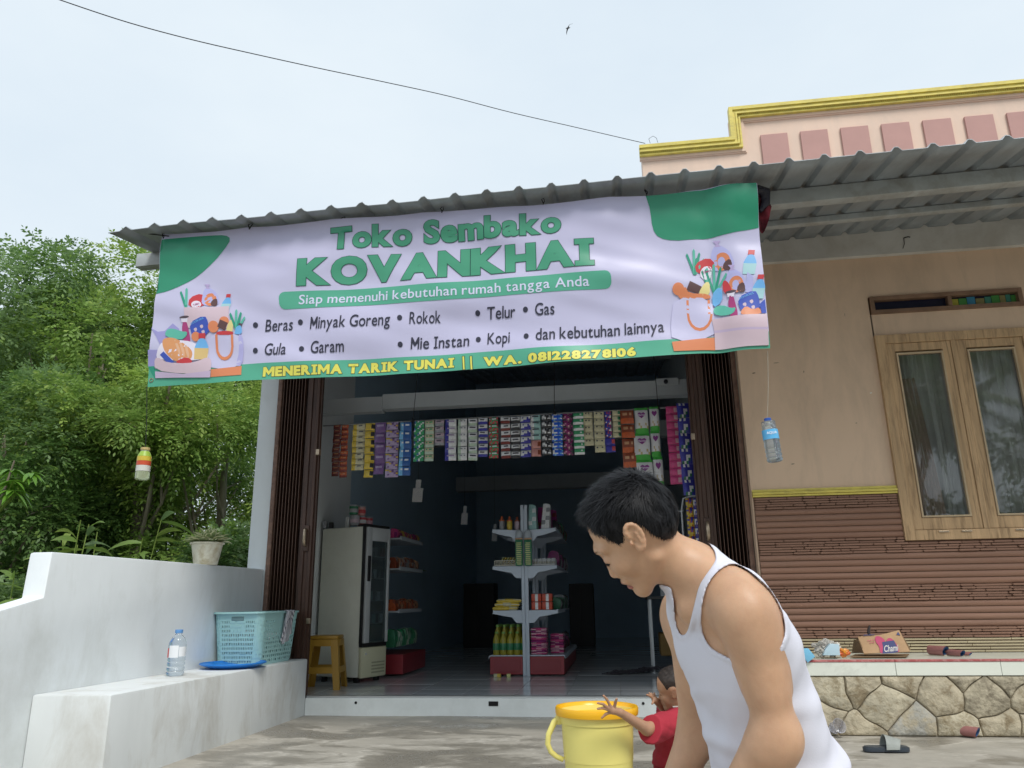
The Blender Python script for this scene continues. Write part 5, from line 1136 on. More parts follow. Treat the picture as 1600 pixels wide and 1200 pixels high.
TR = [
 ('tall grey green tree at the far left edge, highest crown beside the sky', 18, 318, 10.2, 2.0, .58, 5200, (3,1,0), 11, {}),
 ('lime tipped tree with a narrow top just right of the tallest tree', 108, 352, 12.0, 1.15, .66, 2800, (0,3,2), 12, {}),
 ('bright green tree with a loose crown directly left of the banner', 188, 362, 10.6, 1.6, .60, 4600, (0,2,2), 13, {}),
 ('broad dark tree filling the gap behind the lime tipped tree', 70, 372, 15.0, 2.8, .52, 4800, (1,3,0), 14, {}),
 ('mid green tree behind the banner and the white pillar', 320, 430, 13.5, 2.3, .55, 4200, (0,1,2), 15, {}),
 ('deep green bushy tree low at the left behind the stepped wall', 30, 560, 8.0, 1.35, .58, 3200, (1,3,0), 16, {}),
 ('leafy tree with a pale forked trunk behind the potted plant', 243, 560, 8.6, 1.25, .80, 2600, (0,2,2), 17, dict(trunk_r=.105, zr=.72)),
 ('small dense tree close behind the pillar at the right of the grove', 370, 540, 9.4, 1.3, .55, 3200, (0,1,2), 18, {}),
 ('shaded tree deep in the grove between the forked trunk and the bushy tree', 150, 500, 11.5, 2.0, .48, 4200, (1,3,0), 19, {}),
 ('distant pale green tree far behind on the left horizon', -30, 350, 19, 3.2, .48, 2600, (3,0,1), 20, dict(leaf=.16, size=.5)),
 ('distant dark tree far behind the middle of the grove', 140, 392, 19, 3.2, .48, 2600, (1,3,0), 21, dict(leaf=.16, size=.5)),
 ('distant dark tree farthest right behind the white pillar', 300, 440, 18, 3.2, .48, 2600, (1,0,3), 22, dict(leaf=.16, size=.5)),
]
for lab, px, py, y, r, ch, n, mi, sd_, kw in TR:
    x, zt_ = topz(px, py, y); z0_ = soilz(x, y)-.05; kk = dict(leaf=.078 if y > 9.5 else .058, size=.27 if y > 9.5 else .22); kk.update(kw); n = int(n*(1.0 if y > 9.5 else 1.45)); tree(lab, x, y, z0_, (zt_-.1-z0_)/1.06, r, ch, n, mi, sd_, **kk)
# low shrubs behind the wall
for i, (px, Y, h, r, mi, lab) in enumerate(((20, 7.0, 1.35, .75, (3,1,0), 'low leafy shrub at the far left below the stepped wall top'),(150, 6.9, 1.45, .85, (1,3,0), 'dark low shrub left of the bamboo shoots'),(245, 7.2, 1.5, .7, (0,1,2), 'fern green shrub under the pale trunk'),(345, 7.0, 1.7, .6, (1,0,2), 'dense shrub behind the potted plant'),(392, 8.0, 2.3, .55, (0,1,3), 'tall narrow shrub against the white pillar'),(90, 8.2, 2.3, 1.1, (1,3,0), 'big shadowy shrub under the left trees'),(300, 9.0, 2.2, 1.0, (1,3,0), 'shadowy shrub far behind the potted plant'))):
    q = aty(px, 850, Y); tree(lab, q.x, q.y, soilz(q.x, q.y)-.05, h, r, .55, 1300 if r < .8 else 2000, mi, 40+i, leaf=.06, size=.20, trunk_r=.03, cat='shrub', name='shrub', group='shrubs behind the boundary wall', limbs=5)
# bamboo shoots with long blades
def blades(label, cat, name, loc, n, L0, L1, w0, ms, seed, spread=1.0, lift=.6, group=None, nst=3, sth=.6, part='leaf'):
    rr = random.Random(seed); t_ = thing(name, label, cat, loc, group)
    st_ = []
    for s_ in range(nst):
        a = rr.uniform(0, 6.28); e = Vector((math.cos(a)*.25*spread, math.sin(a)*.25*spread, sth*rr.uniform(.7, 1.15))); p = MB()
        p.tube([(0,0,0), e*.5+Vector((0,0,.08)), e], [.010,.007,.004], 6); obj('stem', p, LM[2], t_, world=False, smooth=60); st_.append(e)
    for k in range(n):
        e = st_[k % nst]; t0 = rr.uniform(.45, 1); b0 = Vector((e.x*t0, e.y*t0, e.z*t0)); a = rr.uniform(0, 6.28); L_ = rr.uniform(L0, L1); el = rr.uniform(-.1, lift)
        d = Vector((math.cos(a)*math.cos(el), math.sin(a)*math.cos(el), math.sin(el))); sd_ = (Matrix.Rotation(rr.uniform(-1.3,1.3), 3, d) @ d.cross(Vector((0,0,1)))).normalized(); nn = sd_.cross(d); vs = []; fs = []
        for i in range(6):
            s_ = i/5; w_ = w0*math.sin(math.pi*min(1, s_*.92+.08))**.8; c = b0+d*L_*s_-Vector((0,0,1))*L_*.45*s_*s_; vs += [c-sd_*w_+nn*w_*.3, c, c+sd_*w_+nn*w_*.3]
        for i in range(5): fs += [(i*3,i*3+1,i*3+4,i*3+3),(i*3+1,i*3+2,i*3+5,i*3+4)]
        p = MB(); p.add(vs, fs); obj(part, p, ms[k % len(ms)], t_, world=False, smooth=80)
    return t_
for i, (px, py, Y, lab) in enumerate(((105, 855, 5.6, 'bamboo shoot with long blades, left of the two beside the stepped wall end'),(140, 850, 5.9, 'bamboo shoot with upright broad blades, right of the pair above the wall'),(20, 900, 5.2, 'bamboo shoot spreading long blades at the far left edge'),(205, 835, 6.8, 'shaded bamboo clump left of the pale trunk'))):
    q = aty(px, py, Y); blades(lab, 'bamboo', 'bamboo_shoot', (q.x, q.y, soilz(q.x, q.y)), 44, .20, .36, .026, [LM[2], LM[0], LM[3]], 60+i, nst=4, sth=q.z-soilz(q.x, q.y)+.1, lift=.9, group='bamboo shoots behind the wall')
# near branch with glossy young leaves at the left edge
q = aty(18, 745, 5.2)
br = thing('mango_sapling', 'young sapling with glossy lime green leaves at the left edge of the picture', 'sapling', (q.x-.12, q.y, soilz(q.x, q.y)))
hz = q.z-soilz(q.x, q.y)
p = MB(); p.tube([(0,0,0), (.02,0,hz*.5), (.06,0,hz*.9), (.14,-.02,hz+.12)], [.022,.018,.012,.006], 8); obj('trunk', p, m_bark, br, world=False, smooth=60)
m_gl = mat('glossy_leaf', (.14,.30,.035), .3, var=.2, vscale=3, transl=.35)
rr = random.Random(77)
for c_ in range(7):
    b0 = Vector((.06+rr.uniform(-.16,.20), rr.uniform(-.12,.12), hz+rr.uniform(-.20,.14)))
    p = MB(); p.tube([(.04,0,hz*.85), b0], [.006,.004], 5); obj('twig', p, LM[2], br, world=False)
    for k in range(13):
        a = rr.uniform(0, 6.28); L_ = rr.uniform(.09,.15); el = rr.uniform(-.6,.25); d = Vector((math.cos(a)*math.cos(el), math.sin(a)*math.cos(el), math.sin(el))); sd_ = d.cross(Vector((0,0,1))).normalized(); nn = sd_.cross(d); vs = []; fs = []
        for i in range(6):
            s_ = i/5; w_ = .019*math.sin(math.pi*min(1, s_*.95+.05))**.8; c = b0+d*L_*s_-Vector((0,0,1))*L_*.5*s_*s_; vs += [c-sd_*w_+nn*w_*.35, c, c+sd_*w_+nn*w_*.35]
        for i in range(5): fs += [(i*3,i*3+1,i*3+4,i*3+3),(i*3+1,i*3+2,i*3+5,i*3+4)]
        p = MB(); p.add(vs, fs); obj('leaf', p, m_gl, br, world=False, smooth=80)
# fine undergrowth nobody could count
rng = np.random.default_rng(5); n = 5200; P = np.stack([rng.uniform(-16, -3.1, n), rng.uniform(4.2, 17, n), np.zeros(n)], 1); P[:, 2] = -.25+rng.uniform(0, 1, n)**1.6*np.clip((P[:, 1]-4)*.22, .3, 1.5)
V, T, nl = sprays(rng, P, rng.normal(0, 1, (n, 3))*np.array([1,1,.4])+np.array([0,0,.8]), .30, .10, 8)
me = build_mesh('undergrowth', V, T, [LM[1], LM[0], LM[3]], rng.integers(0, 3, len(T))); o = bpy.data.objects.new('undergrowth', me); COL.objects.link(o); o['kind'] = 'stuff'; o['label'] = 'dense low green undergrowth beneath the trees'; o['category'] = 'undergrowth'
# coconut palms and garden trees behind the viewer: they show only as reflections in the window panes
def palm(x, y, h, seed, lab):
    rr = random.Random(seed); t_ = thing('coconut_palm', lab, 'palm', (x, y, 0), 'palms behind the viewer'); p = MB(); pts = [(.25*math.sin(i*.4)*i/6, .1*i/6, h*i/8) for i in range(9)]; p.tube(pts, [.16-.008*i for i in range(9)], 10); obj('trunk', p, m_bark, t_, world=False, smooth=60)
    top = Vector(pts[-1])
    for k in range(20):
        a = k*2.4; el = rr.uniform(-.1, 1.1); L_ = rr.uniform(2.3, 3.2); d = Vector((math.cos(a)*math.cos(el), math.sin(a)*math.cos(el), math.sin(el))); sd_ = d.cross(Vector((0,0,1))).normalized(); q = MB(); rib = []
        for i in range(30):
            s_ = i/29; c = top+d*L_*s_-Vector((0,0,1))*L_*.6*s_*s_; rib.append(c)
            ll = .62*math.sin(math.pi*(.12+.85*s_))**.7
            for sg in (-1, 1):
                for jj in (0, .5):
                    cc = c+d*(L_/29*jj); e = cc+sd_*sg*ll*.75+d*ll*.4-Vector((0,0,1))*ll*.45; w_ = d*.02; q.add([cc-w_, cc+w_, e], [(0,1,2)])
        q.tube(rib, [.025*(1-i/30)+.004 for i in range(30)], 5); obj('frond', q, LM[3], t_, world=False)
palm(5.4, -3.6, 4.6, 1, 'coconut palm behind the viewer mirrored in the window panes'); palm(8.6, -5.2, 5.4, 2, 'second coconut palm behind the viewer mirrored in the right pane')
for i, (x, y, h, r) in enumerate(((3.2,-9,6.0,2.6),(7.5,-10,6.5,3.0),(12,-9,6.5,3.0))): tree('dark garden tree behind the viewer mirrored faintly in the window, '+('left','middle','right')[i]+' of three', x, y, -.1, h, r, .55, 1500, (1,3,0), 90+i, leaf=.16, size=.5, group='garden trees behind the viewer')
# ================================================================== THINGS IN THE YARD
# ---- potted plant on the boundary wall
def wtop(y): return 1.085-(5.998-y)*.007/2.39
q = aty(321, 882, 5.0); X0 = XL-.06; q = atx(321, 882, X0)
PY = q.y; PZ = wtop(PY)
pw = (aty(345, 850, PY).x-aty(299, 850, PY).x)/2; ph = aty(321, 848, PY).z-PZ
pt = thing('potted_plant', 'variegated spiky plant in a stained cream pot on the boundary wall', 'potted plant', (X0, PY, PZ))
m_pot = mat('stained_cream_pot', (.74,.71,.58), .7, var=.12, vscale=9, dirt=(.42,.33,.17), damt=.75, dscale=9, bump=.2, thr=(.46,.64))
p = MB(); p.lathe([(pw*.70,0),(pw*.72,.004),(pw*.93,ph*.85),(pw*.94,ph*.90),(pw*1.04,ph*.92),(pw*1.06,ph*.97),(pw*1.03,ph),(pw*.93,ph*.99),(pw*.90,ph*.90)], n=32); obj('pot', p, m_pot, pt, world=False, smooth=40)
p = MB(); p.lathe([(0,ph*.90),(pw*.90,ph*.92)], n=20); obj('soil', p, m_soil, pt, world=False)
m_vg = mat('variegated_leaf_green', (.30,.38,.17), .45, var=.25, vscale=20, transl=.2); m_vy = mat('variegated_leaf_cream', (.82,.80,.52), .45, var=.12, vscale=20, transl=.2)
rr = random.Random(4)
for k in range(86):
    a = k*2.399; ring = (k/86)**.6; el = 1.50-ring*1.05+rr.uniform(-.2,.2); L_ = rr.uniform(.10,.15); d = Vector((math.cos(a)*math.cos(el), math.sin(a)*math.cos(el), math.sin(el))); sd_ = d.cross(Vector((0,0,1))); sd_ = sd_.normalized() if sd_.length > .05 else Vector((1,0,0)); nn = sd_.cross(d); b0 = Vector((math.cos(a)*pw*.6*ring, math.sin(a)*pw*.6*ring, ph*.93)); vs = []; fs = []; p = MB()
    for i in range(7):
        s_ = i/6; w_ = .028*math.sin(math.pi*min(1, s_*.80+.20))**.8; c = b0+d*L_*s_-Vector((0,0,1))*L_*(.05+ring*.30)*s_*s_
        vs += [c-sd_*w_+nn*w_*.5, c-sd_*w_*.62+nn*w_*.25, c, c+sd_*w_*.62+nn*w_*.25, c+sd_*w_+nn*w_*.5]
    for i in range(6):
        for j in range(4): p.m = 1 if j in (0,3) else 0; p.add([], []); fs.append((i*5+j,i*5+j+1,i*5+j+6,i*5+j+5)); 
    p.v = [tuple(v) for v in vs]; p.f = fs; p.mi = [1 if (i % 4) in (0,3) else 0 for i in range(24)]
    obj('leaf', p, [m_vg, m_vy], pt, world=False, smooth=80)

# ---- laundry basket
m_bask = mat('mint_basket_plastic', (.36,.60,.60), .4, var=.04)
bt = thing('laundry_basket', 'pale mint perforated plastic laundry basket on the bench end', 'basket', (-2.62, 5.62, ZB))
BN = aty(402, 1036, 5.42)            # near lower corner
bc = atz(410, 1034, ZB+.001)         # near bottom corner on the bench
bx1 = -2.44; 
c_far = atz(463, 1026, ZB)
lo0 = Vector((-2.83, 5.05, ZB)); 
# footprint: left side along the wall, long side facing the viewer turned a little
A0 = atz(342, 1028, ZB+.001); A1 = bc; A2 = Vector((-2.455, 5.93, ZB))
hB = aty(400, 956, 5.26).z-ZB
wdir = (A1-A0); wdir.z = 0; W_ = wdir.length; 
def bp(u, v, t_):
    """u along the near side, v going back, t_ height fraction; sides flare outward"""
    fl = 1+.13*t_; r_ = .12
    uu = (u-.5)*fl*BW; vv = (v-.5)*fl*BD
    return uu, vv, hB*t_
BW = .31; BD = .56
yaw_b = math.atan2(wdir.y, wdir.x)
Bc = None
def bxf(x, y, z):
    c, s_ = math.cos(BYAW), math.sin(BYAW); return (BC.x+x*c-y*s_, BC.y+x*s_+y*c, ZB+.001+z)
BYAW = 0.0
# centre so that the near right bottom corner meets A1
cx_, cy_ = BW/2, -BD/2; BC = Vector((-2.666, 5.58, ZB))
def ring_pts(t_, k=1.0, n=8, corner=.05):
    hw = BW/2*(1+.16*t_)*k; hd = BD/2*(1+.14*t_)*k; o = []
    for (sx, sy, a0) in ((1,-1,-90),(1,1,0),(-1,1,90),(-1,-1,180)):
        for i in range(n): a = R(a0+90*i/(n-1)); o.append((sx*(hw-corner)+corner*math.cos(a), sy*(hd-corner)+corner*math.sin(a)))
    return o
body = MB(); th_ = .0025
def wall_strip(t0, t1, skip=None):
    a = ring_pts(t0); b_ = ring_pts(t1); n = len(a)
    for i in range(n):
        j = (i+1) % n
        if skip and skip(i): continue
        body.add([bxf(*a[i], hB*t0), bxf(*a[j], hB*t0), bxf(*b_[j], hB*t1), bxf(*b_[i], hB*t1)], [(0,1,2,3)])
flat = {7: 14, 15: 18, 23: 14, 31: 18}      # straight runs between corner arcs get slots
rows_ = [(.05+.082*i, .05+.082*i+.046) for i in range(10)]
prev = 0.0
for ri, (t0, t1) in enumerate(rows_):
    wall_strip(prev, t0); prev = t1
    a = ring_pts(t0); b_ = ring_pts(t1); n = len(a)
    for i in range(n):
        j = (i+1) % n
        if i not in flat: body.add([bxf(*a[i], hB*t0), bxf(*a[j], hB*t0), bxf(*b_[j], hB*t1), bxf(*b_[i], hB*t1)], [(0,1,2,3)]); continue
        m_ = flat[i]
        for k in range(m_):
            solid = ri >= 7 and .30 < (k+.5)/m_ < .74
            f0, f1 = k/m_, (k+1)/m_; g0, g1 = f0, f0+(f1-f0)*.60
            for (x0_, x1_) in (((f0, f1),) if solid else ((g0, g1),)):
                P4 = [Vector(a[i]).lerp(Vector(a[j]), x0_), Vector(a[i]).lerp(Vector(a[j]), x1_), Vector(b_[i]).lerp(Vector(b_[j]), x1_), Vector(b_[i]).lerp(Vector(b_[j]), x0_)]
                body.add([bxf(*P4[0], hB*t0), bxf(*P4[1], hB*t0), bxf(*P4[2], hB*t1), bxf(*P4[3], hB*t1)], [(0,1,2,3)])
wall_strip(prev, .985)
body.add([bxf(x, y, .004) for x, y in ring_pts(0)], [tuple(range(32))])
o = obj('body', body, m_bask, bt); so = o.modifiers.new('thick', 'SOLIDIFY'); so.thickness = .003
p = MB(); rp = [bxf(x, y, hB*.99) for x, y in ring_pts(1, 1.03)]; rp2 = rp+[rp[0]]
a = ring_pts(1, .995); b_ = ring_pts(1, 1.10, corner=.065); vs = []
for (k_, z_) in ((.995, hB*.975), (1.0, hB), (1.07, hB*1.0), (1.08, hB*.965)): vs += [bxf(x, y, z_) for x, y in ring_pts(1, k_, corner=.05+.3*(k_-1))]
fs = [(l*32+i, l*32+(i+1)%32, (l+1)*32+(i+1)%32, (l+1)*32+i) for l in range(3) for i in range(32)]
p.add(vs, fs); obj('rim', p, m_bask, bt, smooth=60)
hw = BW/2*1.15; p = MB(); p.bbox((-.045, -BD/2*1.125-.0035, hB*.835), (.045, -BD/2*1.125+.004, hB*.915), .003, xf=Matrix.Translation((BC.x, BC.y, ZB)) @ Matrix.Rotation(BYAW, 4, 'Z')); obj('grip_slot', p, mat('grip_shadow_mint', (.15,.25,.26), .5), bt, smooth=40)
# laundry and the striped cloth over its rim
m_cloth = mat('striped_grey_cloth', (.50,.50,.55), .9, var=.1, vscale=30); t = m_cloth.node_tree
wv = t.nodes.new('ShaderNodeTexWave'); wv.inputs['Scale'].default_value = 38; wv.inputs['Distortion'].default_value = 1.0; wr2 = t.nodes.new('ShaderNodeValToRGB'); wr2.color_ramp.elements[0].color = (.14,.14,.18,1); wr2.color_ramp.elements[1].color = (.62,.62,.66,1); wr2.color_ramp.elements[0].position = .3; wr2.color_ramp.elements[1].position = .6
tcn = [n_ for n_ in t.nodes if n_.type == 'TEX_COORD'][0]; t.links.new(tcn.outputs['Object'], wv.inputs[0]); t.links.new(wv.outputs[0], wr2.inputs[0]); t.links.new(wr2.outputs[0], t.nodes['Principled BSDF'].inputs['Base Color'])
c0 = Vector(bxf(BW/2*1.2, BD*.16, hB)); g = MB()
def clf(a, b_):
    ww = .10+.045*b_; y = c0.y+(a-.5)*ww*1.1+.012*math.sin(a*14); 
    if b_ < .25: s_ = b_/.25; x = c0.x-.07*(1-s_)+.02; z = c0.z+.006-.05*(1-s_)**2
    else: s_ = (b_-.25)/.75; x = c0.x+.022-.03*s_*1+.008*math.sin(a*16+s_*3); z = c0.z+.006-(.19+.05*math.sin(a*3.0+.5)-.10*(abs(a-.45) < .08))*s_
    return (x+.010*math.sin(a*20), y, z)
g.grid(26, 22, clf); o = obj('striped_cloth', g, m_cloth, smooth=80); so = o.modifiers.new('thick', 'SOLIDIFY'); so.thickness = .002
tag(o, 'grey and white striped cloth hanging over the laundry basket rim', 'cloth')
g = MB(); g.grid(16, 16, lambda a, b_: bxf((a-.5)*BW*.95, (b_-.5)*BD*.95, hB*.52+.07*mnoise.noise(Vector((a*4, b_*4, 2)))+.05*mnoise.noise(Vector((a*9, b_*9, 5))))); o = obj('laundry', g, mat('white_laundry', (.55,.57,.58), .9, var=.25, vscale=8), smooth=80); tag(o, 'crumpled pale laundry lying inside the mint basket', 'laundry')

# ---- blue tray
q = atz(354, 1044, ZB+.001); rad = .215
ty = thing('blue_tray', 'round bright blue plastic tray lying on the bench', 'tray', (q.x+.03, q.y+.03, ZB+.001))
m_bl = mat('bright_blue_plastic', (.012,.19,.62), .28)
p = MB(); p.lathe([(rad*.66,0),(rad*.70,.004),(rad*.97,.024),(rad,.028),(rad,.032),(rad*.95,.031),(rad*.70,.012),(0,.011)], n=48); obj('dish', p, m_bl, ty, world=False, smooth=50)
p = MB(); p.tube([(rad*.985*math.cos(a_*math.pi/24), rad*.985*math.sin(a_*math.pi/24), .032) for a_ in range(49)], .004, 6, cap=False); obj('rim', p, m_bl, ty, world=False, smooth=60)
# ---- bottles
m_pet = mat('clear_pet', (.82,.88,.93), .06, trans=.93, ior=1.25); m_water = mat('water', (.86,.92,.95), .04, trans=.86, ior=1.12)
m_capb = mat('blue_cap', (.12,.30,.62), .4); m_redl = mat('red_label', (.65,.06,.04), .4); m_whl = mat('white_label', (.75,.77,.80), .4); m_bluel = mat('blue_label', (.12,.45,.78), .35)
def pet_bottle(loc, h, r, capm, lab, cat='bottle', tilt=0, label=None, water=.0, ribs=3, nm='water_bottle'):
    t_ = thing(nm, lab, cat, loc); t_.rotation_euler = (0, tilt, 0)
    prof = [(r*.55,0),(r*.85,h*.01),(r,h*.05)]
    for k in range(ribs): z0 = h*(.08+.10*k); prof += [(r,z0),(r*.90,z0+h*.03),(r,z0+h*.06)]
    prof += [(r,h*.42),(r*.94,h*.45),(r,h*.48),(r,h*.66),(r*.93,h*.74),(r*.70,h*.83),(r*.40,h*.89),(r*.34,h*.93),(r*.34,h*.985)]
    p = MB(); p.lathe(prof, n=28); o = obj('bottle_body', p, m_pet, t_, world=False, smooth=50)
    p = MB(); p.lathe([(r*.44,h*.925),(r*.45,h*.93),(r*.45,h*.995),(r*.40,h),(0,h)], n=20); obj('cap', p, capm, t_, world=False, smooth=40)
    if label:
        for (a0, a1, z0, z1, m_) in label:
            p = MB(); vs = [((r+.0012)*math.cos(a0+(a1-a0)*i/14), (r+.0012)*math.sin(a0+(a1-a0)*i/14), z) for z in (h*z0, h*z1) for i in range(15)]
            p.add(vs, [(i, i+1, 16+i, 15+i) for i in range(14)]); obj('label', p, m_, t_, world=False, smooth=80)
    if water:
        p = MB(); p.lathe([(r*.5,.004),(r*.9,h*.05),(r*.88,h*water),(0,h*water)], n=24); obj('water', p, m_water, t_, world=False, smooth=50)
    return t_
q = atz(273, 1056, ZB+.001); hb_ = aty(273, 984, q.y).z-ZB; rb = (aty(287, 1010, q.y).x-aty(263, 1010, q.y).x)/2*1.02
pet_bottle((q.x, q.y, ZB+.001), hb_, rb, m_capb, 'clear water bottle with blue cap and red white label standing on the bench', label=[(-2.9,-2.1,.40,.60,m_redl),(-2.05,-.9,.40,.66,m_whl),(-.85,.2,.42,.63,m_whl)], ribs=3)
for (px, pt_, pb, Y, w_, capm, lab, lb, tilt, nm) in ((221.5, 700, 750, 4.25, 19, mat('straw_cap', (.55,.42,.18), .5), 'small juice bottle with green yellow red sleeve hanging from the left banner corner', None, R(0), 'hanging_juice_bottle'), (1210.5, 653, 722, 4.25, 25, mat('deep_blue_cap', (.03,.10,.42), .4), 'clear water bottle with blue label hanging from the right banner corner', [(-3.1,0,.50,.72,m_bluel)], R(-4), 'hanging_water_bottle')):
    a_ = aty(px, pb, Y); b2 = aty(px, pt_, Y); h_ = b2.z-a_.z; r_ = (aty(px+w_/2, (pt_+pb)/2, Y).x-aty(px-w_/2, (pt_+pb)/2, Y).x)/2
    a_ = a_
    if lb: 
        t_ = pet_bottle((aty(px+1, pb, Y).x, Y, a_.z), h_, r_, capm, lab, tilt=tilt, label=lb, water=.92, nm=nm)
        flat_text('AQUA', r_*1.3, h_*.07, mat('label_white_ink', (.8,.85,.9), .4), 'lettering', t_, (0, -r_-.003, h_*.63))
    else:
        t_ = thing(nm, lab, 'bottle', (aty(px, pb, Y).x, Y, a_.z))
        p = MB(); p.lathe([(r_*.8,0),(r_,h_*.03),(r_*1.02,h_*.20),(r_*.93,h_*.30),(r_*.86,h_*.36),(r_*.97,h_*.60),(r_*.95,h_*.75),(r_*.62,h_*.88),(r_*.6,h_*.92)], n=24); obj('bottle_body', p, mat('cloudy_pet', (.62,.68,.45), .15, trans=.6), t_, world=False, smooth=50)
        for (z0, z1, m_) in ((.26,.44,mat('sleeve_white', (.6,.6,.55), .4)),(.44,.58,mat('sleeve_red', (.55,.08,.03), .4)),(.58,.72,mat('sleeve_yellow', (.60,.45,.05), .4)),(.72,.88,mat('sleeve_green', (.30,.45,.06), .4))):
            rr_ = lambda z: r_*(1.0 if z < .3 else (.99 if z < .76 else .99-(z-.76)*2.7))
            p = MB(); p.lathe([(rr_(z0)+.001,h_*z0),(rr_(z1)+.001,h_*z1-.0008)], n=24); pp = obj('sleeve_band', p, m_, t_, world=False, smooth=60)
        p = MB(); p.lathe([(r_*.66,h_*.92),(r_*.68,h_*.93),(r_*.68,h_*.99),(r_*.6,h_),(0,h_)], n=20); obj('cap', p, capm, t_, world=False, smooth=40)
    c = aty(*((229.5, 604) if not lb else (1199.5, 548)), YB_+.01); top = Vector((t_.location.x+(math.sin(tilt)*h_), Y, a_.z+h_*.97))
    p = MB(); p.tube([c, c.lerp(top, .5)+Vector((.004, 0, 0)), top, top+Vector((.012,0,-.01))], .0016 if lb else .0022, 5)
    tag(obj('string', p, m_cord if not lb else mat('pale_string', (.35,.32,.26), .8)), ('dark' if not lb else 'pale thin')+' string tying a bottle to the %s banner corner' % ('left' if not lb else 'right'), 'string')

# ---- bucket
m_buck = mat('pale_yellow_plastic', (.90,.80,.25), .32, var=.03, transl=.12); m_lid = mat('orange_yellow_plastic', (.86,.46,.015), .28)
DB = 3.12; c_ = atd(932, 1104, DB); rB = 64.5/F_PX*DB; zt_ = c_.z
bk = thing('bucket', 'tall pale yellow plastic bucket with an orange yellow lid and side handle', 'bucket', (c_.x, c_.y, 0))
HB = zt_
p = MB(); rb_ = rB*.74
p.lathe([(rb_*.96,0),(rb_,.01),(rB*.855,HB*.80),(rB*.86,HB*.845),(rB*.885,HB*.85),(rB*.90,HB*.935),(rB*.90,HB*.97),(rB*.875,HB*.97),(rB*.86,HB*.85),(rB*.82,HB*.5),(0,HB*.48)], n=64); obj('body', p, m_buck, bk, world=False, smooth=50)
p = MB(); p.lathe([(rB*.93,HB-.030),(rB*.985,HB-.028),(rB,HB-.018),(rB,HB-.004),(rB*.985,HB+.003),(rB*.93,HB+.002),(rB*.905,HB-.012),(rB*.88,HB-.016),(rB*.86,HB-.045)], n=64); obj('rim', p, m_lid, bk, world=False, smooth=50)
p = MB(); hh = [(-rB*.93, -.05, HB-.045), (-rB*1.0, -.06, HB-.07), (-rB*1.07, -.065, HB-.12), (-rB*1.04, -.06, HB-.165), (-rB*.90, -.05, HB-.185)]
vs = []
rtb = Vector((math.cos(YAW), math.sin(YAW), 0))
pts = [(-rB*.90, -.02, HB-.040), (-rB*1.02, -.03, HB-.055), (-rB*1.16, -.035, HB-.10), (-rB*1.19, -.035, HB-.135), (-rB*1.12, -.03, HB-.165), (-rB*.985, -.03, HB-.183), (-rB*.84, -.02, HB-.195)]
p.tube(pts, [.012,.0125,.0115,.011,.0105,.010,.010], 12); obj('handle', p, m_buck, bk, world=False, smooth=60)
p = MB(); p.bbox((-rB*.99, -.035, HB-.065), (-rB*.84, .0, HB-.028), .005); obj('handle_lug', p, m_buck, bk, world=False, smooth=50)

# ---- things lying on the terrace
ZT = zter+.003
q = atz(1385, 1024, ZT)
cb = thing('cardboard_box', 'flattened brown cardboard box with pink heart and blue print on the terrace', 'box', (q.x, q.y, ZT))
m_card = mat('brown_card', (.42,.27,.15), .85, var=.12, vscale=6, bump=.15, dirt=(.3,.18,.1), damt=.4, dscale=7); m_cardd = mat('card_inside', (.20,.13,.07), .9)
Yc = 5.36
def K(px, py, dy=0): v = aty(px, py, Yc+dy); return v
face = [K(1350,1021), K(1347,1010,.01), K(1341,993,.05), K(1376,991,.06), K(1405,984.5,.08), K(1413,1000,.04), K(1422,1018)]
fb = [v+Vector((0,.012,.003)) for v in face]; p = MB(); n = len(face); p.add(face+fb, [tuple(range(n)), tuple(range(n, 2*n))[::-1]]+[(i,(i+1)%n,n+(i+1)%n,n+i) for i in range(n)]); obj('front_flap', p, m_card, cb)
back = [K(1334,1019,.20), K(1336,1000,.22), K(1345,996,.20), K(1412,996,.26), K(1424,1016,.24)]
fb = [v+Vector((0,.01,0)) for v in back]; n = len(back); p = MB(); p.add(back+fb, [tuple(range(n)), tuple(range(n, 2*n))[::-1]]+[(i,(i+1)%n,n+(i+1)%n,n+i) for i in range(n)]); obj('back_flap', p, m_cardd, cb)
sidef = [K(1350,1021,.01), K(1342,1001,.03), K(1334,999,.2), K(1331,1019,.2)]
fb = [v+Vector((.006,0,0)) for v in sidef]; p = MB(); p.add(sidef+fb, [(0,1,2,3),(7,6,5,4),(0,1,5,4),(1,2,6,5),(2,3,7,6),(3,0,4,7)]); obj('side_flap', p, m_cardd, cb)
base = [K(1328,1021.5), K(1350,1023.5), K(1415,1022), K(1420,1017,.22), K(1336,1017,.22)]; base = [Vector((v.x, v.y, ZT+.004)) for v in base]; fb = [v+Vector((0,0,.006)) for v in base]; n = 5; p = MB(); p.add(base+fb, [tuple(range(n))[::-1], tuple(range(n, 2*n))]+[(i,(i+1)%n,n+(i+1)%n,n+i) for i in range(n)]); obj('bottom_flap', p, m_cardd, cb)
# print on the front face: interpolate the face's slope
nrm_ = (face[4]-face[0]).cross(face[6]-face[0]).normalized()
if nrm_.y > 0: nrm_ = -nrm_
def onface(px, py, l_=1):
    d = ray(px, py); t_ = (face[0]-CO).dot(nrm_)/d.dot(nrm_); return CO+d*t_+nrm_*(.0035+.0012*l_)
face2 = [face[i]-nrm_*((face[i]-face[0]).dot(nrm_)) for i in range(len(face))]
bm_ = bpy.data.meshes.new('x')
o = [c for c in COL.objects if c.name.startswith('front_flap')][0]; me = o.data
for i in range(len(face)):
    v = face2[i]; me.vertices[i].co = v; me.vertices[i+len(face)].co = v-nrm_*.008
me.update()
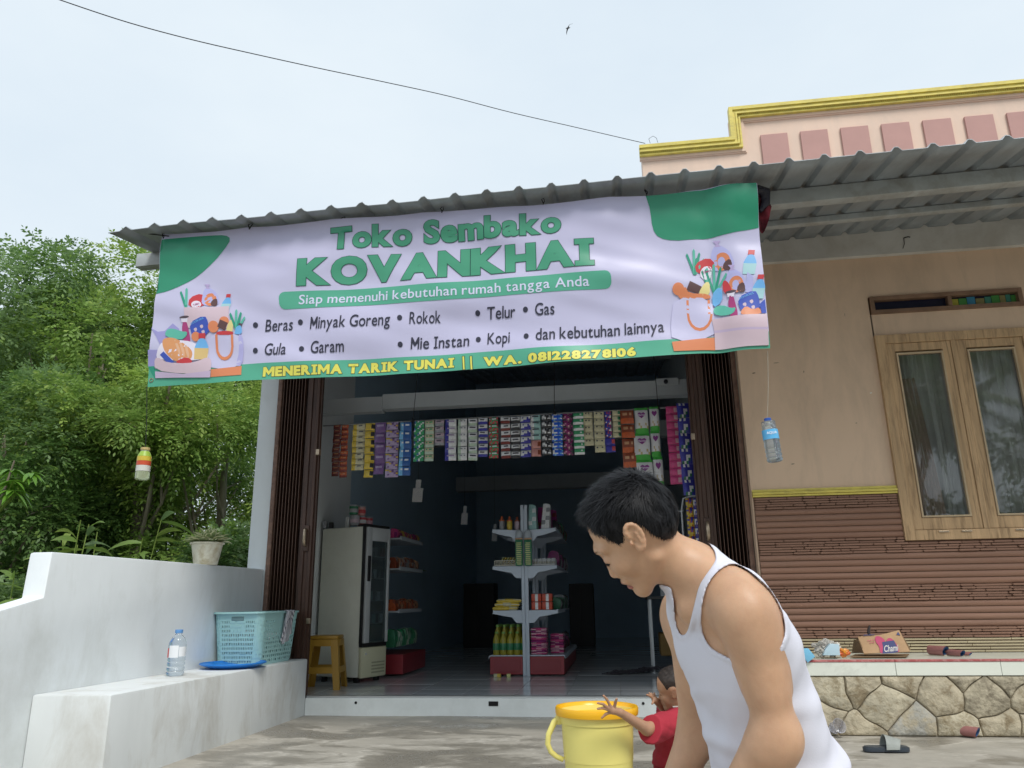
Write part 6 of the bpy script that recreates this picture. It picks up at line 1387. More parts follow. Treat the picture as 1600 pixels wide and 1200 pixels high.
# vertex order may differ after normal recalculation, but from_pydata order is kept
def fprint(pts, m_, l_, nm='printed_shape'):
    p = MB(); v = [onface(a, b_, l_) for a, b_ in pts]; p.add(v, [tuple(range(len(v)))]); obj(nm, p, m_, cb)
m_pk = mat('carton_pink', (.45,.06,.14), .7); m_nv = mat('carton_navy', (.05,.06,.16), .7); m_cw = mat('carton_white', (.6,.58,.55), .7)
def C5(a, b_): return (1250+a*.10625, 970+b_*.10625)
fprint(smooth_poly([C5(*t_) for t_ in ((1100,250),(1130,225),(1190,240),(1260,300),(1260,480),(1180,490),(1165,380),(1110,320))], 1), m_pk, 1)
fprint(smooth_poly([C5(*t_) for t_ in ((1265,290),(1300,255),(1350,265),(1410,330),(1460,440),(1450,470),(1300,480),(1260,400))], 1), m_pk, 1)
fprint([C5(*t_) for t_ in ((1205,320),(1330,300),(1380,295),(1430,400),(1440,465),(1380,480),(1210,490),(1220,400))], m_nv, 2)
fprint([C5(*t_) for t_ in ((1440,165),(1475,220),(1415,210))], m_nv, 1)
def ftext(s_, a, b_, hpx, m_, l_=3):
    bm = text_bm(s_, .015); xs = [v.co.x for v in bm.verts]; ys = [v.co.y for v in bm.verts]; xa, xb, ya, yb3 = min(xs), max(xs), min(ys), max(ys)
    for v in bm.verts:
        u = (v.co.x-xa)/(xb-xa); w_ = (v.co.y-ya)/(yb3-ya); v.co = onface(a[0]+(b_[0]-a[0])*u, a[1]+(b_[1]-a[1])*u-hpx*w_, l_)
    me = bpy.data.meshes.new('lettering'); bm.to_mesh(me); bm.free(); me.materials.append(m_); o = bpy.data.objects.new('lettering', me); COL.objects.link(o); o.parent = cb; o.location = -cb.location
ftext('Chami', C5(1235, 470), C5(1440, 450), 10.5, m_cw); ftext('MINUMAN', C5(935, 232), C5(1090, 222), 2.4, m_nv); ftext('ISI 48 CUP', C5(990, 312), C5(1095, 302), 2.2, m_pk); ftext('240 ML', C5(1015, 342), C5(1095, 334), 1.8, m_pk)
# rolled sheets
m_rollo = mat('dusty_pink_vinyl', (.30,.13,.12), .6, var=.15, vscale=12); m_rolli = mat('blue_vinyl_back', (.06,.14,.30), .5)
def roll(loc, L_, r, rz, lab, turns=1.6, squash=1, grp=None):
    t_ = thing('rolled_sheet', lab, 'roll', loc, grp, rz)
    def prof(ph, rr_): return rr_*math.cos(ph), rr_*math.sin(ph)*squash+r*squash
    for k_, (m_, dr_) in enumerate(((m_rollo, 0), (m_rolli, -.0022))):
        p = MB(); n = int(26*turns); vs = []
        for x in (0, L_):
            for i in range(n+1): ph = math.pi*2*turns*i/n+1.0; rr_ = r*(1-.22*(1-i/n))+dr_; a, b_ = prof(ph, rr_); vs.append((x-L_/2+(.012*math.sin(ph) if x else 0), a, b_))
        p.add(vs, [(i, i+1, n+2+i, n+1+i) for i in range(n)]); obj('outer_sheet' if k_ == 0 else 'inner_sheet', p, m_, t_, world=False, smooth=70)
    return t_
q = atz(1477, 1024.5, ZT); roll((q.x-.03, q.y+.03, ZT), .115, .031, R(-58), 'largest dusty pink rolled sheet with blue inside, left of three on the terrace')
q = atz(1490, 1025.5, ZT); roll((q.x+.02, q.y+.02, ZT), .12, .020, R(-66), 'thin rolled sheet in the middle of the terrace group')
q = atz(1502, 1025, ZT); roll((q.x+.01, q.y+.03, ZT), .12, .020, R(-42), 'flattened rolled sheet, right of three on the terrace', turns=.9, squash=.7)
q = atz(1514, 1152, 0); roll((q.x-.0, q.y+.03, 0), .13, .030, R(-42), 'dusty pink rolled sheet lying on the wet concrete below the stone face')
# blue and white packets, plastic wrap, orange wrapper
m_film = mat('crumpled_film', (.72,.70,.66), .12, trans=.55, ior=1.2, bump=.6, bscale=60)
def crumple(px, py, Y, s, m_, lab, cat, nm, seed, z0=ZT, flat=1.0, thr_=.5):
    q = aty(px, py, Y); bm = bmesh.new(); bmesh.ops.create_icosphere(bm, subdivisions=4, radius=1)
    for v in bm.verts:
        u = v.co.copy(); k = 1+.55*mnoise.noise(u*1.6+Vector((seed,0,0)))+.35*mnoise.noise(u*4+Vector((0,seed,0)))+.14*mnoise.noise(u*10+Vector((seed,seed,0)))
        v.co = Vector((u.x*k*s[0], u.y*k*s[1], u.z*k*s[2]*flat))
    lo = min(v.co.z for v in bm.verts)
    for v in bm.verts: v.co += Vector((q.x, Y, z0-lo))
    p = MB(); bm.verts.index_update(); p.add([v.co[:] for v in bm.verts], [[v.index for v in f.verts] for f in bm.faces]); bm.free()
    return tag(obj(nm, p, m_, smooth=35), lab, cat)
crumple(1288, 1010, 5.42, (.075,.05,.045), m_film, 'crumpled clear plastic wrap on the terrace beside the blue packet', 'plastic wrap', 'plastic_wrap', 3)
crumple(1302, 1005, 5.46, (.045,.04,.045), mat('white_film', (.7,.68,.62), .3, trans=.2), 'small crumpled whitish film behind the pale blue packet', 'plastic wrap', 'plastic_wrap', 9)
crumple(1318, 1015, 5.40, (.032,.02,.022), mat('orange_wrapper', (.6,.09,.02), .3, dirt=(.7,.4,.05), damt=1, dscale=20), 'small orange red snack wrapper beside the plastic wrap', 'wrapper', 'snack_wrapper', 5)
p = MB(); a_ = [K(1303,1008), K(1308,1024.5), K(1313,1024), K(1310,1006)]
def packet(nm, pts_px, dy, m_, lab):
    v = [aty(a, b_, 5.33) for a, b_ in pts_px]; w2 = [u+Vector((.006, dy, .0)) for u in v]; n = len(v); p = MB(); p.add(v+w2, [tuple(range(n)), tuple(range(n,2*n))[::-1]]+[(i,(i+1)%n,n+(i+1)%n,n+i) for i in range(n)]); return tag(obj(nm, p, m_, bevel=.003, smooth=50), lab, 'packet')
packet('tissue_packet', [(1290,1014),(1297,1006),(1311,1007),(1313,1024),(1286,1024)], .06, mat('pale_blue_pack', (.45,.60,.68), .4), 'pale blue tissue packet upright among the plastic wrap')
v = [aty(a, b_, 5.21) for a, b_ in ((1251,1014),(1263,1013),(1274,1026),(1262,1036),(1256,1026))]
v2 = [Vector((u.x+.0, u.y+.045, max(u.z, ZT+.001))) for u in v]; p = MB(); p.add(v+v2, [(0,1,2,3,4),(9,8,7,6,5)]+[(i,(i+1)%5,5+(i+1)%5,5+i) for i in range(5)]); tag(obj('tissue_packet', p, mat('sky_blue_pack', (.20,.50,.72), .35), bevel=.003, smooth=50), 'sky blue tissue packet tipping over the terrace edge beside the boy', 'packet')
p = MB(); q = aty(1357, 985, 5.5); p.tube([q+Vector((0,0,-.06)), q, q+Vector((.012,0,.03))], [.009,.010,.006], 8); tag(obj('dark_stick', p, mat('dark_stick_m', (.04,.03,.03), .6), smooth=50), 'short dark stick standing behind the cardboard box', 'stick')
# ---- sandal on the wet ground
q = atz(1384, 1174, 0.0)
sn = thing('slide_sandal', 'grey strap slide sandal with dark sole on the wet concrete', 'sandal', (q.x, q.y, .001), rz=R(4))
m_sole = mat('dark_rubber', (.035,.045,.06), .45); m_strap = mat('grey_strap', (.30,.32,.30), .55, var=.1, vscale=30, bump=.2, bscale=120)
outl = [(-.118,.0),(-.112,.026),(-.08,.038),(-.02,.034),(.04,.040),(.09,.043),(.118,.028),(.125,0),(.118,-.028),(.09,-.043),(.04,-.040),(-.02,-.034),(-.08,-.036),(-.112,-.024)]
outl = smooth_poly(outl, 2)
p = MB(); p.prism(outl, lambda a, b_, d: (a, b_, d), 0, .022); obj('sole', p, m_sole, sn, world=False, bevel=.004, smooth=40)
p = MB(); p.prism([(a*.93, b_*.88) for a, b_ in outl], lambda a, b_, d: (a, b_, d+.0225), 0, .003); obj('footbed', p, mat('footbed_grey', (.07,.08,.09), .6, bump=.5, bscale=200), sn, world=False, smooth=40)
p = MB(); vs = []; nA, nW = 16, 8
for (r0, r1) in ((0,0),(1,.0045)):
    for j in range(nW+1):
        w_ = j/nW
        for i in range(nA+1): a = math.pi*i/nA; xx = -.012+.088*w_+(.018*math.cos(a)*w_); ry_ = .046-.004*w_+r1; rz_ = .066-.026*w_+r1; vs.append((xx+.010*math.sin(a), ry_*math.cos(a), .014+rz_*math.sin(a)))
m1 = (nW+1)*(nA+1); fs = []
for j in range(nW):
    for i in range(nA): b0 = j*(nA+1)+i; fs += [(b0,b0+1,b0+nA+2,b0+nA+1), (m1+b0,m1+b0+nA+1,m1+b0+nA+2,m1+b0+1)]
for i in range(nA): fs += [(i, i+1, m1+i+1, m1+i), (nW*(nA+1)+i, nW*(nA+1)+i+1, m1+nW*(nA+1)+i+1, m1+nW*(nA+1)+i)]
p.add(vs, fs); obj('strap', p, m_strap, sn, world=False, smooth=45)
# ---- clear crushed cup by the stone face
q = atz(1302, 1150, 0); t_ = thing('plastic_cup', 'crushed clear plastic cup lying on the wet ground against the stones', 'cup', (q.x+.0, q.y, .0))
p = MB(); p.lathe([(.024,0),(.028,.004),(.034,.02),(.030,.04),(.037,.06),(.041,.075),(.043,.078),(.040,.078),(.034,.058),(.028,.038),(.031,.02),(0,.006)], n=18, xf=Matrix.Translation((0,0,.04)) @ Matrix.Rotation(R(68), 4, 'X') @ Matrix.Rotation(R(20), 4, 'Y')); obj('cup', p, mat('cup_plastic', (.8,.8,.85), .08, trans=.75, ior=1.3), t_, world=False, smooth=60)
# ---- wires and the bird in the sky
p = MB(); a0 = aty(60, -12, 3.2); a1 = aty(1008, 224, 6.34); pts = []
for i in range(41):
    s_ = i/40; px = 60+948*s_; py_ = -12+ (224+12)*s_ + 16*math.sin(math.pi*s_)*(-.35) ; Yw = 3.2+(6.34-3.2)*s_
    pts.append(aty(px, {0:-12}.get(i, py_), Yw))
tgt = [(60,-13),(100,2),(200,35),(300,62),(400,85),(500,107),(600,128),(700,150),(800,176),(900,199),(1008,224)]
pts = [aty(px, py, 3.2+3.14*((px-60)/948)**1.4) for px, py in tgt]
sp = []
for i in range(len(pts)-1):
    p0, p1, p2, p3 = pts[max(0,i-1)], pts[i], pts[i+1], pts[min(len(pts)-1,i+2)]
    for k in range(6):
        t_ = k/6; sp.append(.5*((2*p1)+(p2-p0)*t_+(2*p0-5*p1+4*p2-p3)*t_*t_+(3*p1-p0-3*p2+p3)*t_**3))
sp.append(pts[-1]); p.tube(sp, .003, 6)
tag(obj('power_cable', p, m_cord), 'thin black cable crossing the sky down to the parapet corner', 'cable')
bd = aty(887, 44, 22.0); t_ = thing('flying_bird', 'small dark bird gliding high in the pale sky', 'bird', bd); t_.scale = (.62,.62,.62); t_.rotation_euler = (0, R(-25), R(30))
p = MB(); p.tube([(-.13,0,.01),(-.05,0,0),(.06,0,0),(.12,0,.015),(.19,0,.03)], [.008,.04,.045,.03,.006], 8); obj('body', p, mat('dark_feather', (.20,.21,.23), .8), t_, world=False, smooth=60)
for s_ in (-1, 1): p = MB(); p.add([(-.05,0,.01),(.07,0,.01),(.03,-.22*1,.10*s_-.04),(.10,-.42,.06*s_-.10),(.0,-.25,.08*s_-.05)] if s_ > 0 else [(-.05,0,.01),(.07,0,.01),(.02,.2,-.10),(.06,.38,-.16),(-.03,.22,-.11)], [(0,1,2),(0,2,4),(2,3,4)]); o = obj('wing', p, MATS['dark_feather'], t_, world=False); so = o.modifiers.new('thick', 'SOLIDIFY'); so.thickness = .008
# ================================================================== PEOPLE
# bodies are grown as one smooth field of joined limbs and then skinned into ONE continuous surface
def vn(v): return np.array(v, dtype=np.float64)
def cap_(a, b_, ra, rb):
    a = vn(a); b_ = vn(b_); ab = b_-a; L2 = max(ab@ab, 1e-12)
    def f(P):
        t_ = np.clip(((P-a)@ab)/L2, 0, 1); return np.linalg.norm(P-a-t_[..., None]*ab, axis=-1)-(ra+(rb-ra)*t_)
    return f
def ell_(c, ax, r):
    """ellipsoid: centre, three unit axes, three radii"""
    c = vn(c); A = np.array([vn(x)/np.linalg.norm(vn(x)) for x in ax]); r = vn(r)
    def f(P):
        q = (P-c)@A.T; k0 = np.linalg.norm(q/r, axis=-1); k1 = np.linalg.norm(q/(r*r), axis=-1); return np.where(k0 < 1e-6, -r.min(), k0*(k0-1)/np.maximum(k1, 1e-6))
    return f
def field(prims, P, cen=None, hd=None):
    """prims: (op, fn, k); P: (blocks, n, 3). Only blocks near a shape are touched by it"""
    D = np.full(P.shape[:2], 1.0)
    for op, fn, k in prims:
        if cen is not None:
            m = fn(cen) < hd+k+.015; idx = np.nonzero(m)[0]
            if not len(idx): continue
            d = fn(P[idx]); c = D[idx]
        else: idx = slice(None); d = fn(P); c = D
        if op == 'u':
            h = np.clip(.5+.5*(c-d)/max(k, 1e-5), 0, 1); r = c+(d-c)*h-k*h*(1-h)
        elif op == 's':
            h = np.clip(.5-.5*(c+d)/max(k, 1e-5), 0, 1); r = c+(-d-c)*h+k*h*(1-h)
        elif op == 'x': r = np.maximum(c, d)
        D[idx] = r
    return D
def skin_field(prims, lo, hi, h, name, mats, post=None, sub=12):
    lo = vn(lo); hi = vn(hi); nb = np.ceil((hi-lo)/(h*sub)).astype(int); 
    bi = np.stack(np.meshgrid(*[np.arange(n) for n in nb], indexing='ij'), -1).reshape(-1, 3); cen = lo+(bi+.5)*h*sub; hd = h*sub*.87
    Dc = np.concatenate([field(prims, cen[i:i+20000][:, None, :])[:, 0] for i in range(0, len(cen), 20000)])
    if post: Dc = post(cen[:, None, :], Dc[:, None])[:, 0]
    G = np.empty(tuple(nb*sub), dtype=np.float32); G6 = G.reshape(nb[0], sub, nb[1], sub, nb[2], sub)
    G6[:] = Dc.reshape(nb[0], 1, nb[1], 1, nb[2], 1)
    act = np.nonzero(np.abs(Dc) < hd*1.25+.022)[0]; s_ = np.arange(sub)*h; off = np.stack(np.meshgrid(s_, s_, s_, indexing='ij'), -1).reshape(-1, 3)
    for i in range(0, len(act), 400):
        a = act[i:i+400]; P = (lo+bi[a]*h*sub)[:, None, :]+off[None]; D = field(prims, P, cen[a], hd+h)
        D = np.where(D > .9, np.abs(Dc[a])[:, None]+.001, D) if False else D
        if post: D = post(P, D)
        for j, bb in enumerate(bi[a]): G6[bb[0], :, bb[1], :, bb[2], :] = D[j].reshape(sub, sub, sub)
    # surface nets
    S_ = G < 0; n0, n1, n2 = G.shape
    cnt = np.zeros((n0-1, n1-1, n2-1), dtype=np.int8)
    for dx in (0,1):
        for dy in (0,1):
            for dz in (0,1): cnt += S_[dx:n0-1+dx, dy:n1-1+dy, dz:n2-1+dz]
    cells = np.argwhere((cnt > 0) & (cnt < 8)); cid = -np.ones(cnt.shape, dtype=np.int32); cid[tuple(cells.T)] = np.arange(len(cells))
    acc = np.zeros((len(cells), 3)); num = np.zeros(len(cells)); i, j, k = cells.T
    E = [((0,0,0),(1,0,0)),((0,1,0),(1,1,0)),((0,0,1),(1,0,1)),((0,1,1),(1,1,1)),((0,0,0),(0,1,0)),((1,0,0),(1,1,0)),((0,0,1),(0,1,1)),((1,0,1),(1,1,1)),((0,0,0),(0,0,1)),((1,0,0),(1,0,1)),((0,1,0),(0,1,1)),((1,1,0),(1,1,1))]
    for a, b_ in E:
        va = G[i+a[0], j+a[1], k+a[2]].astype(float); vb = G[i+b_[0], j+b_[1], k+b_[2]].astype(float); m = (va < 0) != (vb < 0)
        t_ = np.where(m, va/np.where(m, va-vb, 1), 0)[:, None]; p_ = np.array(a)+t_*(np.array(b_)-np.array(a)); acc += p_*m[:, None]; num += m
    V = lo+(cells+acc/np.maximum(num, 1)[:, None])*h
    Q = []
    for ax in range(3):
        o1, o2 = [(1,2),(2,0),(0,1)][ax]; sl0 = [slice(None)]*3; sl1 = [slice(None)]*3; sl0[ax] = slice(0, -1); sl1[ax] = slice(1, None)
        A = S_[tuple(sl0)]; B = S_[tuple(sl1)]; e = np.argwhere(A != B); e = e[(e[:, o1] > 0) & (e[:, o2] > 0) & (e[:, o1] < G.shape[o1]-1) & (e[:, o2] < G.shape[o2]-1)]
        if not len(e): continue
        ins = A[tuple(e.T)]; c = []
        for d1, d2 in ((0,0),(-1,0),(-1,-1),(0,-1)): q = e.copy(); q[:, o1] += d1; q[:, o2] += d2; c.append(cid[tuple(q.T)])
        q = np.stack(c, 1); q[~ins] = q[~ins][:, ::-1]; Q.append(q)
    Q = np.concatenate(Q); Q = Q[(Q >= 0).all(1)]
    # light Laplacian polish
    me = build_mesh(name, V, Q, mats, None, True)
    return me, V, Q
def relax(me, n=2, f=.5):
    bm = bmesh.new(); bm.from_mesh(me)
    for _ in range(n): bmesh.ops.smooth_vert(bm, verts=bm.verts[:], factor=f, use_axis_x=True, use_axis_y=True, use_axis_z=True)
    bmesh.ops.recalc_face_normals(bm, faces=bm.faces[:]); bm.to_mesh(me); bm.free(); me.shade_smooth()
def link(me, name, parent):
    o = bpy.data.objects.new(name, me); COL.objects.link(o); o.parent = parent; o.location = -parent.location; return o
def wob(P, s, seed): 
    x, y, z = P[..., 0]*s, P[..., 1]*s, P[..., 2]*s
    return (np.sin(x*1.7+y*.9+seed)+np.sin(y*2.1-z*1.3+seed*2.1)+np.sin(z*1.9+x*1.1+seed*.7)+.6*np.sin(x*3.9-z*3.1+seed)*np.sin(y*3.3+seed))/3
m_skin = mat('warm_tan_skin', (.57,.345,.215), .44, var=.07, vscale=22, sss=.18, bump=.05, bscale=350, dirt=(.46,.25,.15), damt=.45, dscale=14, spec=.45)
m_skin2 = mat('toddler_skin', (.42,.24,.15), .5, var=.05, vscale=20, sss=.15, bump=.04, bscale=300)
m_hair = mat('black_hair', (.013,.013,.015), .55, var=.3, vscale=60, spec=.28)
m_lip = mat('lip_colour', (.34,.12,.09), .4)
def head_prims(T, s, big=True, child=False):
    """T(F,U,L) -> world; s scale. F forward, U up, L towards the viewer"""
    T0 = T; T = lambda F, U, L: T0(F+(.007 if F > .038 else 0), U, L)
    o = vn(T(0,0,0)); aF = vn(T0(1,0,0))-o; aU = vn(T(0,1,0))-o; aL = vn(T(0,0,1))-o; ax = (aF, aU, aL)
    e = lambda c, r, op='u', k=.02: (op, ell_(T(*c), ax, [v*s for v in r]), k*s)
    c = lambda a, b_, ra, rb, op='u', k=.012: (op, cap_(T(*a), T(*b_), ra*s, rb*s), k*s)
    P = [e((-.020,.022,0), (.078,.076,.071)), e((.005,.040,0), (.064,.058,.063), k=.02), e((.019,-.022,0), (.052,.070,.058), k=.022), e((.024,-.062,0), (.041,.036,.038), k=.018)]
    SH = .007
    for q in (-1, 1):
        P += [c((-.006,-.044,.049*q), (.040,-.092,.014*q), .0145, .0145, k=.014), e((.043,-.022,.038*q), (.022,.022,.021), k=.022), c((.064,.020,.010*q), (.054,.022,.043*q), .010, .008, k=.014)]
    P += [e((.046,-.093,0), (.015,.0155,.018), k=.016)]
    for q in (-1, 1):
        P += [e((.080,.002,.030*q), (.018,.011,.019), 's', .012), e((.0585,.000,.031*q), (.0105,.0095,.0155), 'u', .005)]
        P += [c((.0700,-.0052,.018*q), (.0640,-.0060,.043*q), .0018, .0016, 's', .003)]
    P += [c((.061,.004,0), (.068,-.034,0), .0075, .0095, k=.010), e((.0695,-.0385,0), (.0095,.0090,.0100), k=.006)]
    for q in (-1, 1): P += [e((.0625,-.0425,.0115*q), (.0085,.0070,.0065), k=.004), e((.0665,-.0500,.0065*q), (.0042,.0050,.0032), 's', .002)]
    P += [e((.0575,-.060,0), (.0125,.0085,.0235), k=.009), e((.0605,-.0605,0), (.0105,.0052,.0190), k=.003), e((.0555,-.0755,0), (.0110,.0068,.0185), k=.004), c((.0720,-.0680,0), (.0560,-.0700,.0230), .0024, .0018, 's', .0035), c((.0720,-.0680,0), (.0560,-.0700,-.0230), .0024, .0018, 's', .0035)]
    ET = lambda F, U, L: T0(F+.006, U+.012, L)
    T = ET
    for q in (-1, 1):      # ears: shell, rim, bowl, lobe, canal
        P += [e((-.010,.002,.0715*q), (.0145,.0255,.0080), k=.008)]
        rim = [(.001,.010),(.000,.019),(-.005,.026),(-.012,.0285),(-.019,.025),(-.0235,.017),(-.0245,.007),(-.0225,-.003),(-.018,-.013),(-.012,-.021),(-.006,-.025)]
        for a, b_ in zip(rim[:-1], rim[1:]): P += [c((a[0],a[1],.079*q), (b_[0],b_[1],.079*q), .0033, .0033, k=.006)]
        P += [e((-.004,-.020,.076*q), (.0075,.0085,.005), k=.005), e((-.0095,.000,.0840*q), (.0095,.0140,.0080), 's', .004), e((-.013,.017,.084*q), (.008,.008,.0055), 's', .003), e((-.002,-.004,.079*q), (.0036,.0050,.0065), 's', .003), e((.003,-.004,.0755*q), (.0035,.0055,.0050), 'u', .003), c((-.016,.008,.080*q), (-.013,-.012,.080*q), .0030,.0030, k=.003)]
    return P
def hand_prims(wrist, palm, tips, r, s=1.0, thumb=0, k=.004):
    """palm from wrist to knuckles, five bent fingers of their own length"""
    w_ = vn(wrist); p_ = vn(palm); d = (p_-w_); out = [('u', cap_(w_, p_, r*1.05, r*1.25), k*2)]
    for i, t_ in enumerate(tips):
        t_ = vn(t_); root = p_+(t_-p_)*(.28 if i != thumb else .08)+(-(d)*.1 if i == thumb else 0)
        mid_ = root+(t_-root)*.52+vn((0,0,.10))*np.linalg.norm(t_-root); rf = r*(.48 if i != thumb else .54)
        out += [('u', cap_(p_, root, r*.95, rf*1.1), k), ('u', cap_(root, mid_, rf, rf*.92), k*.6), ('u', cap_(mid_, t_, rf*.92, rf*.72), k*.5)]
    return out

# ------------------------------------------------------------------ the boy
boy = thing('person', 'bending boy in a white ribbed tank top looking down, nearest to the viewer', 'person', tuple(Vector((atd(1200,1200,1.5).x, atd(1200,1200,1.5).y, 0))))
HD = 1.5; hs_ = HD/F_PX
Hf = (rt*(-.78)-up*.62+fw*.06).normalized(); Hu0 = (rt*(-.62)+up*.78); Hl = Hf.cross(Hu0).normalized()
if Hl.dot(-fw) < 0: Hl = -Hl
Hu = Hl.cross(Hf).normalized()
if Hu.dot(Hu0) < 0: Hu = -Hu
HO = atd(990, 835, HD)
def TH(F, U, L): return HO+Hf*F+Hu*U+Hl*L
J = lambda px, py, d: vn(atd(px, py, d))
sN, sF = J(1168, 962, 1.375), J(1078, 968, 1.635)
Lt = sN-sF; Lt[2] *= .3; Lt /= np.linalg.norm(Lt)
nb_, pv = J(1118, 925, 1.51), J(1262, 1238, 1.50)
def orth(sp):
    sp = sp/np.linalg.norm(sp); F = np.cross(Lt, sp); 
    if F@vn(rt) > 0: F = -F
    return sp, F/np.linalg.norm(F)
sp_, Ft = orth(pv-nb_)
torso = []
def tell(px, py, d, a, b_, s_, k=.05): torso.append(('u', ell_(J(px, py, d), (Lt, Ft, sp_), (a, b_, s_)), k))
tell(1146, 985, 1.505, .156, .082, .095); tell(1152, 1030, 1.505, .146, .092, .11); tell(1180, 1095, 1.505, .130, .090, .11); tell(1194, 1150, 1.50, .124, .090, .11); tell(1214, 1225, 1.50, .138, .100, .12)
neck = [('u', cap_(J(1030, 856, 1.5), J(1102, 909, 1.505), .0450, .0560), .022), ('u', cap_(J(1072, 892, 1.5), J(1088, 925, 1.5), .040, .045), .03)]
trap = [('u', cap_(J(1088, 893, 1.5), J(1150, 928, 1.41), .045, .046), .035), ('u', cap_(J(1085, 905, 1.52), J(1085, 948, 1.61), .046, .042), .035)]
clav = [('u', cap_(J(1078, 955, 1.46), sN+vn(up)*.012, .016, .022), .04), ('u', cap_(J(1066, 950, 1.53), sF, .016, .022), .04)]
eN, eF = J(1214, 1152, 1.335), J(1092, 1142, 1.665); hN, hF = J(1128, 1296, 1.40), J(1032, 1285, 1.62)
arms = [('u', ell_(sN+vn(-up)*.008, (Lt, Ft, sp_), (.049, .053, .064)), .035), ('u', cap_(sN, eN, .0415, .031), .025), ('u', cap_(sN*.75+eN*.25, eN*.6+sN*.4+vn(rt)*.002, .038, .033), .02), ('u', cap_(sN*.5+eN*.5+vn(rt)*.006, eN*.85+sN*.15+vn(rt)*.003, .031, .028), .02), ('u', ell_(eN, (Lt, Ft, sp_), (.031,.034,.036)), .02), ('u', cap_(eN, hN, .038, .026), .03), ('u', cap_(eN*.85+hN*.15, eN*.5+hN*.5, .039, .035), .03),
        ('u', ell_(sF, (Lt, Ft, sp_), (.052, .056, .066)), .035), ('u', cap_(sF, eF, .047, .038), .03), ('u', cap_(eF, hF, .042, .027), .03)]
hands = []
for h_, e_, sg in ((hN, eN, 1), (hF, eF, -1)):
    d = (h_-e_)/np.linalg.norm(h_-e_); pc = h_+d*.07; sd_ = np.cross(d, vn(rt)); sd_ /= np.linalg.norm(sd_); bend = vn(-rt)*.02
    tips = [h_+d*.075+sd_*.065*sg]+[pc+d*(.075-.008*abs(i-1))+sd_*(.032-.021*i)+bend for i in range(4)]
    hands += hand_prims(h_, pc, tips, .019, thumb=0, k=.008)
kN, kF = J(1095, 1360, 1.22), J(1035, 1325, 1.74); hipN, hipF = J(1262, 1275, 1.42), J(1250, 1262, 1.58)
aN, aF_ = kN+vn((.10, .03, 0)), kF+vn((.08, .02, 0)); aN[2] = aF_[2] = .075
legs = []
for hp, kn, an in ((hipN, kN, aN), (hipF, kF, aF_)):
    toe = an+vn((-.15, 0, -.045)); heel = an+vn((.03, 0, -.045))
    legs += [('u', cap_(hp, kn, .082, .056), .05), ('u', cap_(kn, an, .052, .034), .02), ('u', cap_(kn*.7+an*.3+vn((.012,0,0)), kn*.4+an*.6, .050, .036), .02), ('u', cap_(heel, toe, .028, .022), .02), ('u', cap_(an, toe, .032, .02), .02)]
    for i in range(5): t0 = toe+vn((0, (i-2)*.014, -.004)); legs.append(('u', cap_(t0, t0+vn((-.028+.004*i, 0, -.004)), .010, .008), .004))
body_p = head_prims(TH, 1.0)+neck+trap+torso+clav+arms+hands+legs
lo = np.minimum(np.minimum(aN, aF_), vn(atd(900, 700, 1.5)))-.08; allp = np.array([vn(atd(905,735,1.5)), vn(atd(1320,1240,1.35)), vn(atd(1320,1240,1.72)), kN, kF, aN, aF_, hN, hF, aN+vn((-.2,0,0)), aF_+vn((-.2,0,0)), sN, sF, J(1270,1180,1.25)])
lo = allp.min(0)-.12; hi = allp.max(0)+.12; lo[2] = -.01
me, V, Q = skin_field(body_p, lo, hi, .0026, 'body', [m_skin]); relax(me, 1, .4); body_o = link(me, 'body', boy)
# tank top: the torso's own field pushed outwards, hung loose at the belly, cut at neckline, armholes
def plane_(p, n): p = vn(p); n = vn(n)/np.linalg.norm(vn(n)); return lambda P: (P-p)@n
nk_c = J(1076, 938, 1.475)
shirt_core = [t_ for t_ in torso]+trap[:0]+[('u', cap_(J(1122, 905, 1.5), J(1142, 925, 1.43), .050, .045), .03), ('u', cap_(J(1100, 925, 1.53), J(1092, 950, 1.59), .044, .040), .03), ('u', cap_(J(1132,905,1.50), J(1180,930,1.46), .045, .05), .04)]
def sstep(x, a, b_): t_ = np.clip((x-a)/(b_-a), 0, 1); return t_*t_*(3-2*t_)
# neckline and near armhole: outlines as they lie on the body, swept straight through the cloth
def poly_sd(X, Y, poly):
    """signed distance to an outline, negative inside"""
    d = np.full(X.shape, 1e9); ins = np.zeros(X.shape, bool); n = len(poly)
    for i in range(n):
        x0, y0 = poly[i]; x1, y1 = poly[(i+1) % n]; ex, ey = x1-x0, y1-y0; wx, wy = X-x0, Y-y0; t_ = np.clip((wx*ex+wy*ey)/(ex*ex+ey*ey), 0, 1)
        d = np.minimum(d, (wx-ex*t_)**2+(wy-ey*t_)**2); c = ((y0 <= Y) != (y1 <= Y)) & (X < ex*(Y-y0)/(ey if abs(ey) > 1e-9 else 1e-9)+x0); ins ^= c
    return np.where(ins, -1, 1)*np.sqrt(d)
NK = smooth_poly([(1119,874),(1112,886),(1103,898),(1092,915),(1086,940),(1080,965),(1074,988),(1067,994),(1060,987),(1055,965),(1052,935),(1050,921),(1046,916),(1010,908),(1010,850),(1090,830),(1116,858)], 1)
AH = smooth_poly([(1146,880),(1128,887),(1112,903),(1101,925),(1095,957),(1098,992),(1110,1012),(1131,1024),(1165,1040),(1200,1032),(1226,1002),(1226,965),(1209,928),(1186,904),(1163,887)], 1)
RD, UD, FD_ = vn(rt), vn(up), vn(fw); C0 = vn(CO)
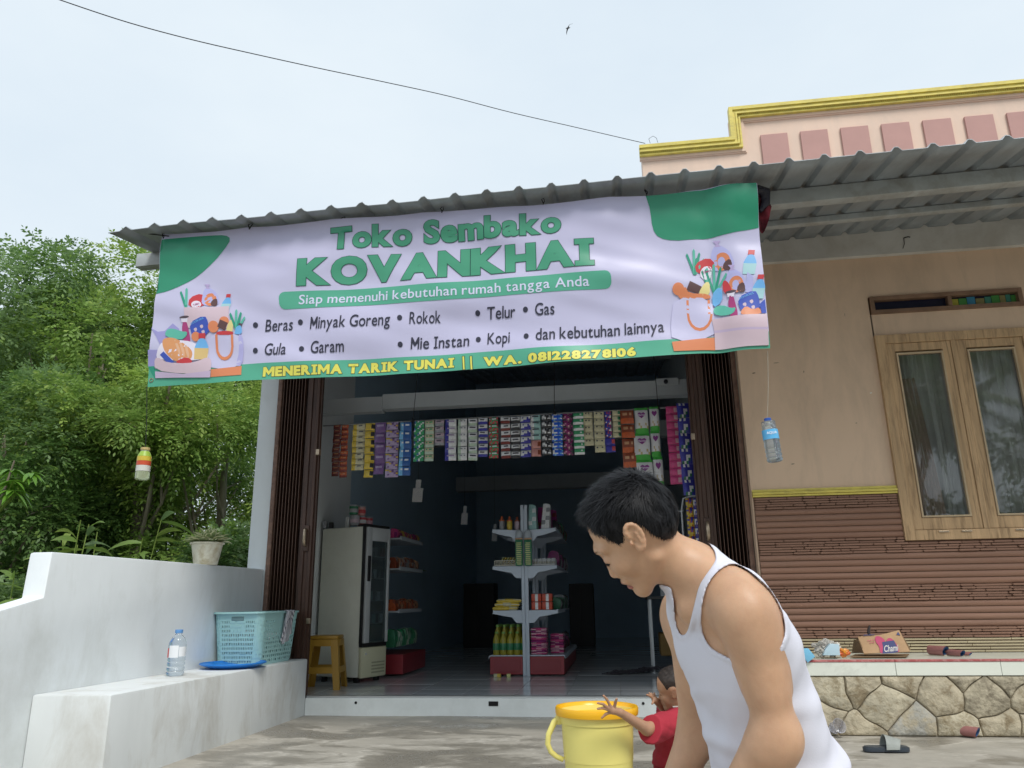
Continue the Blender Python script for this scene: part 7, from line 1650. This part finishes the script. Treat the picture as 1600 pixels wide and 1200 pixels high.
def strap_cut(P):
    q = P-C0; z = q@FD_; X = 800+F_PX*(q@RD)/z; Y = 600-F_PX*(q@UD)/z; sc = z/F_PX
    nk = -poly_sd(X, Y, NK)*sc; ah = -poly_sd(X, Y, AH)*sc
    q = P-nb_; a = q@Lt; s_ = q@sp_
    far = (1-np.sqrt(((np.abs(a)-.165)/.075)**2+((s_-.045)/.10)**2))*.075
    return np.where(a > .0, ah, far), nk
def shirt_post(P, D):
    arm_cut, neck_cut = strap_cut(P); q = P-nb_; s_ = q@sp_; f = q@Ft; a = q@Lt
    hem = s_-.60
    loose = .0035+.008*sstep(s_, .12, .50)*sstep(-f, -.12, .10)+.008*sstep(s_, .2, .5)
    diag = np.sin((s_*62+f*26+a*9)+2.2*np.sin(s_*9+a*11))*.5+.5; fold_ = .0135*sstep(s_, .06, .26)*(diag**4)*(.35+.65*sstep(-f, -.10, .05))*(.35+.65*sstep(wob(P, 14, 3.), -.3, .4))
    fold_ += .004*sstep(s_, .04, .2)*wob(P, 22, 1.3)
    d = D-loose-fold_
    band = np.maximum(arm_cut, neck_cut); rib = .0022*sstep(band, -.0095, -.0083)
    d = d-rib
    out = np.maximum(d, np.maximum(arm_cut, neck_cut)); out = np.maximum(out, s_-.40-0); out = np.maximum(out, -(s_+.11))
    return out
m_shirt = mat('white_ribbed_cotton', (.69,.69,.775), .85, bump=.08, bscale=500, var=.02, vscale=8, sss=.0)
core2 = torso+neck+trap+clav+[('u', ell_(sN+vn(-up)*.008, (Lt, Ft, sp_), (.050, .055, .064)), .035), ('u', ell_(sF, (Lt, Ft, sp_), (.046, .050, .060)), .035)]
pts_ = np.array([J(1040,870,1.3), J(1330,1250,1.3), J(1330,1250,1.7), J(1040,870,1.7), J(1100,1260,1.5)])
me, V, Q = skin_field(core2, pts_.min(0)-.06, pts_.max(0)+.06, .0032, 'tank_top', [m_shirt], post=shirt_post); relax(me, 2, .5); link(me, 'tank_top', boy)
# shorts
m_short = mat('dark_blue_shorts', (.03,.04,.08), .85, bump=.2)
sh_p = [('u', ell_(J(1255,1262,1.5), (Lt, Ft, sp_), (.158,.118,.06)), .04)]+[('u', cap_(hp, hp*.3+kn*.7, .088, .070), .04) for hp, kn in ((hipN, kN), (hipF, kF))]
pts_ = np.array([hipN, hipF, kN, kF, J(1250,1230,1.5)]); me, V, Q = skin_field(sh_p, pts_.min(0)-.16, pts_.max(0)+.16, .006, 'shorts', [m_short]); link(me, 'shorts', boy)
# hair
def umin(F):
    xs = np.array([-.12,-.072,-.047,-.036,-.032,-.024,.005,.017,.0315,.034,.0395,.051,.053,.058,.075]); ys = np.array([-.052,-.047,-.035,-.0145,.008,.028,.037,.0185,.0060,.022,.0346,.041,.0535,.072,.078]); return np.interp(F, xs, ys)
hO, hF_, hU_, hL_ = vn(HO), vn(Hf), vn(Hu), vn(Hl)
def hloc(P): q = P-hO; return q@hF_, q@hU_, q@hL_
skull = [('u', ell_(TH(-.020,.022,0), (hF_, hU_, hL_), (.078,.076,.071)), 0), ('u', ell_(TH(.0,.040,0), (hF_, hU_, hL_), (.063,.058,.064)), .02), ('u', ell_(TH(-.040,-.012,0), (hF_, hU_, hL_), (.040,.040,.052)), .02)]
def hair_post(P, D):
    F, U, L = hloc(P); um = umin(F); m_ = U-um
    thick = .0012+.0070*sstep(m_, .0, .060)+.0060*sstep(U, .04, .09)
    ang = np.arctan2(L, F+.055); nz_ = .0010*np.sin(ang*46+7*np.sin(U*60))+.0014*np.sin(ang*17+F*90)+.0018*wob(P, 90, 2)
    return np.maximum(D-thick-nz_*sstep(m_, .005, .04), -m_*.8+.0012*np.sin(F*900))
pts_ = np.array([TH(a, b_, c) for a in (-.14,.11) for b_ in (-.09,.15) for c in (-.11,.11)]).astype(float)
me, V, Q = skin_field(skull, pts_.min(0), pts_.max(0), .0026, 'hair', [m_hair], post=hair_post); hair_o = link(me, 'hair', boy)
rng = np.random.default_rng(12)
def strands(V, n, whorl, T, Fa, Ua, La, O, L0, L1, w0, lift, mfun=None, down=.35):
    idx = rng.integers(0, len(V), n); P0 = V[idx]+rng.normal(0, .001, (n, 3)); q = P0-O; F, U, L = q@Fa, q@Ua, q@La
    cen = O+Fa*(-.02)+Ua*.02; nrm_ = P0-cen; nrm_ /= np.linalg.norm(nrm_, axis=1, keepdims=True)
    wv_ = vn(T(*whorl)); d = P0-wv_; d = d/np.maximum(np.linalg.norm(d, axis=1, keepdims=True), .01)+Fa*.35*(U > .05)[:, None]-Ua*down*(U < .06)[:, None]+rng.normal(0, .16, (n, 3))
    cl_ = np.stack([wob(P0, 130, 1.), wob(P0, 130, 2.7), wob(P0, 130, 5.1)], 1); d += .55*cl_
    d -= nrm_*(d*nrm_).sum(1, keepdims=True); d /= np.maximum(np.linalg.norm(d, axis=1, keepdims=True), 1e-3)
    Ls = rng.uniform(L0, L1, (n, 1))*(.45+.55*sstep(U-umin(F), 0, .06))[:, None]; Ls *= np.where(U-umin(F) < .012, .5, 1)[:, None]; sd_ = np.cross(d, nrm_); lf = lift*(.5+1.6*sstep(U, .05, .10))[:, None]*rng.uniform(.2, 1.4, (n, 1))
    Vv = []; K_ = 4
    for i in range(K_):
        t_ = i/(K_-1); c = P0+d*Ls*t_+nrm_*(Ls*lf*t_-Ls*.45*t_*t_*(1-lf)*.6)-nrm_*.001; w_ = w0*(1-t_)**.7+.00012
        Vv += [c-sd_*w_, c+sd_*w_]
    Vv = np.stack(Vv, 1).reshape(-1, 3); b0 = (np.arange(n)*K_*2)[:, None]; Fq = np.concatenate([b0+np.array([2*i, 2*i+1, 2*i+3, 2*i+2]) for i in range(K_-1)], 0)
    return Vv, Fq
Vs, Fs = strands(V, 22000, (-.062,.082,.01), TH, hF_, hU_, hL_, hO, .010, .030, .0006, .24)
o = link(build_mesh('hair_strands', Vs, Fs, [m_hair], None, True), 'hair_strands', hair_o); o.parent = hair_o; o.location = (0,0,0); o['kind'] = 'stuff'
# eyebrow, lashes, lips
def ribbon_hairs(a, b_, n, L_, dirv, w_, jit, seed, bow=.003):
    rr = random.Random(seed); p = MB()
    for i in range(n):
        t_ = i/(n-1); c = Vector(a).lerp(Vector(b_), t_)+Hu*bow*math.sin(math.pi*t_)+Vector([rr.uniform(-jit, jit) for _ in range(3)]); d = (dirv(t_)+Vector([rr.uniform(-.3, .3) for _ in range(3)])).normalized()*L_*rr.uniform(.7, 1.2); s_ = d.cross(Hl).normalized()*w_; p.add([c-s_, c+s_, c+d], [(0,1,2)])
    return p
for q in (1, -1):
    p = ribbon_hairs(TH(0.0815,.0185,.013*q), TH(0.0655,.0225,.045*q), 90, .008, lambda t_: Hl*q*.8-Hf*.35+Hu*(.35-.6*t_), .0005, .0013, 5, .002); obj('eyebrow', p, m_hair, boy)
    p = ribbon_hairs(TH(0.0755,-.0055,.020*q), TH(0.0690,-.0062,.044*q), 40, .0075, lambda t_: Hf*.8-Hu*.55+Hl*q*.4, .0004, .0003, 6, .0); obj('eyelashes', p, m_hair, boy)
    p = MB(); p.tube([TH(0.0735,-.0046,.018*q), TH(0.0755,-.0056,.027*q), TH(0.0735,-.0060,.036*q), TH(0.0680,-.0058,.045*q)], [.0006,.0010,.0010,.0005], 6); obj('eye_line', p, m_hair, boy)
lipf = [('u', ell_(TH(0.0675,-.0605,0), (hF_, hU_, hL_), (.0112,.0058,.0196)), 0), ('u', ell_(TH(0.0625,-.0755,0), (hF_, hU_, hL_), (.0117,.0074,.0190)), .001), ('s', cap_(TH(0.0795,-.0680,0), TH(0.0630,-.0700,.0240), .0022, .0016), .002), ('s', cap_(TH(0.0795,-.0680,0), TH(0.0630,-.0700,-.0240), .0022, .0016), .002)]
pts_ = np.array([TH(a, b_, c) for a in (.045,.09) for b_ in (-.09,-.045) for c in (-.03,.03)]).astype(float)
me, _, _ = skin_field(lipf, pts_.min(0)-.005, pts_.max(0)+.005, .0012, 'lips', [m_lip]); link(me, 'lips', boy)
mo = TH(.052,.004,.0625); p = MB(); p.lathe([(0,0),(.0014,.0003),(.0010,.0009),(0,.001)], n=8, xf=Matrix.Translation(TH(.0475,-.006,.0545)) @ Hl.to_track_quat('Z', 'Y').to_matrix().to_4x4()); obj('mole', p, m_hair, boy)
q = boy.location; st2 = make_stool((J(1262,1240,1.5)[0]+.01, J(1262,1240,1.5)[1], .0), R(20), 'low yellow plastic stool beneath the bending boy', m_stool, .34)

# ------------------------------------------------------------------ the toddler
tod = thing('person', 'toddler in a red shirt reaching both hands over the yellow bucket', 'person', tuple(Vector((atd(1060,1200,3.25).x, atd(1060,1200,3.25).y, 0))))
TD = 3.25; cfr = math.cos(R(6)); sfr = math.sin(R(6))
Tf = (rt*(-.985)-up*.17+fw*.10).normalized(); Tu0 = up*.985-rt*.17; Tl = Tf.cross(Tu0).normalized(); Tl = Tl if Tl.dot(-fw) > 0 else -Tl; Tu = Tl.cross(Tf).normalized(); Tu = Tu if Tu.dot(Tu0) > 0 else -Tu
TO = atd(1050.5, 1078, TD); TS = .72
def TT(F, U, L): return TO+Tf*F*TS+Tu*U*TS+Tl*L*TS
oo = vn(TT(0,0,0)); tax = (vn(Tf), vn(Tu), vn(Tl))
hp_ = head_prims(TT, TS)
hp_ += [('u', ell_(TT(-.028,.040,0), tax, [v*TS for v in (.098,.092,.084)]), .02), ('u', ell_(TT(.032,-.045,.030), tax, [v*TS for v in (.026,.026,.026)]), .02), ('u', ell_(TT(.020,.050,0), tax, [v*TS for v in (.056,.055,.066)]), .02)]
ts_ = J(1060, 1126, 3.10); tf_ = J(1052, 1120, 3.36); tc = J(1056, 1150, 3.24); tp = J(1057, 1196, 3.24)
tw, te = J(968.5, 1113, 2.90), J(1011, 1139, 2.98); fw_, fe = J(1029, 1098, 3.28), J(1045, 1112, 3.36)
tb = hp_+[('u', cap_(TT(-.02,-.06,0), J(1058,1118,3.26), .040, .045), .02), ('u', ell_(tc, (vn(Hl), vn(rt), vn(up)), (.085,.075,.10)), .03), ('u', ell_(tp, (vn(Hl), vn(rt), vn(up)), (.088,.085,.085)), .03),
    ('u', cap_(ts_, te, .034, .024), .02), ('u', cap_(te, tw, .0235, .0145), .012), ('u', cap_(tf_, fe, .034, .026), .02), ('u', cap_(fe, fw_, .025, .016), .012)]
tb += hand_prims(tw, J(958, 1110, 2.885), [J(963.5,1092,2.87), J(943,1087,2.87), J(934,1098.5,2.865), J(934,1107.5,2.87), J(940.5,1121.5,2.88)], .0120, thumb=0, k=.004)
tb += hand_prims(fw_, J(1023.5, 1094, 3.26), [J(1019,1099.5,3.23), J(1011,1085.5,3.25), J(1014.5,1083,3.27), J(1018,1083.5,3.29), J(1022,1083,3.31)], .012, thumb=0, k=.004)
for sg, hx in ((1, J(1072, 1212, 3.20)), (-1, J(1070, 1210, 3.34))):
    kn = hx+vn((-.05, 0, -.085)); kn[2] = .115; an = kn+vn((.03,0,0)); an[2] = .035; tb += [('u', cap_(hx, kn, .048, .036), .02), ('u', cap_(kn, an, .034, .024), .015), ('u', cap_(an+vn((.015,0,-.015)), an+vn((-.075,0,-.018)), .018, .015), .012)]
pts_ = np.array([J(925,1080,2.80), tw-.06, ts_, tf_, tp, vn(TT(-.13,.14,0)), vn(TT(0,0,-.13)), vn(TT(0,0,.13)), J(930,1085,2.96), J(1110,1240,3.35), J(1110,1240,3.15)]); lo = pts_.min(0)-.07; hi = pts_.max(0)+.07; lo[2] = .0
me, V, Q = skin_field(tb, lo, hi, .0022, 'body', [m_skin2], sub=12); relax(me, 1, .3); link(me, 'body', tod)
# red shirt with loose sleeves
m_red = mat('red_cotton', (.36,.022,.04), .85, var=.08, vscale=10, bump=.15, bscale=250)
slv = te*.62+ts_*.38
sp2 = [('u', ell_(tc, (vn(Hl), vn(rt), vn(up)), (.096,.088,.105)), .03), ('u', ell_(tp+vn(up)*.01, (vn(Hl), vn(rt), vn(up)), (.102,.098,.09)), .03), ('u', cap_(J(1058,1122,3.22), J(1056,1120,3.32), .052, .048), .02), ('u', cap_(ts_, J(1016,1141,2.985), .046, .050), .02), ('u', cap_(tf_, J(1042,1113,3.37), .044, .046), .02)]
def tpost(P, D):
    d = D-.004*wob(P, 38, 4.)-.003*np.abs(np.sin(P[..., 2]*60+P[..., 0]*40)); cut = vn(J(1006.5, 1138, 3.0)); n_ = vn(J(992,1130,2.96))-cut; n_ /= np.linalg.norm(n_)
    d = np.maximum(d, (P-cut)@n_); nk = np.linalg.norm(P-vn(J(1050,1103,3.26)), axis=-1); d = np.maximum(d, .036-nk); cut2 = vn(J(1036,1108,3.34)); n2_ = vn(J(1026,1098,3.3))-cut2; n2_ /= np.linalg.norm(n2_); 
    near_far = ((P-cut2)@n2_); sel = (P@vn(fw) > (vn(J(1040,1110,3.29))@vn(fw))) ; d = np.where(sel, np.maximum(d, near_far), d)
    return np.maximum(d, .13-P[..., 2])
pts_ = np.array([J(995,1100,2.98), J(1120,1250,3.0), J(1120,1250,3.5), J(995,1095,3.5)]); me, V, Q = skin_field(sp2, pts_.min(0)-.04, pts_.max(0)+.04, .003, 'shirt', [m_red], post=tpost); relax(me, 1, .5); link(me, 'shirt', tod)
me, V, Q = skin_field([('u', ell_(tp-vn(up)*.015, (vn(Hl), vn(rt), vn(up)), (.100,.096,.075)), .03)]+[('u', cap_(hx, hx+vn((-.035,0,-.06)), .056, .052), .02) for hx in (J(1072,1212,3.20), J(1070,1210,3.34))], tp-.2, tp+.2, .005, 'shorts', [mat('red_shorts', (.30,.02,.035), .85)]); link(me, 'shorts', tod)
# short fine hair
def tumin(F): return np.interp(F, [-.13,-.08,-.04,-.012,.02,.035,.05,.07], [-.06,-.045,-.01,.035,.04,.022,.06,.085])
def thp(P, D):
    q = P-oo; F, U, L = q@tax[0]/TS, q@tax[1]/TS, q@tax[2]/TS; m_ = (U-tumin(F))*TS
    return np.maximum(D-.0015-.0045*sstep(m_, 0, .04)-.0006*wob(P, 160, 1), -m_)
m_hair2 = mat('soft_brown_black_hair', (.035,.026,.022), .6, var=.4, vscale=90)
pts_ = np.array([TT(a, b_, c) for a in (-.15,.10) for b_ in (-.09,.16) for c in (-.12,.12)]).astype(float)
me, V, Q = skin_field([('u', ell_(TT(-.028,.040,0), tax, [v*TS for v in (.098,.092,.084)]), 0), ('u', ell_(TT(.020,.050,0), tax, [v*TS for v in (.056,.055,.066)]), .02)], pts_.min(0), pts_.max(0), .0026, 'hair', [m_hair2], post=thp); hair2 = link(me, 'hair', tod)
umin_boy = umin
umin = tumin
Vs, Fs = strands(V, 5200, (-.06,.10,.0), TT, tax[0], tax[1], tax[2], oo, .006, .012, .00055, .25)
umin = umin_boy
o = link(build_mesh('hair_strands', Vs, Fs, [m_hair2], None, True), 'hair_strands', hair2); o.location = (0,0,0); o['kind'] = 'stuff'
for q in (1,):
    p = MB(); p.tube([TT(0.0730,-.0046,.018*q), TT(0.0755,-.0056,.027*q), TT(0.0735,-.0060,.036*q), TT(0.0680,-.0058,.045*q)], [.0006,.0012,.0012,.0005], 6); obj('eye_line', p, m_hair2, tod)
    p = MB(); p.tube([TT(0.0805,.0185,.013*q), TT(0.0770,.0225,.03*q), TT(0.0655,.0205,.045*q)], [.0008,.0014,.0008], 6); obj('eyebrow', p, m_hair2, tod)
p = MB()
for i in range(9): a = TT(.01+.004*i, -.118, .05+.002*i) if False else vn(J(1052+i*1.9, 1104.2-.1*i, 3.205)); p.box(tuple(a-vn((.0022,.0022,.0022))), tuple(a+vn((.0022,.0022,.0022))))
o = obj('collar_dots', p, mat('white_bead', (.75,.72,.68), .5), tod); o['kind'] = 'stuff'
